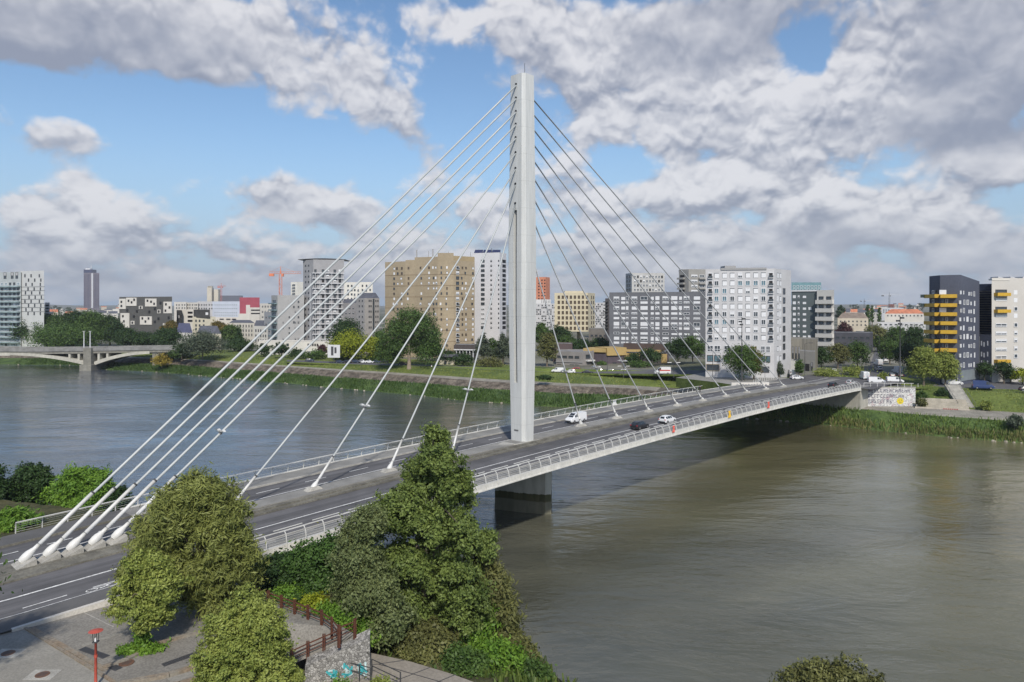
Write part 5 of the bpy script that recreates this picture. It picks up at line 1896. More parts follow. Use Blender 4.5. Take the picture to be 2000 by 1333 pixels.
# distant districts: small houses and blocks, one thing each
def district(seed, n, u0, u1, v0, v1, d0, d1, grp, labs, mats_):
    rg = random.Random(seed)
    for k in range(n):
        d = d0 * (d1 / d0) ** rg.random()
        u = rg.uniform(u0, u1)
        f_ = (d - d0) / (d1 - d0)
        vt = v1 + (v0 - v1) * f_ + rg.uniform(-1.5, 1.5)
        wpx = rg.uniform(7, 20) * (1.2 - .5 * f_)
        li = rg.randrange(len(labs))
        lab, mi = labs[li]
        nm = "house" if "roof" in lab else "apartment_building"
        b = Bld(nm, lab, "building", [(u, d), (u + wpx, d + rg.uniform(-8, 8))], vt, mats_[mi % len(mats_)], rg.uniform(8, 14), z0=4, parapet=0, group=grp)
        if "orange" in lab: gable(b, rg.uniform(2, 4), m_tileo)
        elif "slate" in lab: gable(b, rg.uniform(2, 4), m_slate)
        nn = int(wpx / 4)
        if nn and d < 1500: b.grid(0, lin(u + 2.5, u + wpx - 2.5, nn), [vt + 3], 1.4, 2, 'plain')
        b.done()


mcl = [mcity, mw2, mat("pale_facade_warm", (.46, .41, .33), .85, .12, .05), mat("pale_facade_cool", (.42, .44, .47), .85, .12, .05)]
district(1, 24, 90, 235, 596, 613, 700, 2600, "distant rooftops behind the left bank trees", [("small pale house with slate roof in the distant left rooftops", 0), ("low white block in the distant left rooftops", 1), ("small distant house with orange tiled roof on the left skyline", 2)], mcl)
district(2, 26, 1632, 1800, 594, 612, 700, 2600, "distant rooftops right of the white balcony block", [("distant pale house with slate roof on the right skyline", 0), ("distant white block on the right skyline", 1), ("distant house with orange tiled roof on the right skyline", 2)], mcl)
district(3, 8, 1545, 1560, 602, 612, 700, 1600, "rooftops glimpsed between blocks", [("sliver of pale distant block behind the white tower", 3)], mcl)
simple("long house row with bright orange tiled roof on the right skyline", 1728, 1805, 613, 560, mcity, lin(1734, 1800, 10), [617], 2.5, 3, 'plain', 12, roof=m_tileo, rh=3.5)
simple("long white low building with strip windows below the orange roofs", 1714, 1808, 631, 450, mw, lin(1720, 1800, 9), [634.5], 5, 2.4, 'plain', 12)
simple("pale cream house group with brown roof, right of the white balcony block", 1636, 1696, 622, 520, mcl[2], lin(1642, 1690, 7), [628, 635], 2.5, 3, 'plain', 16, roof=mat("brown_tiles", (.20, .16, .13), .85, .2, .3), rh=4)
simple("dark glazed low hall across the boulevard trees", 1629, 1705, 651, 300, mat("dark_hall", (.06, .062, .075), .4, .2, .3), lin(1636, 1695, 6), [660], 8, 5, 'plain', 14)
simple("long distant office slab with rows of windows under the thin crane", 1722, 1765, 602, 900, mcl[3], lin(1726, 1760, 8), [606, 610], 2.4, 2, 'plain', 14)
simple("brick red distant block at the foot of the thin crane", 1735, 1747, 595, 1100, mat("brick_red", (.20, .09, .07), .85, .1, .3), [1738, 1743], [600], 2, 2, 'plain', 14)


# cranes
def crane(u, vtop, vbase, d, left, right, c, lab, wdt=1.2, vj=None):
    wdt *= .7
    m = mat("crane_" + lab[:8], c, .5, .05, 1)
    p = UD(u, vbase, d)
    e = empty("tower_crane", (p.x, p.y, 5), lab, "crane")
    H = zv(vtop if vj is None else vj, d) - 5
    r = MB()
    nseg = int(H / 4)
    for sx in (-1, 1):
        for sy in (-1, 1): r.tube([(sx * wdt, sy * wdt, 0), (sx * wdt, sy * wdt, H)], wdt * .16, 4)
    for k in range(nseg):
        z = k * 4
        sx = 1 if k % 2 else -1
        r.tube([(-sx * wdt, -wdt, z), (sx * wdt, -wdt, z + 4)], wdt * .11, 4); r.tube([(-wdt, -wdt * sx, z), (-wdt, wdt * sx, z + 4)], wdt * .11, 4)
    r.build("mast", m, e)
    r = MB(); x0 = -(u - left) * d / 1400; x1 = (right - u) * d / 1400
    for zz, yy in ((0, -wdt * .7), (0, wdt * .7), (wdt * 1.6, 0)):
        r.tube([(x0, yy, H + zz), (x1, yy, H + zz)], wdt * .14, 4)
    k = x0
    while k < x1:
        r.tube([(k, -wdt * .7, H), (k + wdt, 0, H + wdt * 1.6)], wdt * .08, 4); k += wdt * 2
    r.build("jib", m_fr if c[0] < .3 else m, e)
    r = MB(); r.tube([(0, 0, H), (0, 0, H + wdt * 6)], [wdt * .7, wdt * .15], 5); r.build("apex", m, e)
    r = MB(); r.box(x0, x0 + wdt * 4, -wdt * .9, wdt * .9, H - wdt * 2.2, H - .1); r.build("counterweight", m if c[0] > .3 else m_steeld, e)
    r = MB(); r.box(wdt * .9, wdt * 2.6, -wdt, wdt, H - wdt * 2.4, H - .2); r.build("cab", m, e)
    r = MB(); r.tube([(0, 0, H + wdt * 6), (x0 + wdt, 0, H + wdt * 1.6)], wdt * .06, 4); r.tube([(0, 0, H + wdt * 6), (x1 * .7, 0, H + wdt * 1.6)], wdt * .06, 4); r.build("tie_bar", m, e)


crane(548, 524, 585, 640, 526, 588, (.62, .20, .10), "orange tower crane rising behind the grey concrete wing", 1.5, vj=535)
crane(432, 560, 592, 1350, 425, 441, (.50, .18, .16), "thin pink red crane mast beside the cathedral", 1.6, vj=560)
crane(1737, 574, 600, 1100, 1722, 1765, (.16, .17, .18), "thin grey tower crane on the right skyline", 1.1, vj=577)
crane(1688, 586, 600, 1700, 1680, 1706, (.12, .12, .14), "tiny dark crane far off on the right skyline", 1.3, vj=588)

# old arched bridge on the left
ob = empty("arched_bridge", (xu(172, 300), 300, 0), "old grey concrete arch bridge reaching the bank at the left", "bridge")
D0 = 300.0
mob = mat("old_bridge_concrete", (.20, .195, .17), .85, .15, .15, fine=.15, bscale=1)
mobl = mat("old_bridge_arch", (.42, .41, .36), .85, .12, .15, fine=.1, bscale=1)
def ox(u): return xu(u, D0) - ob.location.x
def oz(v): return zv(v, D0)
f = MB()
# slightly arched roadway from beyond the left edge to the bank
us_ = lin(-260, 372, 30)
def vdk(u): return 683.5 - 2.0 * math.exp(-((u - 340) / 120.0) ** 2) + 1.6 * math.exp(-((u - 60) / 100.0) ** 2)
for k, u in enumerate(us_):
    zt = oz(vdk(u)); 
    f.v += [(ox(u), 0, zt - 1.5), (ox(u), 11, zt - 1.5), (ox(u), 11, zt), (ox(u), 0, zt)]
for k in range(len(us_) - 1):
    for j in range(4):
        j2 = (j + 1) % 4
        f.f.append((4 * k + j, 4 * k + j2, 4 * k + 4 + j2, 4 * k + 4 + j)); f.mi.append(0)
f.build("deck", mob, ob)
f = MB()
for y in (-.3, 11.05):
    for k in range(len(us_) - 1):
        a, b_ = us_[k], us_[k + 1]
        i = len(f.v); za, zb = oz(vdk(a)), oz(vdk(b_))
        for X_, z_ in ((ox(a), za), (ox(b_), zb)):
            f.v += [(X_, y, z_ - .5), (X_, y + .25, z_ - .5), (X_, y + .25, z_ + .95), (X_, y, z_ + .95)]
        for j in range(4):
            j2 = (j + 1) % 4
            f.f.append((i + j, i + j2, i + 4 + j2, i + 4 + j)); f.mi.append(0)
f.build("parapet", mat("parapet_grey", (.20, .20, .195), .85, .2, .4, stretch=(1, 1, 1)), ob)
def arch(u0, v0, u1, v1, uc, vc, th0, th1):
    f = MB(); n = 18
    for k in range(n + 1):
        t = k / n
        u = u0 + (u1 - u0) * t; s_ = 1 - (1 - t) ** 2 if v1 < v0 else t ** 2
        z = oz(v0) + (oz(v1) - oz(v0)) * s_
        th = th0 + (th1 - th0) * t
        f.v += [(ox(u), -.1, z - th), (ox(u), 10.8, z - th), (ox(u), 10.8, z + th * .2), (ox(u), -.1, z + th * .2)]
    for k in range(n):
        for j in range(4):
            j2 = (j + 1) % 4
            f.f.append((4 * k + j, 4 * k + j2, 4 * k + 4 + j2, 4 * k + 4 + j)); f.mi.append(0)
    f.f.append((3, 2, 1, 0)); f.mi.append(0); f.f.append(tuple(4 * n + j for j in range(4))); f.mi.append(0)
    return f
arch(168, 708, 20, 690.5, 0, 0, 1.3, .8).build("arch", mobl, ob)
arch(20, 690.5, -240, 712, 0, 0, .8, 1.3)
f = MB(); n = 18
for k in range(n + 1):
    t = k / n; u = 20 - 200 * t; z = oz(690.5) + (oz(708) - oz(690.5)) * t * t
    f.v += [(ox(u), -.1, z - 1), (ox(u), 10.8, z - 1), (ox(u), 10.8, z + .2), (ox(u), -.1, z + .2)]
for k in range(n):
    for j in range(4):
        j2 = (j + 1) % 4
        f.f.append((4 * k + j, 4 * k + j2, 4 * k + 4 + j2, 4 * k + 4 + j)); f.mi.append(0)
f.build("arch", mobl, ob)
arch(184, 708, 292, 687.5, 0, 0, 1.3, .9).build("arch", mobl, ob)
for u, vb in ((135, 702), (153, 706), (192, 706), (209, 701)):
    f = MB(); f.box(ox(u) - .45, ox(u) + .45, .2, 10.5, oz(vb), oz(686)); f.build("spandrel_column", mobl, ob)
f = MB(); f.box(ox(167), ox(182), -1.6, 12.5, -1.5, oz(680)); f.box(ox(163.5), ox(186), -3, 14, -1.5, oz(712)); f.build("pier", mob, ob)
f = MB(); f.box(ox(296), ox(318), .6, 10, 0, oz(688)); f.build("abutment", mob, ob)
for u, lab in ((164, "white slender lamp column left of the two above the arch bridge pier"), (176, "white slender lamp column right of the two above the arch bridge pier")):
    e = empty("lamp_column", (xu(u, D0 + 1), D0 + 1, oz(681)), lab, "street light")
    f = MB(); f.tube([(0, 0, 0), (0, 0, oz(648) - oz(681))], [.2, .14], 8); f.build("post", m_fr, e)
    f = MB(); f.box(-.5, .5, -.25, .25, oz(648) - oz(681), oz(647.3) - oz(681)); f.build("lamp_head", m_white, e)
# ------------------------------------------------------------------ vegetation
def leaf_mesh(name, lobes, n, size, seed, m, clump=.9, per=26, shell=.62, flat=.75, elong=1.5, up=.25, droop=0.0, spray=0.0):
    """thousands of small separate leaf blades in clumps spread through the outer part of the lobes
    lobe = (cx, cy, cz, rx, ry, rz)"""
    r = np.random.RandomState(seed)
    L = np.array([l[:6] for l in lobes], float)
    wt = (L[:, 3] * L[:, 4] + L[:, 3] * L[:, 5] + L[:, 4] * L[:, 5]); wt = wt / wt.sum()
    nc = max(8, n // per)
    li = r.choice(len(L), nc, p=wt)
    d = r.normal(size=(nc, 3)); d /= np.linalg.norm(d, axis=1)[:, None]
    d[:, 2] = np.where(d[:, 2] < -.55, -d[:, 2] * .6, d[:, 2])
    rad = shell + (1 - shell) * r.rand(nc) ** .6
    rad *= 1 + .17 * r.normal(size=nc)
    rad *= np.where(r.rand(nc) < .07, 1.12 + .22 * r.rand(nc), 1.0)
    out_ = r.rand(nc) < spray
    rad = np.where(out_, .98 + .34 * r.rand(nc) ** 1.5, rad)
    C = L[li, :3] + d * L[li, 3:6] * rad[:, None]
    ci = r.randint(0, nc, n)
    cs = clump * (.45 + 1.0 * r.rand(nc)) * np.where(out_, .55, 1.0)
    wgt_ = cs ** 1.5; ci = r.choice(nc, n, p=wgt_ / wgt_.sum())
    off_ = r.normal(size=(n, 3)) * cs[ci][:, None] * np.array([.55, .55, .42])
    P = C[ci] + off_
    if droop:
        P[:, 2] -= droop * np.abs(r.normal(size=n)) * (np.linalg.norm(off_[:, :2], axis=1))
    nrm = d[ci] * .9 + r.normal(size=(n, 3)) * flat
    nrm[:, 2] += up
    nrm /= np.linalg.norm(nrm, axis=1)[:, None] + 1e-9
    a = np.cross(nrm, r.normal(size=(n, 3))); a /= np.linalg.norm(a, axis=1)[:, None] + 1e-9
    b = np.cross(nrm, a)
    s = size * (.45 + 1.1 * r.rand(n)) * .5
    a *= (s * elong)[:, None]; b *= (s / elong ** .4)[:, None]
    V = np.stack([P - a, P - b * .9 + a * .1, P + a, P + b * .9 + a * .1], 1).reshape(-1, 3)
    me = bpy.data.meshes.new(name)
    me.vertices.add(4 * n)
    me.vertices.foreach_set("co", V.astype(np.float32).ravel())
    me.loops.add(4 * n)
    me.loops.foreach_set("vertex_index", np.arange(4 * n, dtype=np.int32))
    me.polygons.add(n)
    me.polygons.foreach_set("loop_start", np.arange(0, 4 * n, 4, dtype=np.int32))
    me.polygons.foreach_set("loop_total", np.full(n, 4, dtype=np.int32))
    me.materials.append(m)
    me.update(calc_edges=True)
    return me, C


lf = {}
lf['dark'] = leafmat("leaf_dark_green", (.012, .028, .010), (.040, .075, .020))
lf['mid'] = leafmat("leaf_mid_green", (.022, .048, .012), (.075, .125, .028))
lf['olive'] = leafmat("leaf_olive", (.050, .055, .020), (.145, .150, .050))
lf['willow'] = leafmat("leaf_willow", (.078, .095, .024), (.200, .220, .062))
lf['fresh'] = leafmat("leaf_fresh", (.090, .125, .024), (.245, .275, .068))
lf['lime'] = leafmat("leaf_lime", (.12, .155, .010), (.235, .26, .022))
lf['yellow'] = leafmat("leaf_yellow", (.16, .13, .02), (.26, .20, .035))
lf['grey'] = leafmat("leaf_grey_green", (.035, .050, .035), (.085, .105, .065))
lf['silver'] = leafmat("leaf_dull_olive", (.050, .070, .026), (.145, .172, .068))
lf['bright'] = leafmat("leaf_bright", (.045, .105, .012), (.130, .220, .028))
lf['purple'] = leafmat("leaf_purple", (.035, .015, .018), (.07, .03, .03))
lf['alder'] = leafmat("leaf_alder", (.036, .060, .014), (.150, .195, .050))
lf['ivy'] = leafmat("leaf_creeper", (.018, .042, .010), (.060, .115, .024))
lf['autumn'] = leafmat("leaf_autumn", (.060, .055, .012), (.16, .115, .025))


def tree(name, lab, x, y, z0, h, lobes, n, size, m, seed, trunk_r=.22, bark=None, group=None, limbs=6, cat="tree", crown="crown", **kw):
    e = empty(name, (x, y, z0), lab, cat, group)
    me, C = leaf_mesh(crown, lobes, n, size, seed, lf[m], **kw)
    o = link(crown, me, e)
    if limbs is not None and trunk_r:
        rg = random.Random(seed)
        t = MB()
        zc_ = sum(l[2] for l in lobes) / len(lobes)
        top = max(l[2] + l[5] * .5 for l in lobes)
        cx = sum(l[0] for l in lobes) / len(lobes); cy = sum(l[1] for l in lobes) / len(lobes)
        pts = [(0, 0, -.4), (rg.uniform(-.1, .1), 0, h * .12), (cx * .3, cy * .3, zc_ * .6), (cx * .8, cy * .8, top)]
        t.tube(pts, [trunk_r * 1.25, trunk_r, trunk_r * .75, trunk_r * .15], 8)
        for k in range(limbs):
            c = C[rg.randrange(len(C))]
            b0 = Vector(pts[1]).lerp(Vector(pts[3]), rg.uniform(.15, .6))
            mid = b0.lerp(Vector(c), .5) + Vector((0, 0, .06 * h))
            t.tube([b0, mid, c], [trunk_r * .45, trunk_r * .25, trunk_r * .08], 5)
        t.build("trunk", bark or m_bark, e, smooth=True)
    return e


def lobes_of(rw, h, seed, n=9, base=.22, shape='round'):
    """crown lobes for a crown of half-width rw and height h standing on its base"""
    rg = random.Random(seed)
    out = []
    for k in range(n):
        t = (k + .5) / n
        zc_ = h * (base + (1 - base) * (.15 + .7 * t))
        if shape == 'round': prof_ = math.sin(PI * min(1, .22 + .78 * t)) ** .6
        elif shape == 'cone': prof_ = max(.12, 1 - t * .95)
        elif shape == 'column': prof_ = .8 * math.sin(PI * (.15 + .8 * t)) ** .4
        else: prof_ = 1
        a = k * 2.4 + rg.uniform(-.4, .4)
        rr = rw * prof_
        q_ = rr * rg.uniform(.30, .52) * (1 if n > 3 else .3)
        s_ = rr * rg.uniform(.50, .68)
        out.append((q_ * math.cos(a), q_ * math.sin(a), zc_, s_, s_, min(s_ * rg.uniform(.75, 1.0), h * .3)))
    return out


def far_tree(u0, u1, vt, vb, m, lab, d=None, z=None, name="tree", shape='round', n=None, leaf=None, base=.10, group=None, seed=None, bark=None, nl=9, tr=None, cat="tree", crown="crown"):
    if z is None:
        if d is None:
            p_ = G((u0 + u1) / 2, vb); d = p_.y
        elif u1 < 1400: d = d * 1.11
        z = gz_k(((u0 + u1) / 2 - 1000) / 1400) - .05
    elif d is None: d = 1400 * (HC - z) / (vb - 600)
    um = (u0 + u1) / 2
    x = xu(um, d); rw = (u1 - u0) / 2 * d / 1400
    h = max(.8, zv(vt, d) - z)
    seed = int(u0 * 7 + vt) if seed is None else seed
    k = d / 230.0
    leaf = leaf or max(.26, .30 * k)
    vol = rw * h * (2.3 if d > 300 else 1.3)
    n = n or int(min(20000, max(1800, 120 * vol / (leaf / .3) ** 1.6)))
    lb = lobes_of(rw * 1.0, h * 1.02, seed, nl, base, shape)
    return tree(name, lab, x, d, z, h, lb, n, leaf, m, seed, trunk_r=tr or max(.16, h * .022), bark=bark, group=group, clump=max(.5, rw * .20), per=22, cat=cat, crown=crown)


# left bank
T = far_tree
T(28, 92, 616, 684, 'dark', "dark tree at the left end of the big wood by the arch bridge", 340)
T(72, 132, 609, 684, 'mid', "second tree from the left in the wood behind the arch bridge", 338)
T(110, 176, 604, 684, 'dark', "tallest dark tree of the wood, below the far office tower", 343)
T(150, 215, 603, 684, 'mid', "broad green tree in the wood just right of below the office tower", 336)
T(190, 240, 611, 684, 'dark', "dark tree at the right end of the big wood", 340)
T(60, 200, 640, 686, 'mid', "low front tree spreading along the foot of the wood", 326, nl=12)
T(222, 275, 643, 684, 'dark', "small dark tree below the charcoal cube building", 325)
T(262, 305, 648, 684, 'dark', "dark bushy tree right of the one below the charcoal cube", 322)
T(298, 352, 641, 686, 'dark', "dark rounded tree left of the blue slate villa", 318)
T(318, 350, 622, 650, 'autumn', "patchy reddish green tree behind the blue slate villa", 380)
T(351, 440, 649, 699, 'grey', "wide grey green tree in front of the dark roofed house", 262, nl=12)
T(405, 450, 625, 690, 'autumn', "tall yellowing tree behind the dark roofed house", 352)
T(430, 470, 632, 692, 'mid', "green tree right of the yellowing one", 348)
T(440, 500, 664, 700, 'dark', "dark low tree in front of the cream terrace", 300)
T(455, 478, 640, 690, 'dark', "thin dark conifer in front of the cream terrace", 320, shape='cone', name="conifer")
T(298, 334, 691, 718, 'yellow', "round ochre bush on the river bank by the arch bridge", z=2.0, d=292, name="bush", cat="bush", base=.05, tr=.08)
T(330, 356, 684, 706, 'mid', "green bush behind the ochre bush by the arch bridge", z=5, d=300, name="bush", cat="bush", base=.05, tr=.08)
T(338, 372, 668, 700, 'dark', "dark tree hiding the right end of the arch bridge", 264)
T(498, 532, 672, 704, 'dark', "dark bush at the left corner of the white podium", 268, name="bush", cat="bush", base=.05)
T(532, 566, 669, 705, 'dark', "dark cone shaped tree before the white podium", 262)
T(560, 600, 682, 707, 'dark', "low dark bush right of the cone shaped tree", 258, name="bush", cat="bush", base=.05)
T(586, 642, 685, 706, 'mid', "low spreading shrub in front of the lattice tower", 256, name="bush", cat="bush", base=.05)
T(620, 640, 672, 700, 'purple', "small reddish tree at the foot of the lattice tower", 268)
T(638, 712, 619, 700, 'dark', "dark green tree between the lattice tower and the lime tree", 264, nl=11)
T(646, 722, 648, 706, 'lime', "bright lime yellow tree behind the row of parked cars", 246, nl=11)
T(700, 752, 655, 707, 'lime', "smaller lime green tree right of the bright yellow one", 250)
T(720, 760, 640, 705, 'mid', "green tree between the small lime tree and the big poplar", 256)
T(738, 770, 668, 706, 'autumn', "low yellow green bush tree left of the big poplar trunk", 240)
# the big poplar with its trunk showing
gp_ = G(799, 718); d = gp_.y
x = xu(799, d)
lb = [(-4.5, 0, 13.0, 4.2, 4, 4), (0, 1, 16.5, 4.8, 4.5, 4.0), (4.5, 0, 14.0, 4.6, 4.2, 4.2), (-6.8, 0, 8.5, 3.6, 3.6, 3.8), (7.0, 0, 9.5, 3.6, 3.6, 4.6), (-2.5, 2, 9.5, 4.2, 3, 4), (3.5, 2, 8.0, 4, 3, 4.0), (8.0, 1, 5.2, 3.0, 3, 3.0), (-6.2, 2, 4.6, 3.4, 3, 2.6), (1, -1.5, 12.5, 4, 3, 3.6), (-8, 1, 4.4, 3.4, 3, 3.2), (6.5, -1, 4.6, 3.4, 3, 3.4), (.5, 3, 6.5, 4, 3, 3), (-4.5, -1, 6.8, 3.4, 3, 3)]
e = tree("poplar_tree", "big round green poplar with bare forked trunk in front of the ochre block", x, d, gp_.z - .3, 20, lb, 34000, .36, 'mid', 5, trunk_r=.62, bark=m_barkl, limbs=12, clump=1.5, per=30)
T(640, 704, 693, 709, 'dark', "dark hedge under the lime trees behind the parked cars", 252, name="hedge", cat="hedge", base=.0)
T(700, 760, 694, 710, 'mid', "green hedge between the lime trees and the poplar", 250, name="hedge", cat="hedge", base=.0)
T(752, 792, 675, 712, 'dark', "dark shrub tree in the shade left of the poplar trunk", 242)
T(808, 862, 662, 714, 'dark', "dark low tree right of the poplar trunk", 244)
T(862, 872, 678, 704, 'purple', "small purple leaved tree by the pale pavilion", 238)
T(858, 900, 684, 716, 'dark', "dark shrubs in front of the canopy building by the ochre block", 232, name="bush", cat="bush", base=.0)
T(884, 926, 690, 733, 'dark', "dark green shrub mass at the water side left of the pylon", 226, name="bush", cat="bush", base=.05)
T(924, 965, 640, 728, 'grey', "dark blue green conifer in front of the white tower", 236, shape='cone', name="conifer")
T(946, 982, 654, 728, 'mid', "rounded green tree between conifer and pylon", 240)
T(962, 1003, 640, 730, 'grey', "grey green conifer partly behind the pylon", 232, shape='cone', name="conifer")
T(925, 990, 700, 738, 'olive', "low olive bushes on the bank left of the pylon", 222, name="bush", cat="bush", base=.02)
T(1046, 1090, 642, 732, 'olive', "yellow olive tree immediately right of the pylon", 224, nl=11)
T(1040, 1075, 625, 690, 'mid', "green tree behind the yellow olive one", 300)
T(1068, 1118, 636, 684, 'dark', "dark green tree in front of the cream cube's left side", 300)
T(1088, 1128, 656, 690, 'mid', "low green tree under the cream cube", 290)
T(1118, 1160, 664, 688, 'dark', "low dark tree mass right under the cream cube", 285)
T(1150, 1194, 660, 690, 'dark', "dark hedge like tree beside the grey slab's left end", 280)
T(1218, 1258, 690, 729, 'dark', "dark bush in front of the ochre yellow canopies", 226, name="bush", cat="bush", base=.03)
T(1242, 1296, 683, 730, 'dark', "larger dark tree between yellow canopies and ambulance van", 224)
T(1225, 1275, 708, 730, 'mid', "low green hedge behind the silver cars", 221, name="bush", cat="bush", base=.02)
T(1298, 1350, 658, 730, 'dark', "dark tree right of the ambulance van", 222)
T(1326, 1380, 655, 730, 'mid', "green tree against the left side of the tall white block", 224)
T(1130, 1162, 706, 728, 'dark', "dark bush in front of the low grey building's right end", 232, name="bush", cat="bush", base=.0)
T(1166, 1186, 708, 728, 'mid', "small bush before the dark plum hall", 231, name="bush", cat="bush", base=.0)
T(1411, 1487, 670, 744, 'mid', "leafy street tree in front of the tall white block", None, nl=12, bark=m_bark)
T(1455, 1490, 668, 742, 'autumn', "yellowing right half of the street tree by the white block", 181)
T(1513, 1531, 702, 739, 'grey', "small young conifer at the right foot of the white block", 188, shape='cone', name="conifer")
T(1553, 1569, 700, 738, 'mid', "thin young tree beside the brown gatehouse", 190, shape='column')
T(1584, 1624, 673, 726, 'dark', "dark tree left of the boulevard beside the balcony block", 212, nl=10)
T(1612, 1660, 666, 724, 'olive', "olive green street tree behind the roundabout", 218, nl=10)
T(1650, 1700, 664, 722, 'mid', "green street tree closest to the boulevard, left side", 222, nl=10)
T(1632, 1664, 625, 668, 'purple', "dark reddish tree behind the glazed hall", 330)
T(1623, 1652, 648, 670, 'olive', "yellow green bush left of the glazed hall", 310)
T(1690, 1700, 590, 620, 'mid', "left slim poplar on the right skyline", 560, shape='column', z=10)
T(1700, 1707, 592, 618, 'mid', "right slim poplar on the right skyline", 566, shape='column', z=10)
T(1714, 1721, 596, 622, 'mid', "single slim poplar beside the bright orange roofs", 540, shape='column', z=10)
T(1632, 1650, 592, 610, 'dark', "distant dark tree clump on the skyline left", 700, z=10)
T(1688, 1732, 634, 672, 'olive', "olive tree behind the boulevard overpass", 330)
T(1726, 1778, 634, 690, 'mid', "wide green tree at the head of the boulevard", 290, nl=11)
T(1762, 1820, 634, 700, 'dark', "dark wide tree left of the yellow balcony block", 262, nl=11)
T(1715, 1760, 660, 730, 'mid', "dark street tree on the right side of the boulevard", 232, nl=10)
T(1745, 1800, 668, 738, 'dark', "shaded street tree behind the big pale plane tree", 214, nl=10)
T(1700, 1726, 655, 690, 'mid', "small green tree in the boulevard's vanishing point", 300)
T(1776, 1832, 668, 753, 'fresh', "large fresh green plane tree at the quay, left crown", 176, nl=12, n=14000)
T(1822, 1870, 679, 753, 'fresh', "fresh green plane tree at the quay, right crown", 177, nl=11, n=11000)
T(1862, 1886, 708, 742, 'mid', "small dull green tree at the foot of the anthracite block", 185)
T(1907, 1939, 706, 744, 'dark', "neat dark green young tree behind the blue van", 183, base=.32)
T(1943, 1978, 705, 745, 'dark', "neat dark green young tree right of the blue van", 181, base=.32)
T(1979, 2015, 719, 750, 'lime', "yellow green young tree cut by the right edge", 179, base=.3)
T(1963, 1985, 722, 748, 'mid', "thin green sapling between dark and yellow trees at right", 184, base=.3)
# scattered skyline trees
for k, (u0, u1, vt) in enumerate(((100, 122, 596), (128, 140, 598), (240, 262, 600), (1656, 1676, 594), (1768, 1788, 592), (1786, 1806, 590))):
    T(u0, u1, vt, 612, 'grey', "far dark tree clump on the hazy skyline", 1500, z=12, group="far skyline tree clumps", n=500, leaf=1.6)
# low shrubs at the far quay
for (u0, u1, vt, vb, m, lab, z) in ((1790, 1812, 762, 792, 'mid', "bush at the right corner of the graffiti wall", 3.8), (1770, 1792, 764, 790, 'olive', "dull bush against the graffiti wall's right end", 3.8), (1795, 1806, 778, 797, 'olive', "small weed bush left of the stone terraces", 3.7),
                                   (1915, 1935, 783, 803, 'fresh', "yucca like tuft below the stairway on the quay", 3.7), (1832, 1846, 762, 774, 'dark', "little round bush in the lawn above the terraces", 5.6), (1968, 1995, 812, 836, 'grey', "grey bush in the reeds at the right edge", 2.5)):
    d_ = 1400 * (HC - z) / (vb - 600)
    T(u0, u1, vt, vb, m, lab, d_, z=z, name="bush", cat="bush", base=.02, tr=.06)
T(1585, 1650, 722, 738, 'fresh', "low yellow green planting on the roundabout", 190, name="bush", cat="bush", base=.0, tr=.05)
T(1636, 1692, 716, 732, 'fresh', "strip of light grass bushes beside the boulevard", 196, name="bush", cat="bush", base=.0, tr=.05)
T(1718, 1732, 728, 744, 'fresh', "small light shrub between camper van and pickup", 182, name="bush", cat="bush", base=.0, tr=.05)
T(1048, 1080, 735, 745, 'dark', "low hedge on the bank grass right of the pylon", 205, z=6.0, name="hedge", cat="hedge", base=.0, tr=.05)

# near bank: the trees in front of the bridge
def near(name, lab, x, y, z0, lobes, n, size, m, seed, tr, **kw):
    kw.setdefault('spray', .30)
    zmax = max(l[2] + l[5] for l in lobes)
    return tree(name, lab, x, y, z0, zmax, lobes, n, size, m, seed, trunk_r=tr, **kw)


# coordinates helper: lobe from photo pixels at distance d
def PL(u, v, ru, rv, d, x0, y0, z0, dy=0, ry=None):
    k = d / 1400.0
    return (xu(u, d) - x0, dy, zv(v, d) - z0, ru * k, (ry if ry else ru) * k, rv * k)


# 1 tall alder in the centre
x0, y0, z0 = xu(822, 52), 52.0, 2.2
S_ = [(850, 872, 20, 28), (862, 905, 34, 34), (828, 928, 36, 28), (886, 940, 30, 32), (845, 960, 52, 38), (790, 985, 50, 32), (885, 990, 34, 34), (835, 1020, 52, 36), (765, 1035, 38, 30), (905, 1040, 30, 34), (860, 1070, 50, 36), (795, 1085, 46, 34), (930, 1085, 30, 26), (745, 1115, 34, 34), (830, 1130, 52, 38), (895, 1125, 40, 36), (950, 1060, 16, 14), (790, 1180, 42, 34), (860, 1190, 50, 36), (915, 1180, 38, 36), (870, 1235, 48, 30)]
lb = [PL(u, v, ru, rv, 52, x0, y0, z0, dy=(-1) ** i * 1.0, ry=ru * 1.1) for i, (u, v, ru, rv) in enumerate(S_)]
near("alder_tree", "tall dense green alder standing before the bridge deck in the centre foreground", x0, y0, z0, lb, 150000, .15, 'alder', 21, .28, clump=.44, per=120, limbs=22, shell=.55)
# 2 dull olive tree tucked on its left
x0, y0 = xu(728, 50), 50.0
lb = [PL(u, v, ru, rv, 50, x0, y0, z0, dy=-1.0, ry=ru) for u, v, ru, rv in ((730, 1010, 26, 26), (712, 1080, 42, 40), (726, 1135, 50, 46), (760, 1190, 42, 42), (700, 1040, 26, 28))]
near("olive_willow", "dull olive leaved tree pressed against the left side of the tall alder", x0, y0 - .6, z0, lb, 50000, .13, 'silver', 22, .18, clump=.48, per=90, limbs=10)
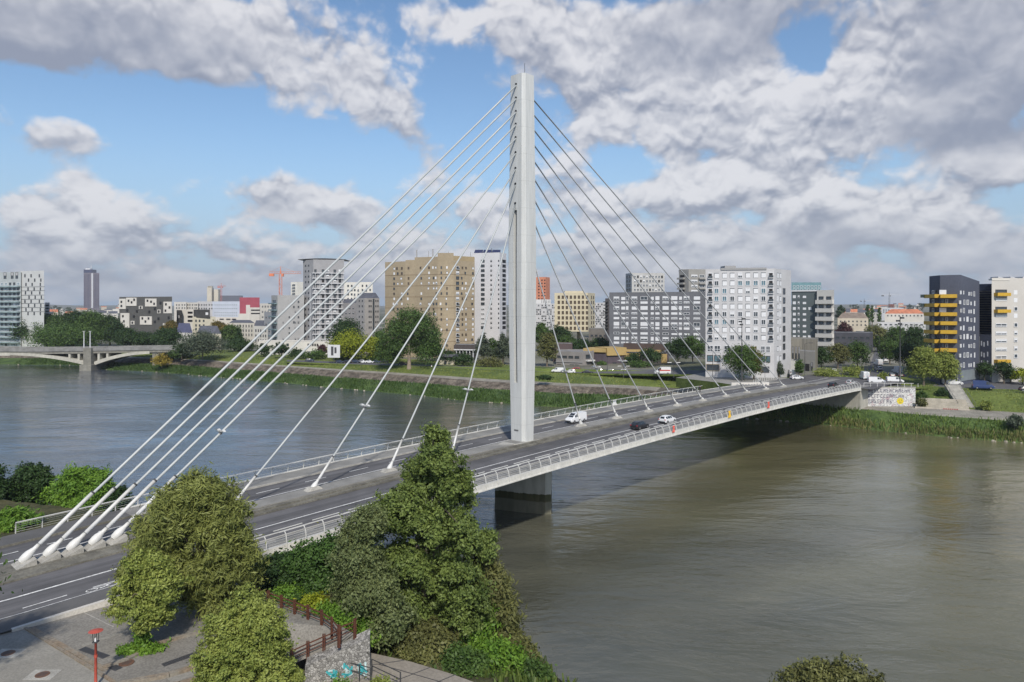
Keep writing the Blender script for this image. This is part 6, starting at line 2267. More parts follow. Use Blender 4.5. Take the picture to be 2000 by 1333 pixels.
# 3 dark shrub on the water side
x0, y0 = xu(965, 54), 54.0
lb = [PL(u, v, ru, rv, 54, x0, y0, .6, ry=ru) for u, v, ru, rv in ((958, 1150, 32, 42), (972, 1205, 36, 46), (945, 1235, 40, 40), (985, 1250, 30, 28), (950, 1100, 20, 24))]
near("river_shrub", "feathery dark olive shrub leaning over the water right of the alder", x0, y0, .6, lb, 22000, .17, 'olive', 23, .12, clump=.5, per=40, limbs=8, elong=2.4)
# 4 willow over the road
x0, y0, z0 = xu(392, 47), 47.0, PZ
lb = [PL(u, v, ru, rv, 47, x0, y0, z0, dy=dy, ry=ru) for u, v, ru, rv, dy in ((385, 965, 42, 38, 0), (350, 1000, 50, 42, -.6), (430, 1005, 46, 46, .4), (315, 1045, 46, 46, -.3), (390, 1060, 70, 52, .6), (455, 1060, 38, 46, 0), (300, 1100, 40, 36, -.8), (360, 1120, 60, 44, -.5), (430, 1115, 54, 42, .3), (400, 1155, 44, 30, 0))]
near("willow_tree", "broad willow with fine drooping twigs hiding the near end of the road", x0, y0, z0, lb, 90000, .115, 'willow', 24, .24, clump=.55, per=150, limbs=14, elong=3.0, droop=.5, shell=.55)
# 5 pale small tree with ivy trunk
x0, y0, z0 = xu(278, 42.2), 42.2, PZ
lb = [PL(u, v, ru, rv, 42.2, x0, y0, z0, ry=ru) for u, v, ru, rv in ((285, 1110, 34, 30), (262, 1145, 36, 34), (312, 1150, 36, 36), (275, 1180, 42, 34), (310, 1195, 24, 30), (240, 1185, 22, 26), (290, 1215, 28, 22))]
near("birch_tree", "small pale leaved tree with an ivy wrapped trunk beside the plaza", x0, y0, z0, lb, 30000, .105, 'fresh', 25, .13, clump=.33, per=100, shell=.5, limbs=10, elong=1.7)
lb = [(0, 0, .9, .26, .26, .9), (0, 0, 1.9, .3, .3, .7)]
me_, _ = leaf_mesh("ivy_foliage", lb, 4200, .13, 77, lf['bright'], clump=.16, per=20)
iv = empty("ivy_plant", (x0, y0, z0), "bright green ivy climbing the small pale tree's trunk and spilling on the paving", "plant")
link("foliage", me_, iv)
me_, _ = leaf_mesh("ground_foliage", [(.2, -.2, .1, 1.1, .55, .14), (-.5, -.3, .1, .6, .4, .1)], 4200, .12, 78, lf['bright'], clump=.22, per=20)
link("ground_foliage", me_, iv)
# 6 pale green tree at the bottom edge
x0, y0, z0 = xu(484, 38), 38.0, PZ
lb = [PL(u, v, ru, rv, 38, x0, y0, z0, ry=ru) for u, v, ru, rv in ((478, 1185, 32, 30), (505, 1215, 40, 36), (455, 1225, 42, 38), (500, 1265, 56, 40), (440, 1280, 46, 38), (480, 1320, 78, 48), (540, 1320, 32, 40), (420, 1335, 34, 34))]
near("silver_leaf_tree", "rounded light green tree at the bottom edge beside the rust timber fence", x0, y0, z0, lb, 80000, .095, 'fresh', 26, .16, clump=.32, per=130, limbs=10)
# tree standing outside the picture whose shade falls on the path at the bottom left
tree("street_tree", "street tree outside the left edge, shading the paved path corner", -30.2, 36.5, PZ, 8, [(0, 0, 5.2, 2.0, 2.0, 1.6), (.8, .8, 6.4, 1.4, 1.4, 1.2), (-.8, -.5, 6.5, 1.5, 1.5, 1.2)], 9000, .2, 'mid', 90, trunk_r=.16)
# 7 shrub at the bottom right
x0, y0 = xu(1625, 45), 45.0
lb = [PL(u, v, ru, rv, 45, x0, y0, .4, ry=ru * .8) for u, v, ru, rv in ((1560, 1335, 36, 30), (1605, 1322, 38, 32), (1660, 1322, 36, 34), (1625, 1345, 70, 36), (1700, 1345, 30, 24))]
near("river_shrub", "loose olive green shrub top poking up at the bottom right over the water", x0, y0, .4, lb, 9500, .15, 'olive', 27, .10, clump=.34, per=26, limbs=12, shell=.8)
# 8 left shrubs beyond the road
for (nm, lab, u0, u1, vt, d_, z_, m, sd, n_) in (("hazel_shrub", "dark green rounded shrub at far left beyond the road railing", 8, 112, 893, 80, 3.2, 'dark', 31, 26000),
                                                   ("bay_shrub", "broad shrub with yellow green tips in front of the water at left", 92, 232, 903, 77, 3.0, 'bright', 32, 42000),
                                                   ("hazel_shrub", "dark shrub partly cut by the left picture edge", -70, 18, 880, 76, 3.4, 'dark', 33, 18000),
                                                   ("low_hedge", "low light green hedge in front of the left shrubs", -30, 80, 995, 66, 4.6, 'bright', 34, 12000),
                                                   ("small_shrub", "small twiggy shrub under the cables beside the road railing", 215, 252, 945, 76, 4.6, 'dark', 35, 4500)):
    x_ = xu((u0 + u1) / 2, d_); rw = (u1 - u0) / 2 * d_ / 1400; h = zv(vt, d_) - z_
    lb = lobes_of(rw * .9, h, sd, 11, .02)
    tree(nm, lab, x_, d_, z_, h, lb, n_, .19, m, sd, trunk_r=.1, clump=.45, per=40, cat="shrub", elong=2.2 if m == 'bright' else 1.5)
# 9 ivy and bush mass between deck and fence
def bush_at(lab, u, v, z_, rw, h, m, n_, sd, size=.17, nm="bush", el=1.5):
    p = U(u, v, z_)
    lb = lobes_of(rw, h, sd, 9, .0)
    tree(nm, lab, p.x, p.y, z_, h, lb, n_, size, m, sd, trunk_r=.07, limbs=4, clump=.42, per=40, cat="bush", elong=el)


bush_at("dark olive shrub just under the bridge edge left of the alder", 628, 1122, 3.0, 2.3, 4.6, 'olive', 14000, 41)
for (lab, pts, n_, m_, sd) in (
    ("deep green bush under the bridge edge just right of the willow", ((545, 1125, 38, 36), (560, 1165, 40, 30), (515, 1140, 24, 26)), 20000, 'dark', 42),
    ("dense green creeper covered bush on the slope under the deck", ((600, 1105, 40, 38), (590, 1150, 46, 36), (630, 1140, 40, 40), (610, 1190, 44, 26)), 30000, 'ivy', 43),
    ("tall green creeper bush between the rust fence and the dull olive tree", ((655, 1085, 34, 34), (660, 1135, 40, 40), (680, 1185, 36, 36), (640, 1195, 34, 24)), 26000, 'ivy', 44)):
    x_, y_ = xu(pts[0][0], 52), 52.0
    lb = [PL(u, v, ru, rv, 52, x_, y_, 2.6, ry=ru) for u, v, ru, rv in pts]
    near("bush", lab, x_, y_, 2.6, lb, n_, .15, m_, sd, .08, clump=.42, per=60, limbs=5, cat="bush")
bush_at("yellow green creeper heap over the long rust fence, far end", 560, 1192, PZ - .9, 1.4, 1.5, 'bright', 6500, 45, .13)
bush_at("yellow green creeper heap over the long rust fence, middle", 610, 1212, PZ - 1.0, 1.4, 1.6, 'lime', 6500, 46, .13)
bush_at("yellow green creeper heap at the fence corner", 660, 1236, PZ - 1.1, 1.2, 1.6, 'bright', 6500, 47, .13)
bush_at("green creeper heap on the long rust fence between the lime one and the corner", 636, 1226, PZ - 1.0, 1.1, 1.45, 'bright', 6000, 57, .12)
bush_at("creeper heap spilling over the near end of the long rust fence", 585, 1203, PZ - 1.0, 1.1, 1.4, 'ivy', 6000, 58, .12)
bush_at("bright green clump beside the top of the gabion wall", 712, 1252, 4.3, 1.1, 1.5, 'bright', 5000, 48, .14)
bush_at("bright vine leaved shrub at the foot of the alder, upper", 925, 1260, 1.6, 2.2, 3.4, 'bright', 12000, 49, .18)
bush_at("bright vine leaved shrub at the water's edge, lower", 960, 1330, .9, 2.4, 2.6, 'bright', 13000, 50, .17)
bush_at("brownish green thicket at the alder's foot beside the path", 830, 1290, 2.2, 2.4, 2.4, 'olive', 12000, 51, .16)
bush_at("mid green thicket between path and water", 900, 1330, 2.0, 2.0, 1.9, 'mid', 9000, 52, .16)
bush_at("green shrub near the water at the bottom centre", 1035, 1345, .5, 1.5, 1.9, 'mid', 7000, 53, .15)
bush_at("feathery dull shrub right of the bright vines at the water", 1010, 1300, .3, 1.4, 2.0, 'olive', 6500, 54, .15, "bush", 2.4)
bush_at("small yellow grass tuft below the teal graffiti railing", 740, 1345, PATHZ, .4, .35, 'fresh', 1800, 55, .10)
bush_at("low clipped green shrub at the bottom centre edge", 662, 1352, PATHZ, .6, .35, 'bright', 2600, 56, .10)

# ground cover and reeds: nobody could count these
def blades(name, pts_fn, n, h0, h1, wd, m, seed, lab):
    r = np.random.RandomState(seed)
    P = pts_fn(r, n)
    n = len(P)
    a = r.rand(n) * 2 * PI
    h = h0 + (h1 - h0) * r.rand(n)
    dx_ = np.cos(a) * wd; dy_ = np.sin(a) * wd
    lx = r.normal(size=n) * .25 * h; ly = r.normal(size=n) * .25 * h
    V = np.zeros((n, 4, 3))
    V[:, 0] = P - np.stack([dx_, dy_, 0 * a], 1)
    V[:, 1] = P + np.stack([dx_, dy_, 0 * a], 1)
    V[:, 2] = P + np.stack([dx_ * .5 + lx, dy_ * .5 + ly, h], 1)
    V[:, 3] = P + np.stack([-dx_ * .5 + lx, -dy_ * .5 + ly, h * .95], 1)
    me = bpy.data.meshes.new(name)
    me.vertices.add(4 * n); me.vertices.foreach_set("co", V.astype(np.float32).ravel())
    me.loops.add(4 * n); me.loops.foreach_set("vertex_index", np.arange(4 * n, dtype=np.int32))
    me.polygons.add(n)
    me.polygons.foreach_set("loop_start", np.arange(0, 4 * n, 4, dtype=np.int32)); me.polygons.foreach_set("loop_total", np.full(n, 4, dtype=np.int32))
    me.materials.append(m); me.update(calc_edges=True)
    o = bpy.data.objects.new(name, me); col.objects.link(o)
    return tag(o, lab, kind="stuff")


ROWS = np.array([[p for p in r[:13]] for r in rows])


def bank_pts(o0, o1, xmin, xmax, patch=None):
    def fn(r, n):
        i = r.randint(0, len(ROWS) - 1, n); f = r.rand(n)[:, None]
        j = o0 + (o1 - o0) * r.rand(n)
        ji = np.floor(j).astype(int); jf = (j - ji)[:, None]
        A = ROWS[i, ji] * (1 - jf) + ROWS[i, ji + 1] * jf
        Bq = ROWS[i + 1, ji] * (1 - jf) + ROWS[i + 1, ji + 1] * jf
        P = A * (1 - f) + Bq * f
        k = (P[:, 0] > xmin) & (P[:, 0] < xmax)
        s_ = np.sin(P[:, 0] * .45) + np.sin(P[:, 0] * .17 + P[:, 1] * .3) + r.normal(size=n) * .8
        k &= s_ > -.9
        return P[k]
    return fn


m_reed = leafmat("reed_blades", (.045, .085, .018), (.12, .165, .035), .15)
m_reedd = leafmat("reed_dull", (.075, .085, .03), (.17, .165, .065), .15)
blades("bank_reeds", bank_pts(1.3, 5.6, 38, 130), 60000, .30, 1.0, .09, m_reed, 61, "bright reeds along the right far bank")
blades("waterline_reeds", bank_pts(1.0, 3.2, 45, 130), 24000, .4, 1.2, .09, m_reedd, 62, "duller reeds at the waterline of the right far bank")
blades("bank_grass_tufts", bank_pts(1.1, 5.3, -230, 40), 60000, .30, .85, .16, leafmat("bank_blades", (.022, .048, .012), (.060, .100, .026), .15), 63, "tall green grass on the left far bank")
blades("lawn_tufts", bank_pts(9, 12, -200, 140), 30000, .12, .35, .12, leafmat("lawn_blades", (.09, .12, .025), (.17, .18, .05), .1), 64, "rough grass on the far embankment")


def near_pts(r, n):
    x = r.uniform(-60, 30, n); y = r.uniform(30, 110, n)
    z = near_z(x, y)
    s = z
    k = (z > .02) & (z < 5.6) & ~((x > -10.5) & (x < -.2) & (y < 47.5) & (z > 2.9))
    return np.stack([x, y, z], 1)[k]


blades("undergrowth", near_pts, 60000, .25, .8, .09, leafmat("undergrowth_blades", (.03, .055, .012), (.10, .13, .03), .15), 65, "rough undergrowth covering the near river slope")
# stones at the waterline
rgs = random.Random(6)
mb = MB()
for k in range(260):
    i = rgs.randrange(len(TD) - 1)
    p = Vector(rows[i][1]).lerp(Vector(rows[i + 1][1]), rgs.random())
    if p.x < 30 and rgs.random() < .5: continue
    s_ = rgs.uniform(.2, .5)
    c = p + Vector((rgs.uniform(-.8, .8), rgs.uniform(-.9, .5), .1))
    i0 = len(mb.v)
    for j in range(6):
        a = j * PI / 3 + rgs.uniform(-.3, .3)
        mb.v.append((c.x + s_ * math.cos(a), c.y + s_ * math.sin(a), c.z - .2))
    for j in range(6):
        a = j * PI / 3 + rgs.uniform(-.3, .3)
        mb.v.append((c.x + s_ * .6 * math.cos(a), c.y + s_ * .6 * math.sin(a), c.z + s_ * .4))
    for j in range(6):
        j2 = (j + 1) % 6
        mb.f.append((i0 + j, i0 + j2, i0 + 6 + j2, i0 + 6 + j)); mb.mi.append(0)
    mb.f.append(tuple(i0 + 6 + j for j in range(6))); mb.mi.append(0)
tag(mb.build("waterline_rubble", mat("pale_rubble", (.30, .27, .22), .85, .3, .5)), "pale stones strewn along the far waterline", kind="stuff")
# ------------------------------------------------------------------ vehicles
m_tyre = mat("tyre_rubber", (.022, .022, .022), .85, .1, 3)
m_rim = mat("wheel_rim", (.35, .35, .36), .35, .05, 3, metal=.6)
m_cg = mat("car_glass", (.025, .030, .035), .08, .1, 2, spec=.9)
m_hl = mat("headlight_lens", (.62, .64, .66), .15, .03, 2, spec=.9)
m_tl = mat("tail_light_lens", (.45, .02, .02), .2, .05, 2, spec=.8)
m_plas = mat("black_plastic", (.03, .03, .032), .6, .1, 3)
# station: x, half width, sill z, belt z, roof z, roof half width  (x forward)
SHAPE = {
 'hatch': (4.2, [(-2.10, .74, .42, .78, .80, .62), (-2.02, .84, .24, .92, .98, .66), (-1.72, .88, .20, .95, 1.40, .58), (-1.1, .89, .20, .95, 1.50, .62), (-.2, .90, .20, .95, 1.52, .63), (.45, .90, .20, .94, 1.46, .60), (1.15, .89, .20, .93, 1.00, .70), (1.75, .86, .22, .84, .88, .70), (2.02, .80, .26, .66, .72, .60), (2.10, .70, .40, .56, .60, .50)]),
 'suv': (4.4, [(-2.20, .76, .48, .84, .90, .66), (-2.12, .88, .28, 1.02, 1.10, .72), (-1.85, .91, .24, 1.05, 1.54, .64), (-1.1, .92, .24, 1.05, 1.64, .67), (-.1, .93, .24, 1.05, 1.65, .68), (.5, .93, .24, 1.04, 1.58, .64), (1.15, .92, .24, 1.03, 1.12, .74), (1.85, .89, .26, .96, 1.00, .74), (2.12, .84, .32, .78, .84, .64), (2.20, .72, .46, .64, .70, .55)]),
 'sedan': (4.6, [(-2.30, .74, .42, .80, .84, .62), (-2.2, .84, .24, .96, 1.00, .66), (-1.6, .88, .20, .98, 1.04, .68), (-1.0, .89, .20, .97, 1.36, .60), (-.3, .90, .20, .96, 1.46, .62), (.4, .90, .20, .95, 1.42, .60), (1.15, .89, .20, .94, .99, .70), (1.9, .86, .22, .84, .88, .70), (2.2, .80, .26, .66, .72, .60), (2.30, .70, .40, .56, .60, .50)]),
 'van': (5.1, [(-2.55, .90, .40, 1.15, 1.80, .78), (-2.50, .95, .26, 1.18, 1.93, .82), (-1.5, .96, .24, 1.18, 1.95, .84), (0, .96, .24, 1.18, 1.95, .84), (.75, .96, .24, 1.16, 1.90, .80), (1.35, .95, .24, 1.12, 1.50, .78), (1.75, .94, .24, 1.08, 1.16, .80), (2.25, .90, .26, .90, .98, .76), (2.5, .82, .32, .70, .76, .66), (2.55, .72, .42, .60, .66, .58)]),
 'bigvan': (6.0, [(-3.0, .96, .45, 1.3, 2.45, .86), (-2.95, 1.0, .30, 1.35, 2.60, .90), (-1.5, 1.0, .28, 1.35, 2.65, .92), (.6, 1.0, .28, 1.35, 2.62, .92), (1.3, 1.0, .28, 1.32, 2.42, .88), (1.9, .99, .28, 1.25, 1.75, .84), (2.3, .97, .28, 1.18, 1.28, .84), (2.75, .92, .30, .98, 1.05, .78), (2.95, .86, .36, .80, .86, .70), (3.0, .78, .46, .70, .74, .62)]),
}
PROTO = {}


def vehicle(kind, paint, label, x, y, z, yaw, group=None, cat=None, name=None, extra=None):
    ln, st = SHAPE[kind]
    key = kind
    if key not in PROTO:
        body = MB(); gl = MB()
        ringv = []
        for (sx, w_, zs, zb, zr, wr) in st:
            zm = zs + (zb - zs) * .55
            ringv.append([(sx, -w_ * .93, zs), (sx, -w_, zs + .18), (sx, -w_, zm), (sx, -w_ * .96, zb), (sx, -wr, zr - .04), (sx, -wr * .82, zr),
                          (sx, wr * .82, zr), (sx, wr, zr - .04), (sx, w_ * .96, zb), (sx, w_, zm), (sx, w_, zs + .18), (sx, w_ * .93, zs)])
        nR = 12
        for i in range(len(st) - 1):
            for j in range(nR):
                j2 = (j + 1) % nR
                q_ = [ringv[i][j], ringv[i + 1][j], ringv[i + 1][j2], ringv[i][j2]]
                hA = st[i][4] - st[i][3]; hB = st[i + 1][4] - st[i + 1][3]
                side = j in (3, 7)
                top = j in (4, 5, 6)
                steep = abs(st[i + 1][4] - st[i][4]) / (st[i + 1][0] - st[i][0]) > .35
                glass = False
                if side and (hA > .25 and hB > .25):
                    glass = True if kind not in ('van', 'bigvan') else st[i][0] >= 0
                if top and j == 5 and steep and max(hA, hB) > .3 and (st[i][0] > 0 or kind not in ('van', 'bigvan')):
                    glass = True
                body.quad(*q_)
                if glass:
                    c = Vector((0, 0, 0))
                    for p in q_: c += Vector(p) / 4
                    nr_ = (Vector(q_[1]) - Vector(q_[0])).cross(Vector(q_[2]) - Vector(q_[0]))
                    if nr_.length < 1e-6: nr_ = (Vector(q_[2]) - Vector(q_[0])).cross(Vector(q_[3]) - Vector(q_[0]))
                    nr_.normalize()
                    if nr_.dot(c - Vector((c.x, 0, .8))) < 0: nr_ = -nr_
                    sh = .88 if side else .90
                    gl.quad(*[tuple(c + (Vector(p) - c) * sh + nr_ * .012) for p in q_])
        body.poly(list(reversed(ringv[0]))); body.poly(ringv[-1])
        wheel = MB(); r_ = .33 if kind != 'bigvan' else .36
        wheel.tube([(0, -.11, 0), (0, .11, 0)], r_, 14)
        rim = MB(); rim.tube([(0, -.125, 0), (0, .125, 0)], r_ * .58, 10)
        hlm = MB(); hlm.box(-.06, .06, -.16, .16, -.07, .07)
        PROTO[key] = (body, gl, wheel.mesh("tyre", m_tyre), rim.mesh("rim", m_rim), hlm)
    body, gl, wm, rm, hlm = PROTO[key]
    nm = name or {'hatch': 'parked_car', 'suv': 'parked_car', 'sedan': 'parked_car', 'van': 'van', 'bigvan': 'van'}[kind]
    e = empty(nm, (x, y, z + .01), label, cat or ('van' if 'van' in kind else 'car'), group, yaw)
    e.scale = (.76, .76, .76)
    bk = ("body", kind, paint.name)
    if bk not in WM: WM[bk] = body.mesh("body", paint)
    if ("gl", kind) not in WM:
        WM[("gl", kind)] = gl.mesh("windows", m_cg)
        WM[("hl",)] = hlm.mesh("headlight", m_hl); WM[("tl",)] = hlm.mesh("tail_light", m_tl)
        pb = MB(); pb.box(-.09, .09, -.72, .72, -.13, .13)
    if ("bump",) not in WM:
        pb = MB(); pb.box(-.07, .07, -.68, .68, -.11, .11); WM[("bump",)] = pb.mesh("bumper", m_plas)
    o = link("body", WM[bk], e)
    link("windows", WM[("gl", kind)], e)
    r_ = .33 if kind != 'bigvan' else .36
    for sx in (-ln * .31, ln * .31):
        for sy in (-1, 1):
            wh = link("wheel", wm, e, (sx, sy * (st[4][1] - .11), r_))
            link("rim", rm, wh)
    f_ = st[-2]; b_ = st[1]
    for sy in (-1, 1):
        link("headlight", WM[("hl",)], e, (f_[0] - .02, sy * f_[1] * .72, f_[3] - .02))
        link("tail_light", WM[("tl",)], e, (b_[0] - .02, sy * b_[1] * .82, b_[3] - .08))
    link("bumper", WM[("bump",)], e, (f_[0] + .04, 0, f_[2] + .14)); link("bumper", WM[("bump",)], e, (b_[0] - .05, 0, b_[2] + .14))
    return e


def paint(n, c, r=.28):
    return mat("paint_" + n, c, r, .02, 1, spec=.6)


pw = paint("white", (.66, .67, .68)); pb_ = paint("black", (.02, .02, .024)); pg = paint("grey", (.16, .17, .18)); ps = paint("silver", (.42, .43, .44)); pr = paint("red", (.42, .03, .03)); pbl = paint("navy", (.025, .045, .14)); pdb = paint("dark_blue", (.03, .04, .07))
# on the bridge
def onb(kind, pt, lab, s, t, rev, **kw):
    p = B(s, t, 0)
    return vehicle(kind, pt, lab, p.x, p.y, p.z, ang + (PI if rev else 0), **kw)


onb('van', pw, "white panel van coming towards us on the far carriageway right of the pylon", 16.4, -3.7, True, name="van")
onb('hatch', pb_, "black crossover driving away on the near carriageway", 18.0, 6.9, False, name="car")
onb('hatch', pw, "white hatchback ahead of the black crossover on the near carriageway", 25.2, 7.2, False, name="car")
onb('suv', pb_, "black car near the far end of the bridge behind the railing", 96.5, 7.3, False, name="car")
onb('hatch', ps, "silver car just past the far end of the bridge", 107.0, 7.6, False, name="car")


def onq(kind, pt, lab, u, vb, yaw, z=None, **kw):
    p = G(u, vb, .11)
    z = p.z
    return vehicle(kind, pt, lab, p.x, p.y, z, R(yaw), **kw)


GR = "cars parked in the row below the lime trees"
for k, (u, pt, kd, lab) in enumerate(((664, pdb, 'hatch', "dark car at the left end of the row below the lime trees"), (680, pb_, 'hatch', "black car, second from the left below the lime trees"), (696, pdb, 'suv', "dark blue black car left of the white pair below the lime trees"),
                                        (709, pw, 'hatch', "left one of the two white cars below the lime trees"), (722, pw, 'sedan', "right one of the two white cars below the lime trees"), (737, pdb, 'hatch', "dark car right of the white pair below the lime trees"), (752, pb_, 'suv', "black car at the right end of the row below the lime trees"))):
    p = G(u, 709.5, .11)
    vehicle(kd, pt, lab, p.x, p.y, p.z, R(-20), GR)
onq('hatch', pb_, "dark car parked against the poplar trunk", 787, 714, -15)
onq('hatch', pdb, "dark car at the foot of the lattice tower", 605, 706.5, 10)
GR2 = "cars parked along the street behind the grass bank"
onq('van', pw, "small white van at the left end of the street parking", 1089, 727.5, 172, group=GR2)
onq('hatch', pw, "white car behind the slanting cable in the street parking", 1114, 729, 172, group=GR2)
onq('hatch', pr, "red car parked behind the white car", 1124, 725, 165, group=GR2)
onq('sedan', pb_, "long black car in the middle of the street parking", 1148, 730.5, -8, group=GR2)
onq('hatch', pg, "grey car right of the long black one", 1168, 728, 172, group=GR2)
onq('hatch', ps, "silver car in front of the plum wall", 1191, 728.8, 172, group=GR2)
onq('hatch', pw, "white car at the right end of the street parking", 1216, 728.8, 172, group=GR2)
e = onq('bigvan', pw, "white ambulance like van with a broad red stripe parked before the dark trees", 1294, 731, 174)
f = MB(); f.box(-2.7, 1.2, -1.03, -1.005, 1.25, 1.65); f.box(-2.7, 1.2, 1.005, 1.03, 1.25, 1.65); f.box(-2.6, 1.0, -1.032, -1.006, .75, .85)
f.build("red_stripe", mat("stripe_red", (.50, .05, .04), .4, .03, 1), e)
onq('hatch', pw, "white car turning at the junction before the gatehouse", 1556, 741.5, 10, name="car")
onq('van', pw, "white van parked in front of the pale kiosk", 1546, 733, 80)
onq('hatch', ps, "silver car on the roundabout before the dark trees", 1628, 728, 75, name="car")
onq('bigvan', pw, "tall white van seen from behind at the boulevard mouth", 1688, 741, 78)
e = onq('van', pw, "white camper van passing in front of the boulevard", 1712, 748.5, -12)
e = onq('van', pw, "white flatbed truck right of the camper van", 1748, 748, -12, cat="truck", name="truck")
onq('bigvan', pw, "white lorry up the boulevard, upper one", 1715, 714, 82, cat="truck", name="truck")
onq('suv', ps, "pale car up the boulevard below the lorry", 1716, 724, 82, name="car")
onq('bigvan', pw, "white lorry on the boulevard's right lane", 1752, 729, 82, cat="truck", name="truck")
onq('hatch', pb_, "dark car beside the white lorry on the boulevard", 1756, 737, 82, name="car")
onq('hatch', pg, "grey car waiting behind the camper van", 1740, 737, 80, name="car")
onq('bigvan', pw, "white van half hidden by the fresh green plane tree", 1860, 752.5, -14)
onq('bigvan', pbl, "dark blue panel van on the quay road at the right", 1920, 760, -18)
onq('hatch', pb_, "dark car cut by the right picture edge on the quay road", 2006, 765, -18, name="car")
onq('suv', pw, "white car seen between the tree trunks up the boulevard", 1727, 707, 82, name="car")

# ------------------------------------------------------------------ street furniture
def mast(u, vt, vb, lab, z=GZ, r=.13, head=None, arm=0, name="lamp_post", cat="street light", m=None, dist=None):
    gp = G(u, vb, .05)
    d = gp.y; z = gp.z
    e = empty(name, (xu(u, d), d, z), lab, cat)
    H = zv(vt, d) - z
    f = MB(); f.tube([(0, 0, -.3), (0, 0, H * .5), (0, 0, H)], [r, r * .8, r * .5], 8); f.build("post", m or m_steeld, e, smooth=True)
    f = MB()
    if head == 'cluster':
        for k in range(3):
            a = k * 2.1
            f.box(.5 * math.cos(a) - .35, .5 * math.cos(a) + .35, .5 * math.sin(a) - .3, .5 * math.sin(a) + .3, H - .6 - .7 * k, H - .2 - .7 * k)
        f.build("floodlight", m_steeld, e)
    elif head == 'wing':
        g = MB(); g.tube([(-1.5, 0, H), (0, 0, H - .1), (1.5, 0, H)], .05, 5); g.build("bracket", m or m_steeld, e)
        for sx in (-1, 1):
            f = MB(); f.box(sx * 1.2 - .55, sx * 1.2 + .55, -.2, .2, H, H + .16); f.build("lamp_head", m_white, e)
    elif head == 'arm':
        f.tube([(0, 0, H - .05), (arm * .6, 0, H + .25), (arm, 0, H + .25)], .05, 5); f.box(arm - .1, arm + .8, -.16, .16, H + .17, H + .3)
        f.build("lamp_head", m or m_steeld, e)
    return e


mast(1758, 618, 757, "tall dark lighting mast with clustered floodlights at the bridge end", r=.17, head='cluster', m=m_steeld)
mast(1449, 620, 746, "tall dark mast with clustered lamps in front of the white block", r=.15, head='cluster')
mast(1392, 690, 741, "thin dark lamp post left of the leafy street tree", r=.09)
mast(1572, 672, 744, "thin dark lamp post beside the junction", r=.09, head='arm', arm=1.2)
mast(1186, 694, 731, "dark lamp post between the parked cars and the plum wall", r=.10)
mast(1288, 712, 733, "short dark post in front of the striped van", r=.09)
mast(1316, 709, 736, "double armed lamp post right of the striped van", r=.09, head='wing')
mast(1218, 716, 736, "double armed lamp post right of the silver cars", r=.09, head='wing')
mast(1717, 656, 700, "pale lamp post up the boulevard", r=.12, head='arm', arm=-1.4, m=m_steel)
mast(705, 690, 716, "thin dark lamp post on the grass before the parked white cars", r=.09)
mast(1494, 728, 742, "short bollard light by the junction pavement", r=.06)
# square road sign on the left bank
p = G(652, 711, -.1)
e = empty("road_sign", p, "large white square road sign on a post left of the lime tree", "sign")
d_ = p.y
f = MB(); w2 = 12 * d_ / 1400; zt_ = zv(674, d_) - p.z; zb_ = zv(699, d_) - p.z
f.box(-w2, w2, -.06, .06, zb_, zt_); f.build("panel", mat("sign_white", (.55, .56, .58), .5, .04, 1), e)
f = MB(); f.box(-w2 * .45, -w2 * .05, -.075, -.062, zb_ + .8, zt_ - .6); f.box(.1 * w2, .45 * w2, -.075, -.062, zb_ + 1.6, zt_ - .9); f.build("symbol", m_frd, e)
f = MB(); f.tube([(0, .1, 0), (0, .1, zt_ - .3)], .09, 6); f.build("post", m_steel, e)
# low white wall with scribbles where the far walkway meets the quay
a = U(1432, 756, 8.2)
e = empty("low_wall", a, "low white wall with scribbled graffiti at the far end of the walkway", "wall", None, .10)
f = MB(); f.box(-.4, 8.6, 0, .35, -.8, .95); f.build("wall_face", mw2, e)
f = MB(); rgw = random.Random(2)
for k in range(11):
    x_ = .8 + k * .68; f.box(x_, x_ + .4, -.012, -.004, .2 + rgw.uniform(0, .15), .55 + rgw.uniform(0, .15))
f.build("grey_scribble", mat("scribble", (.28, .28, .30), .8, .1, 2), e)
# slanting white bollard racks on the junction pavement
for k in range(9):
    p = U(1474 + k * 4.3, 749 - k * .9, 8.1)
    e = empty("bicycle_stand", p, "white hoop stand in the row on the junction pavement", "bicycle stand", "white hoop stands beside the junction", .2)
    f = MB(); f.tube([(-.35, 0, 0), (-.3, 0, .9), (.35, 0, .95), (.3, 0, 0)], .04, 6); f.build("hoop", m_white, e)
# overpass over the boulevard
a = Vector((xu(1690, 330), 330, GZ - .3))
e = empty("overpass", a, "pale concrete railway overpass crossing the boulevard behind the trees", "bridge")
f = MB(); f.box(0, xu(1734, 330) - a.x, 0, 9, 5.6, 7.4); f.build("deck", mgreyl, e)
f = MB(); f.box(0, 1.2, 1, 8, 0, 5.6); f.box(xu(1734, 330) - a.x - 1.2, xu(1734, 330) - a.x, 1, 8, 0, 5.6); f.build("abutment", mconc, e)


# ------------------------------------------------------------------ people
m_skin = mat("skin", (.42, .26, .19), .6, .05, 3)


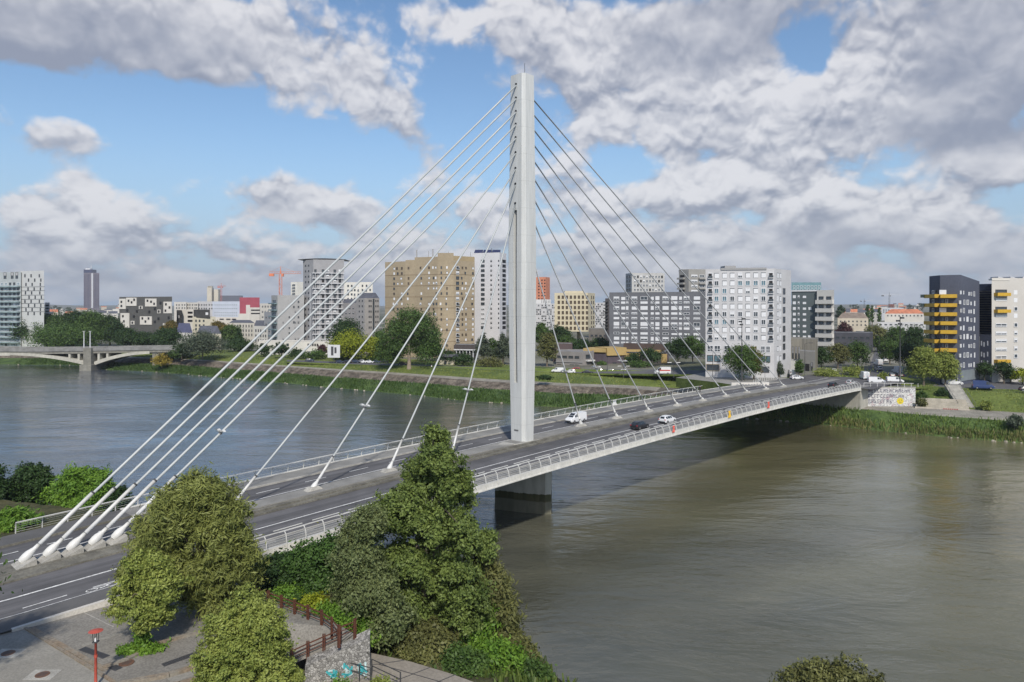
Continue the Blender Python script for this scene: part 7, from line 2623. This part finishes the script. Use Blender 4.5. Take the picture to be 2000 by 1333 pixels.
def person(x, y, z, yaw, top, legs, label, sit=False):
    e = bpy.data.objects.new("person", None)
    V = [(0, 0, .95), (0, 0, 1.18), (0, 0, 1.42), (0, .01, 1.52), (0, .02, 1.66),
         (.10, 0, .90), (.13, .06, .50), (.13, .02, .08), (.13, .16, .04),
         (-.10, 0, .90), (-.12, -.06, .50), (-.13, -.16, .10), (-.13, -.02, .05),
         (.20, 0, 1.40), (.26, .02, 1.12), (.24, .12, .88), (-.20, 0, 1.40), (-.27, -.02, 1.12), (-.25, .05, .86)]
    E_ = [(0, 1), (1, 2), (2, 3), (3, 4), (0, 5), (5, 6), (6, 7), (7, 8), (0, 9), (9, 10), (10, 11), (11, 12), (2, 13), (13, 14), (14, 15), (2, 16), (16, 17), (17, 18)]
    rad = [.15, .14, .16, .06, .105, .10, .07, .045, .04, .10, .07, .045, .04, .06, .045, .035, .06, .045, .035]
    me = bpy.data.meshes.new("person"); me.from_pydata(V, E_, [])
    o = bpy.data.objects.new("person", me); col.objects.link(o)
    o.location = (x, y, z); o.rotation_euler = (0, 0, yaw); o.scale = (.8, .8, .8)
    tag(o, label, "person")
    md = o.modifiers.new("skin", 'SKIN')
    sk = me.skin_vertices[0].data
    for k, r_ in enumerate(rad): sk[k].radius = (r_, r_)
    sk[0].use_root = True
    o.modifiers.new("sub", 'SUBSURF').levels = 1
    o.modifiers["sub"].render_levels = 1
    me.materials.append(m_skin)
    me2 = bpy.data.meshes.new("clothes")
    c = MB()
    c.tube([(0, 0, .92), (0, 0, 1.15), (0, 0, 1.40), (0, 0, 1.47)], [.19, .19, .215, .09], 12)
    c.tube([(.20, 0, 1.40), (.26, .02, 1.12), (.245, .10, .93)], [.085, .07, .055], 8); c.tube([(-.20, 0, 1.40), (-.27, -.02, 1.12), (-.25, .03, .92)], [.085, .07, .055], 8)
    c.build("jacket", top, o, smooth=True)
    c = MB(); c.tube([(.10, 0, .96), (.13, .06, .50), (.13, .02, .10)], [.125, .095, .07], 8); c.tube([(-.10, 0, .96), (-.12, -.06, .50), (-.13, -.15, .12)], [.125, .095, .07], 8)
    c.build("trousers", legs, o, smooth=True)
    c = MB(); c.tube([(0, .0, 1.66), (0, .0, 1.72), (0, 0, 1.79)], [.118, .122, .05], 10); c.build("hair", m_plas, o, smooth=True)
    return o


p = B(62.7, -7.6, .14)
person(p.x, p.y, p.z, ang - PI / 2, mat("dark_coat", (.03, .03, .035), .8, .1, 3), m_plas, "person in dark clothes walking on the far walkway of the bridge")
p = U(1991, 799, 3.72)
person(p.x, p.y, p.z, .5, mat("pale_shirt", (.50, .46, .44), .8, .1, 3), mat("jeans", (.06, .08, .13), .8, .1, 3), "person in a pale top on the quay at the right edge")
p = G(843, 721)
person(p.x, p.y, p.z, 1.2, mat("white_shirt", (.66, .66, .66), .8, .05, 3), m_plas, "person in white walking on the bank path near the ochre block")

# ------------------------------------------------------------------ the air between here and the skyline
hz = MB(); hz.box(-7600, 7600, -60, 7400, -3, 200)
hm = bpy.data.materials.new("pale_air"); hm.use_nodes = True
ht = hm.node_tree; ht.nodes.clear()
pv = ht.nodes.new("ShaderNodeVolumePrincipled")
pv.inputs["Color"].default_value = (.92, .95, 1.0, 1)
pv.inputs["Density"].default_value = .00011
pv.inputs["Anisotropy"].default_value = .2
ho = ht.nodes.new("ShaderNodeOutputMaterial")
ht.links.new(pv.outputs[0], ho.inputs["Volume"])
tag(hz.build("haze", hm), "thin pale haze over the river and the distant town", kind="stuff")
sc.cycles.volume_bounces = 0
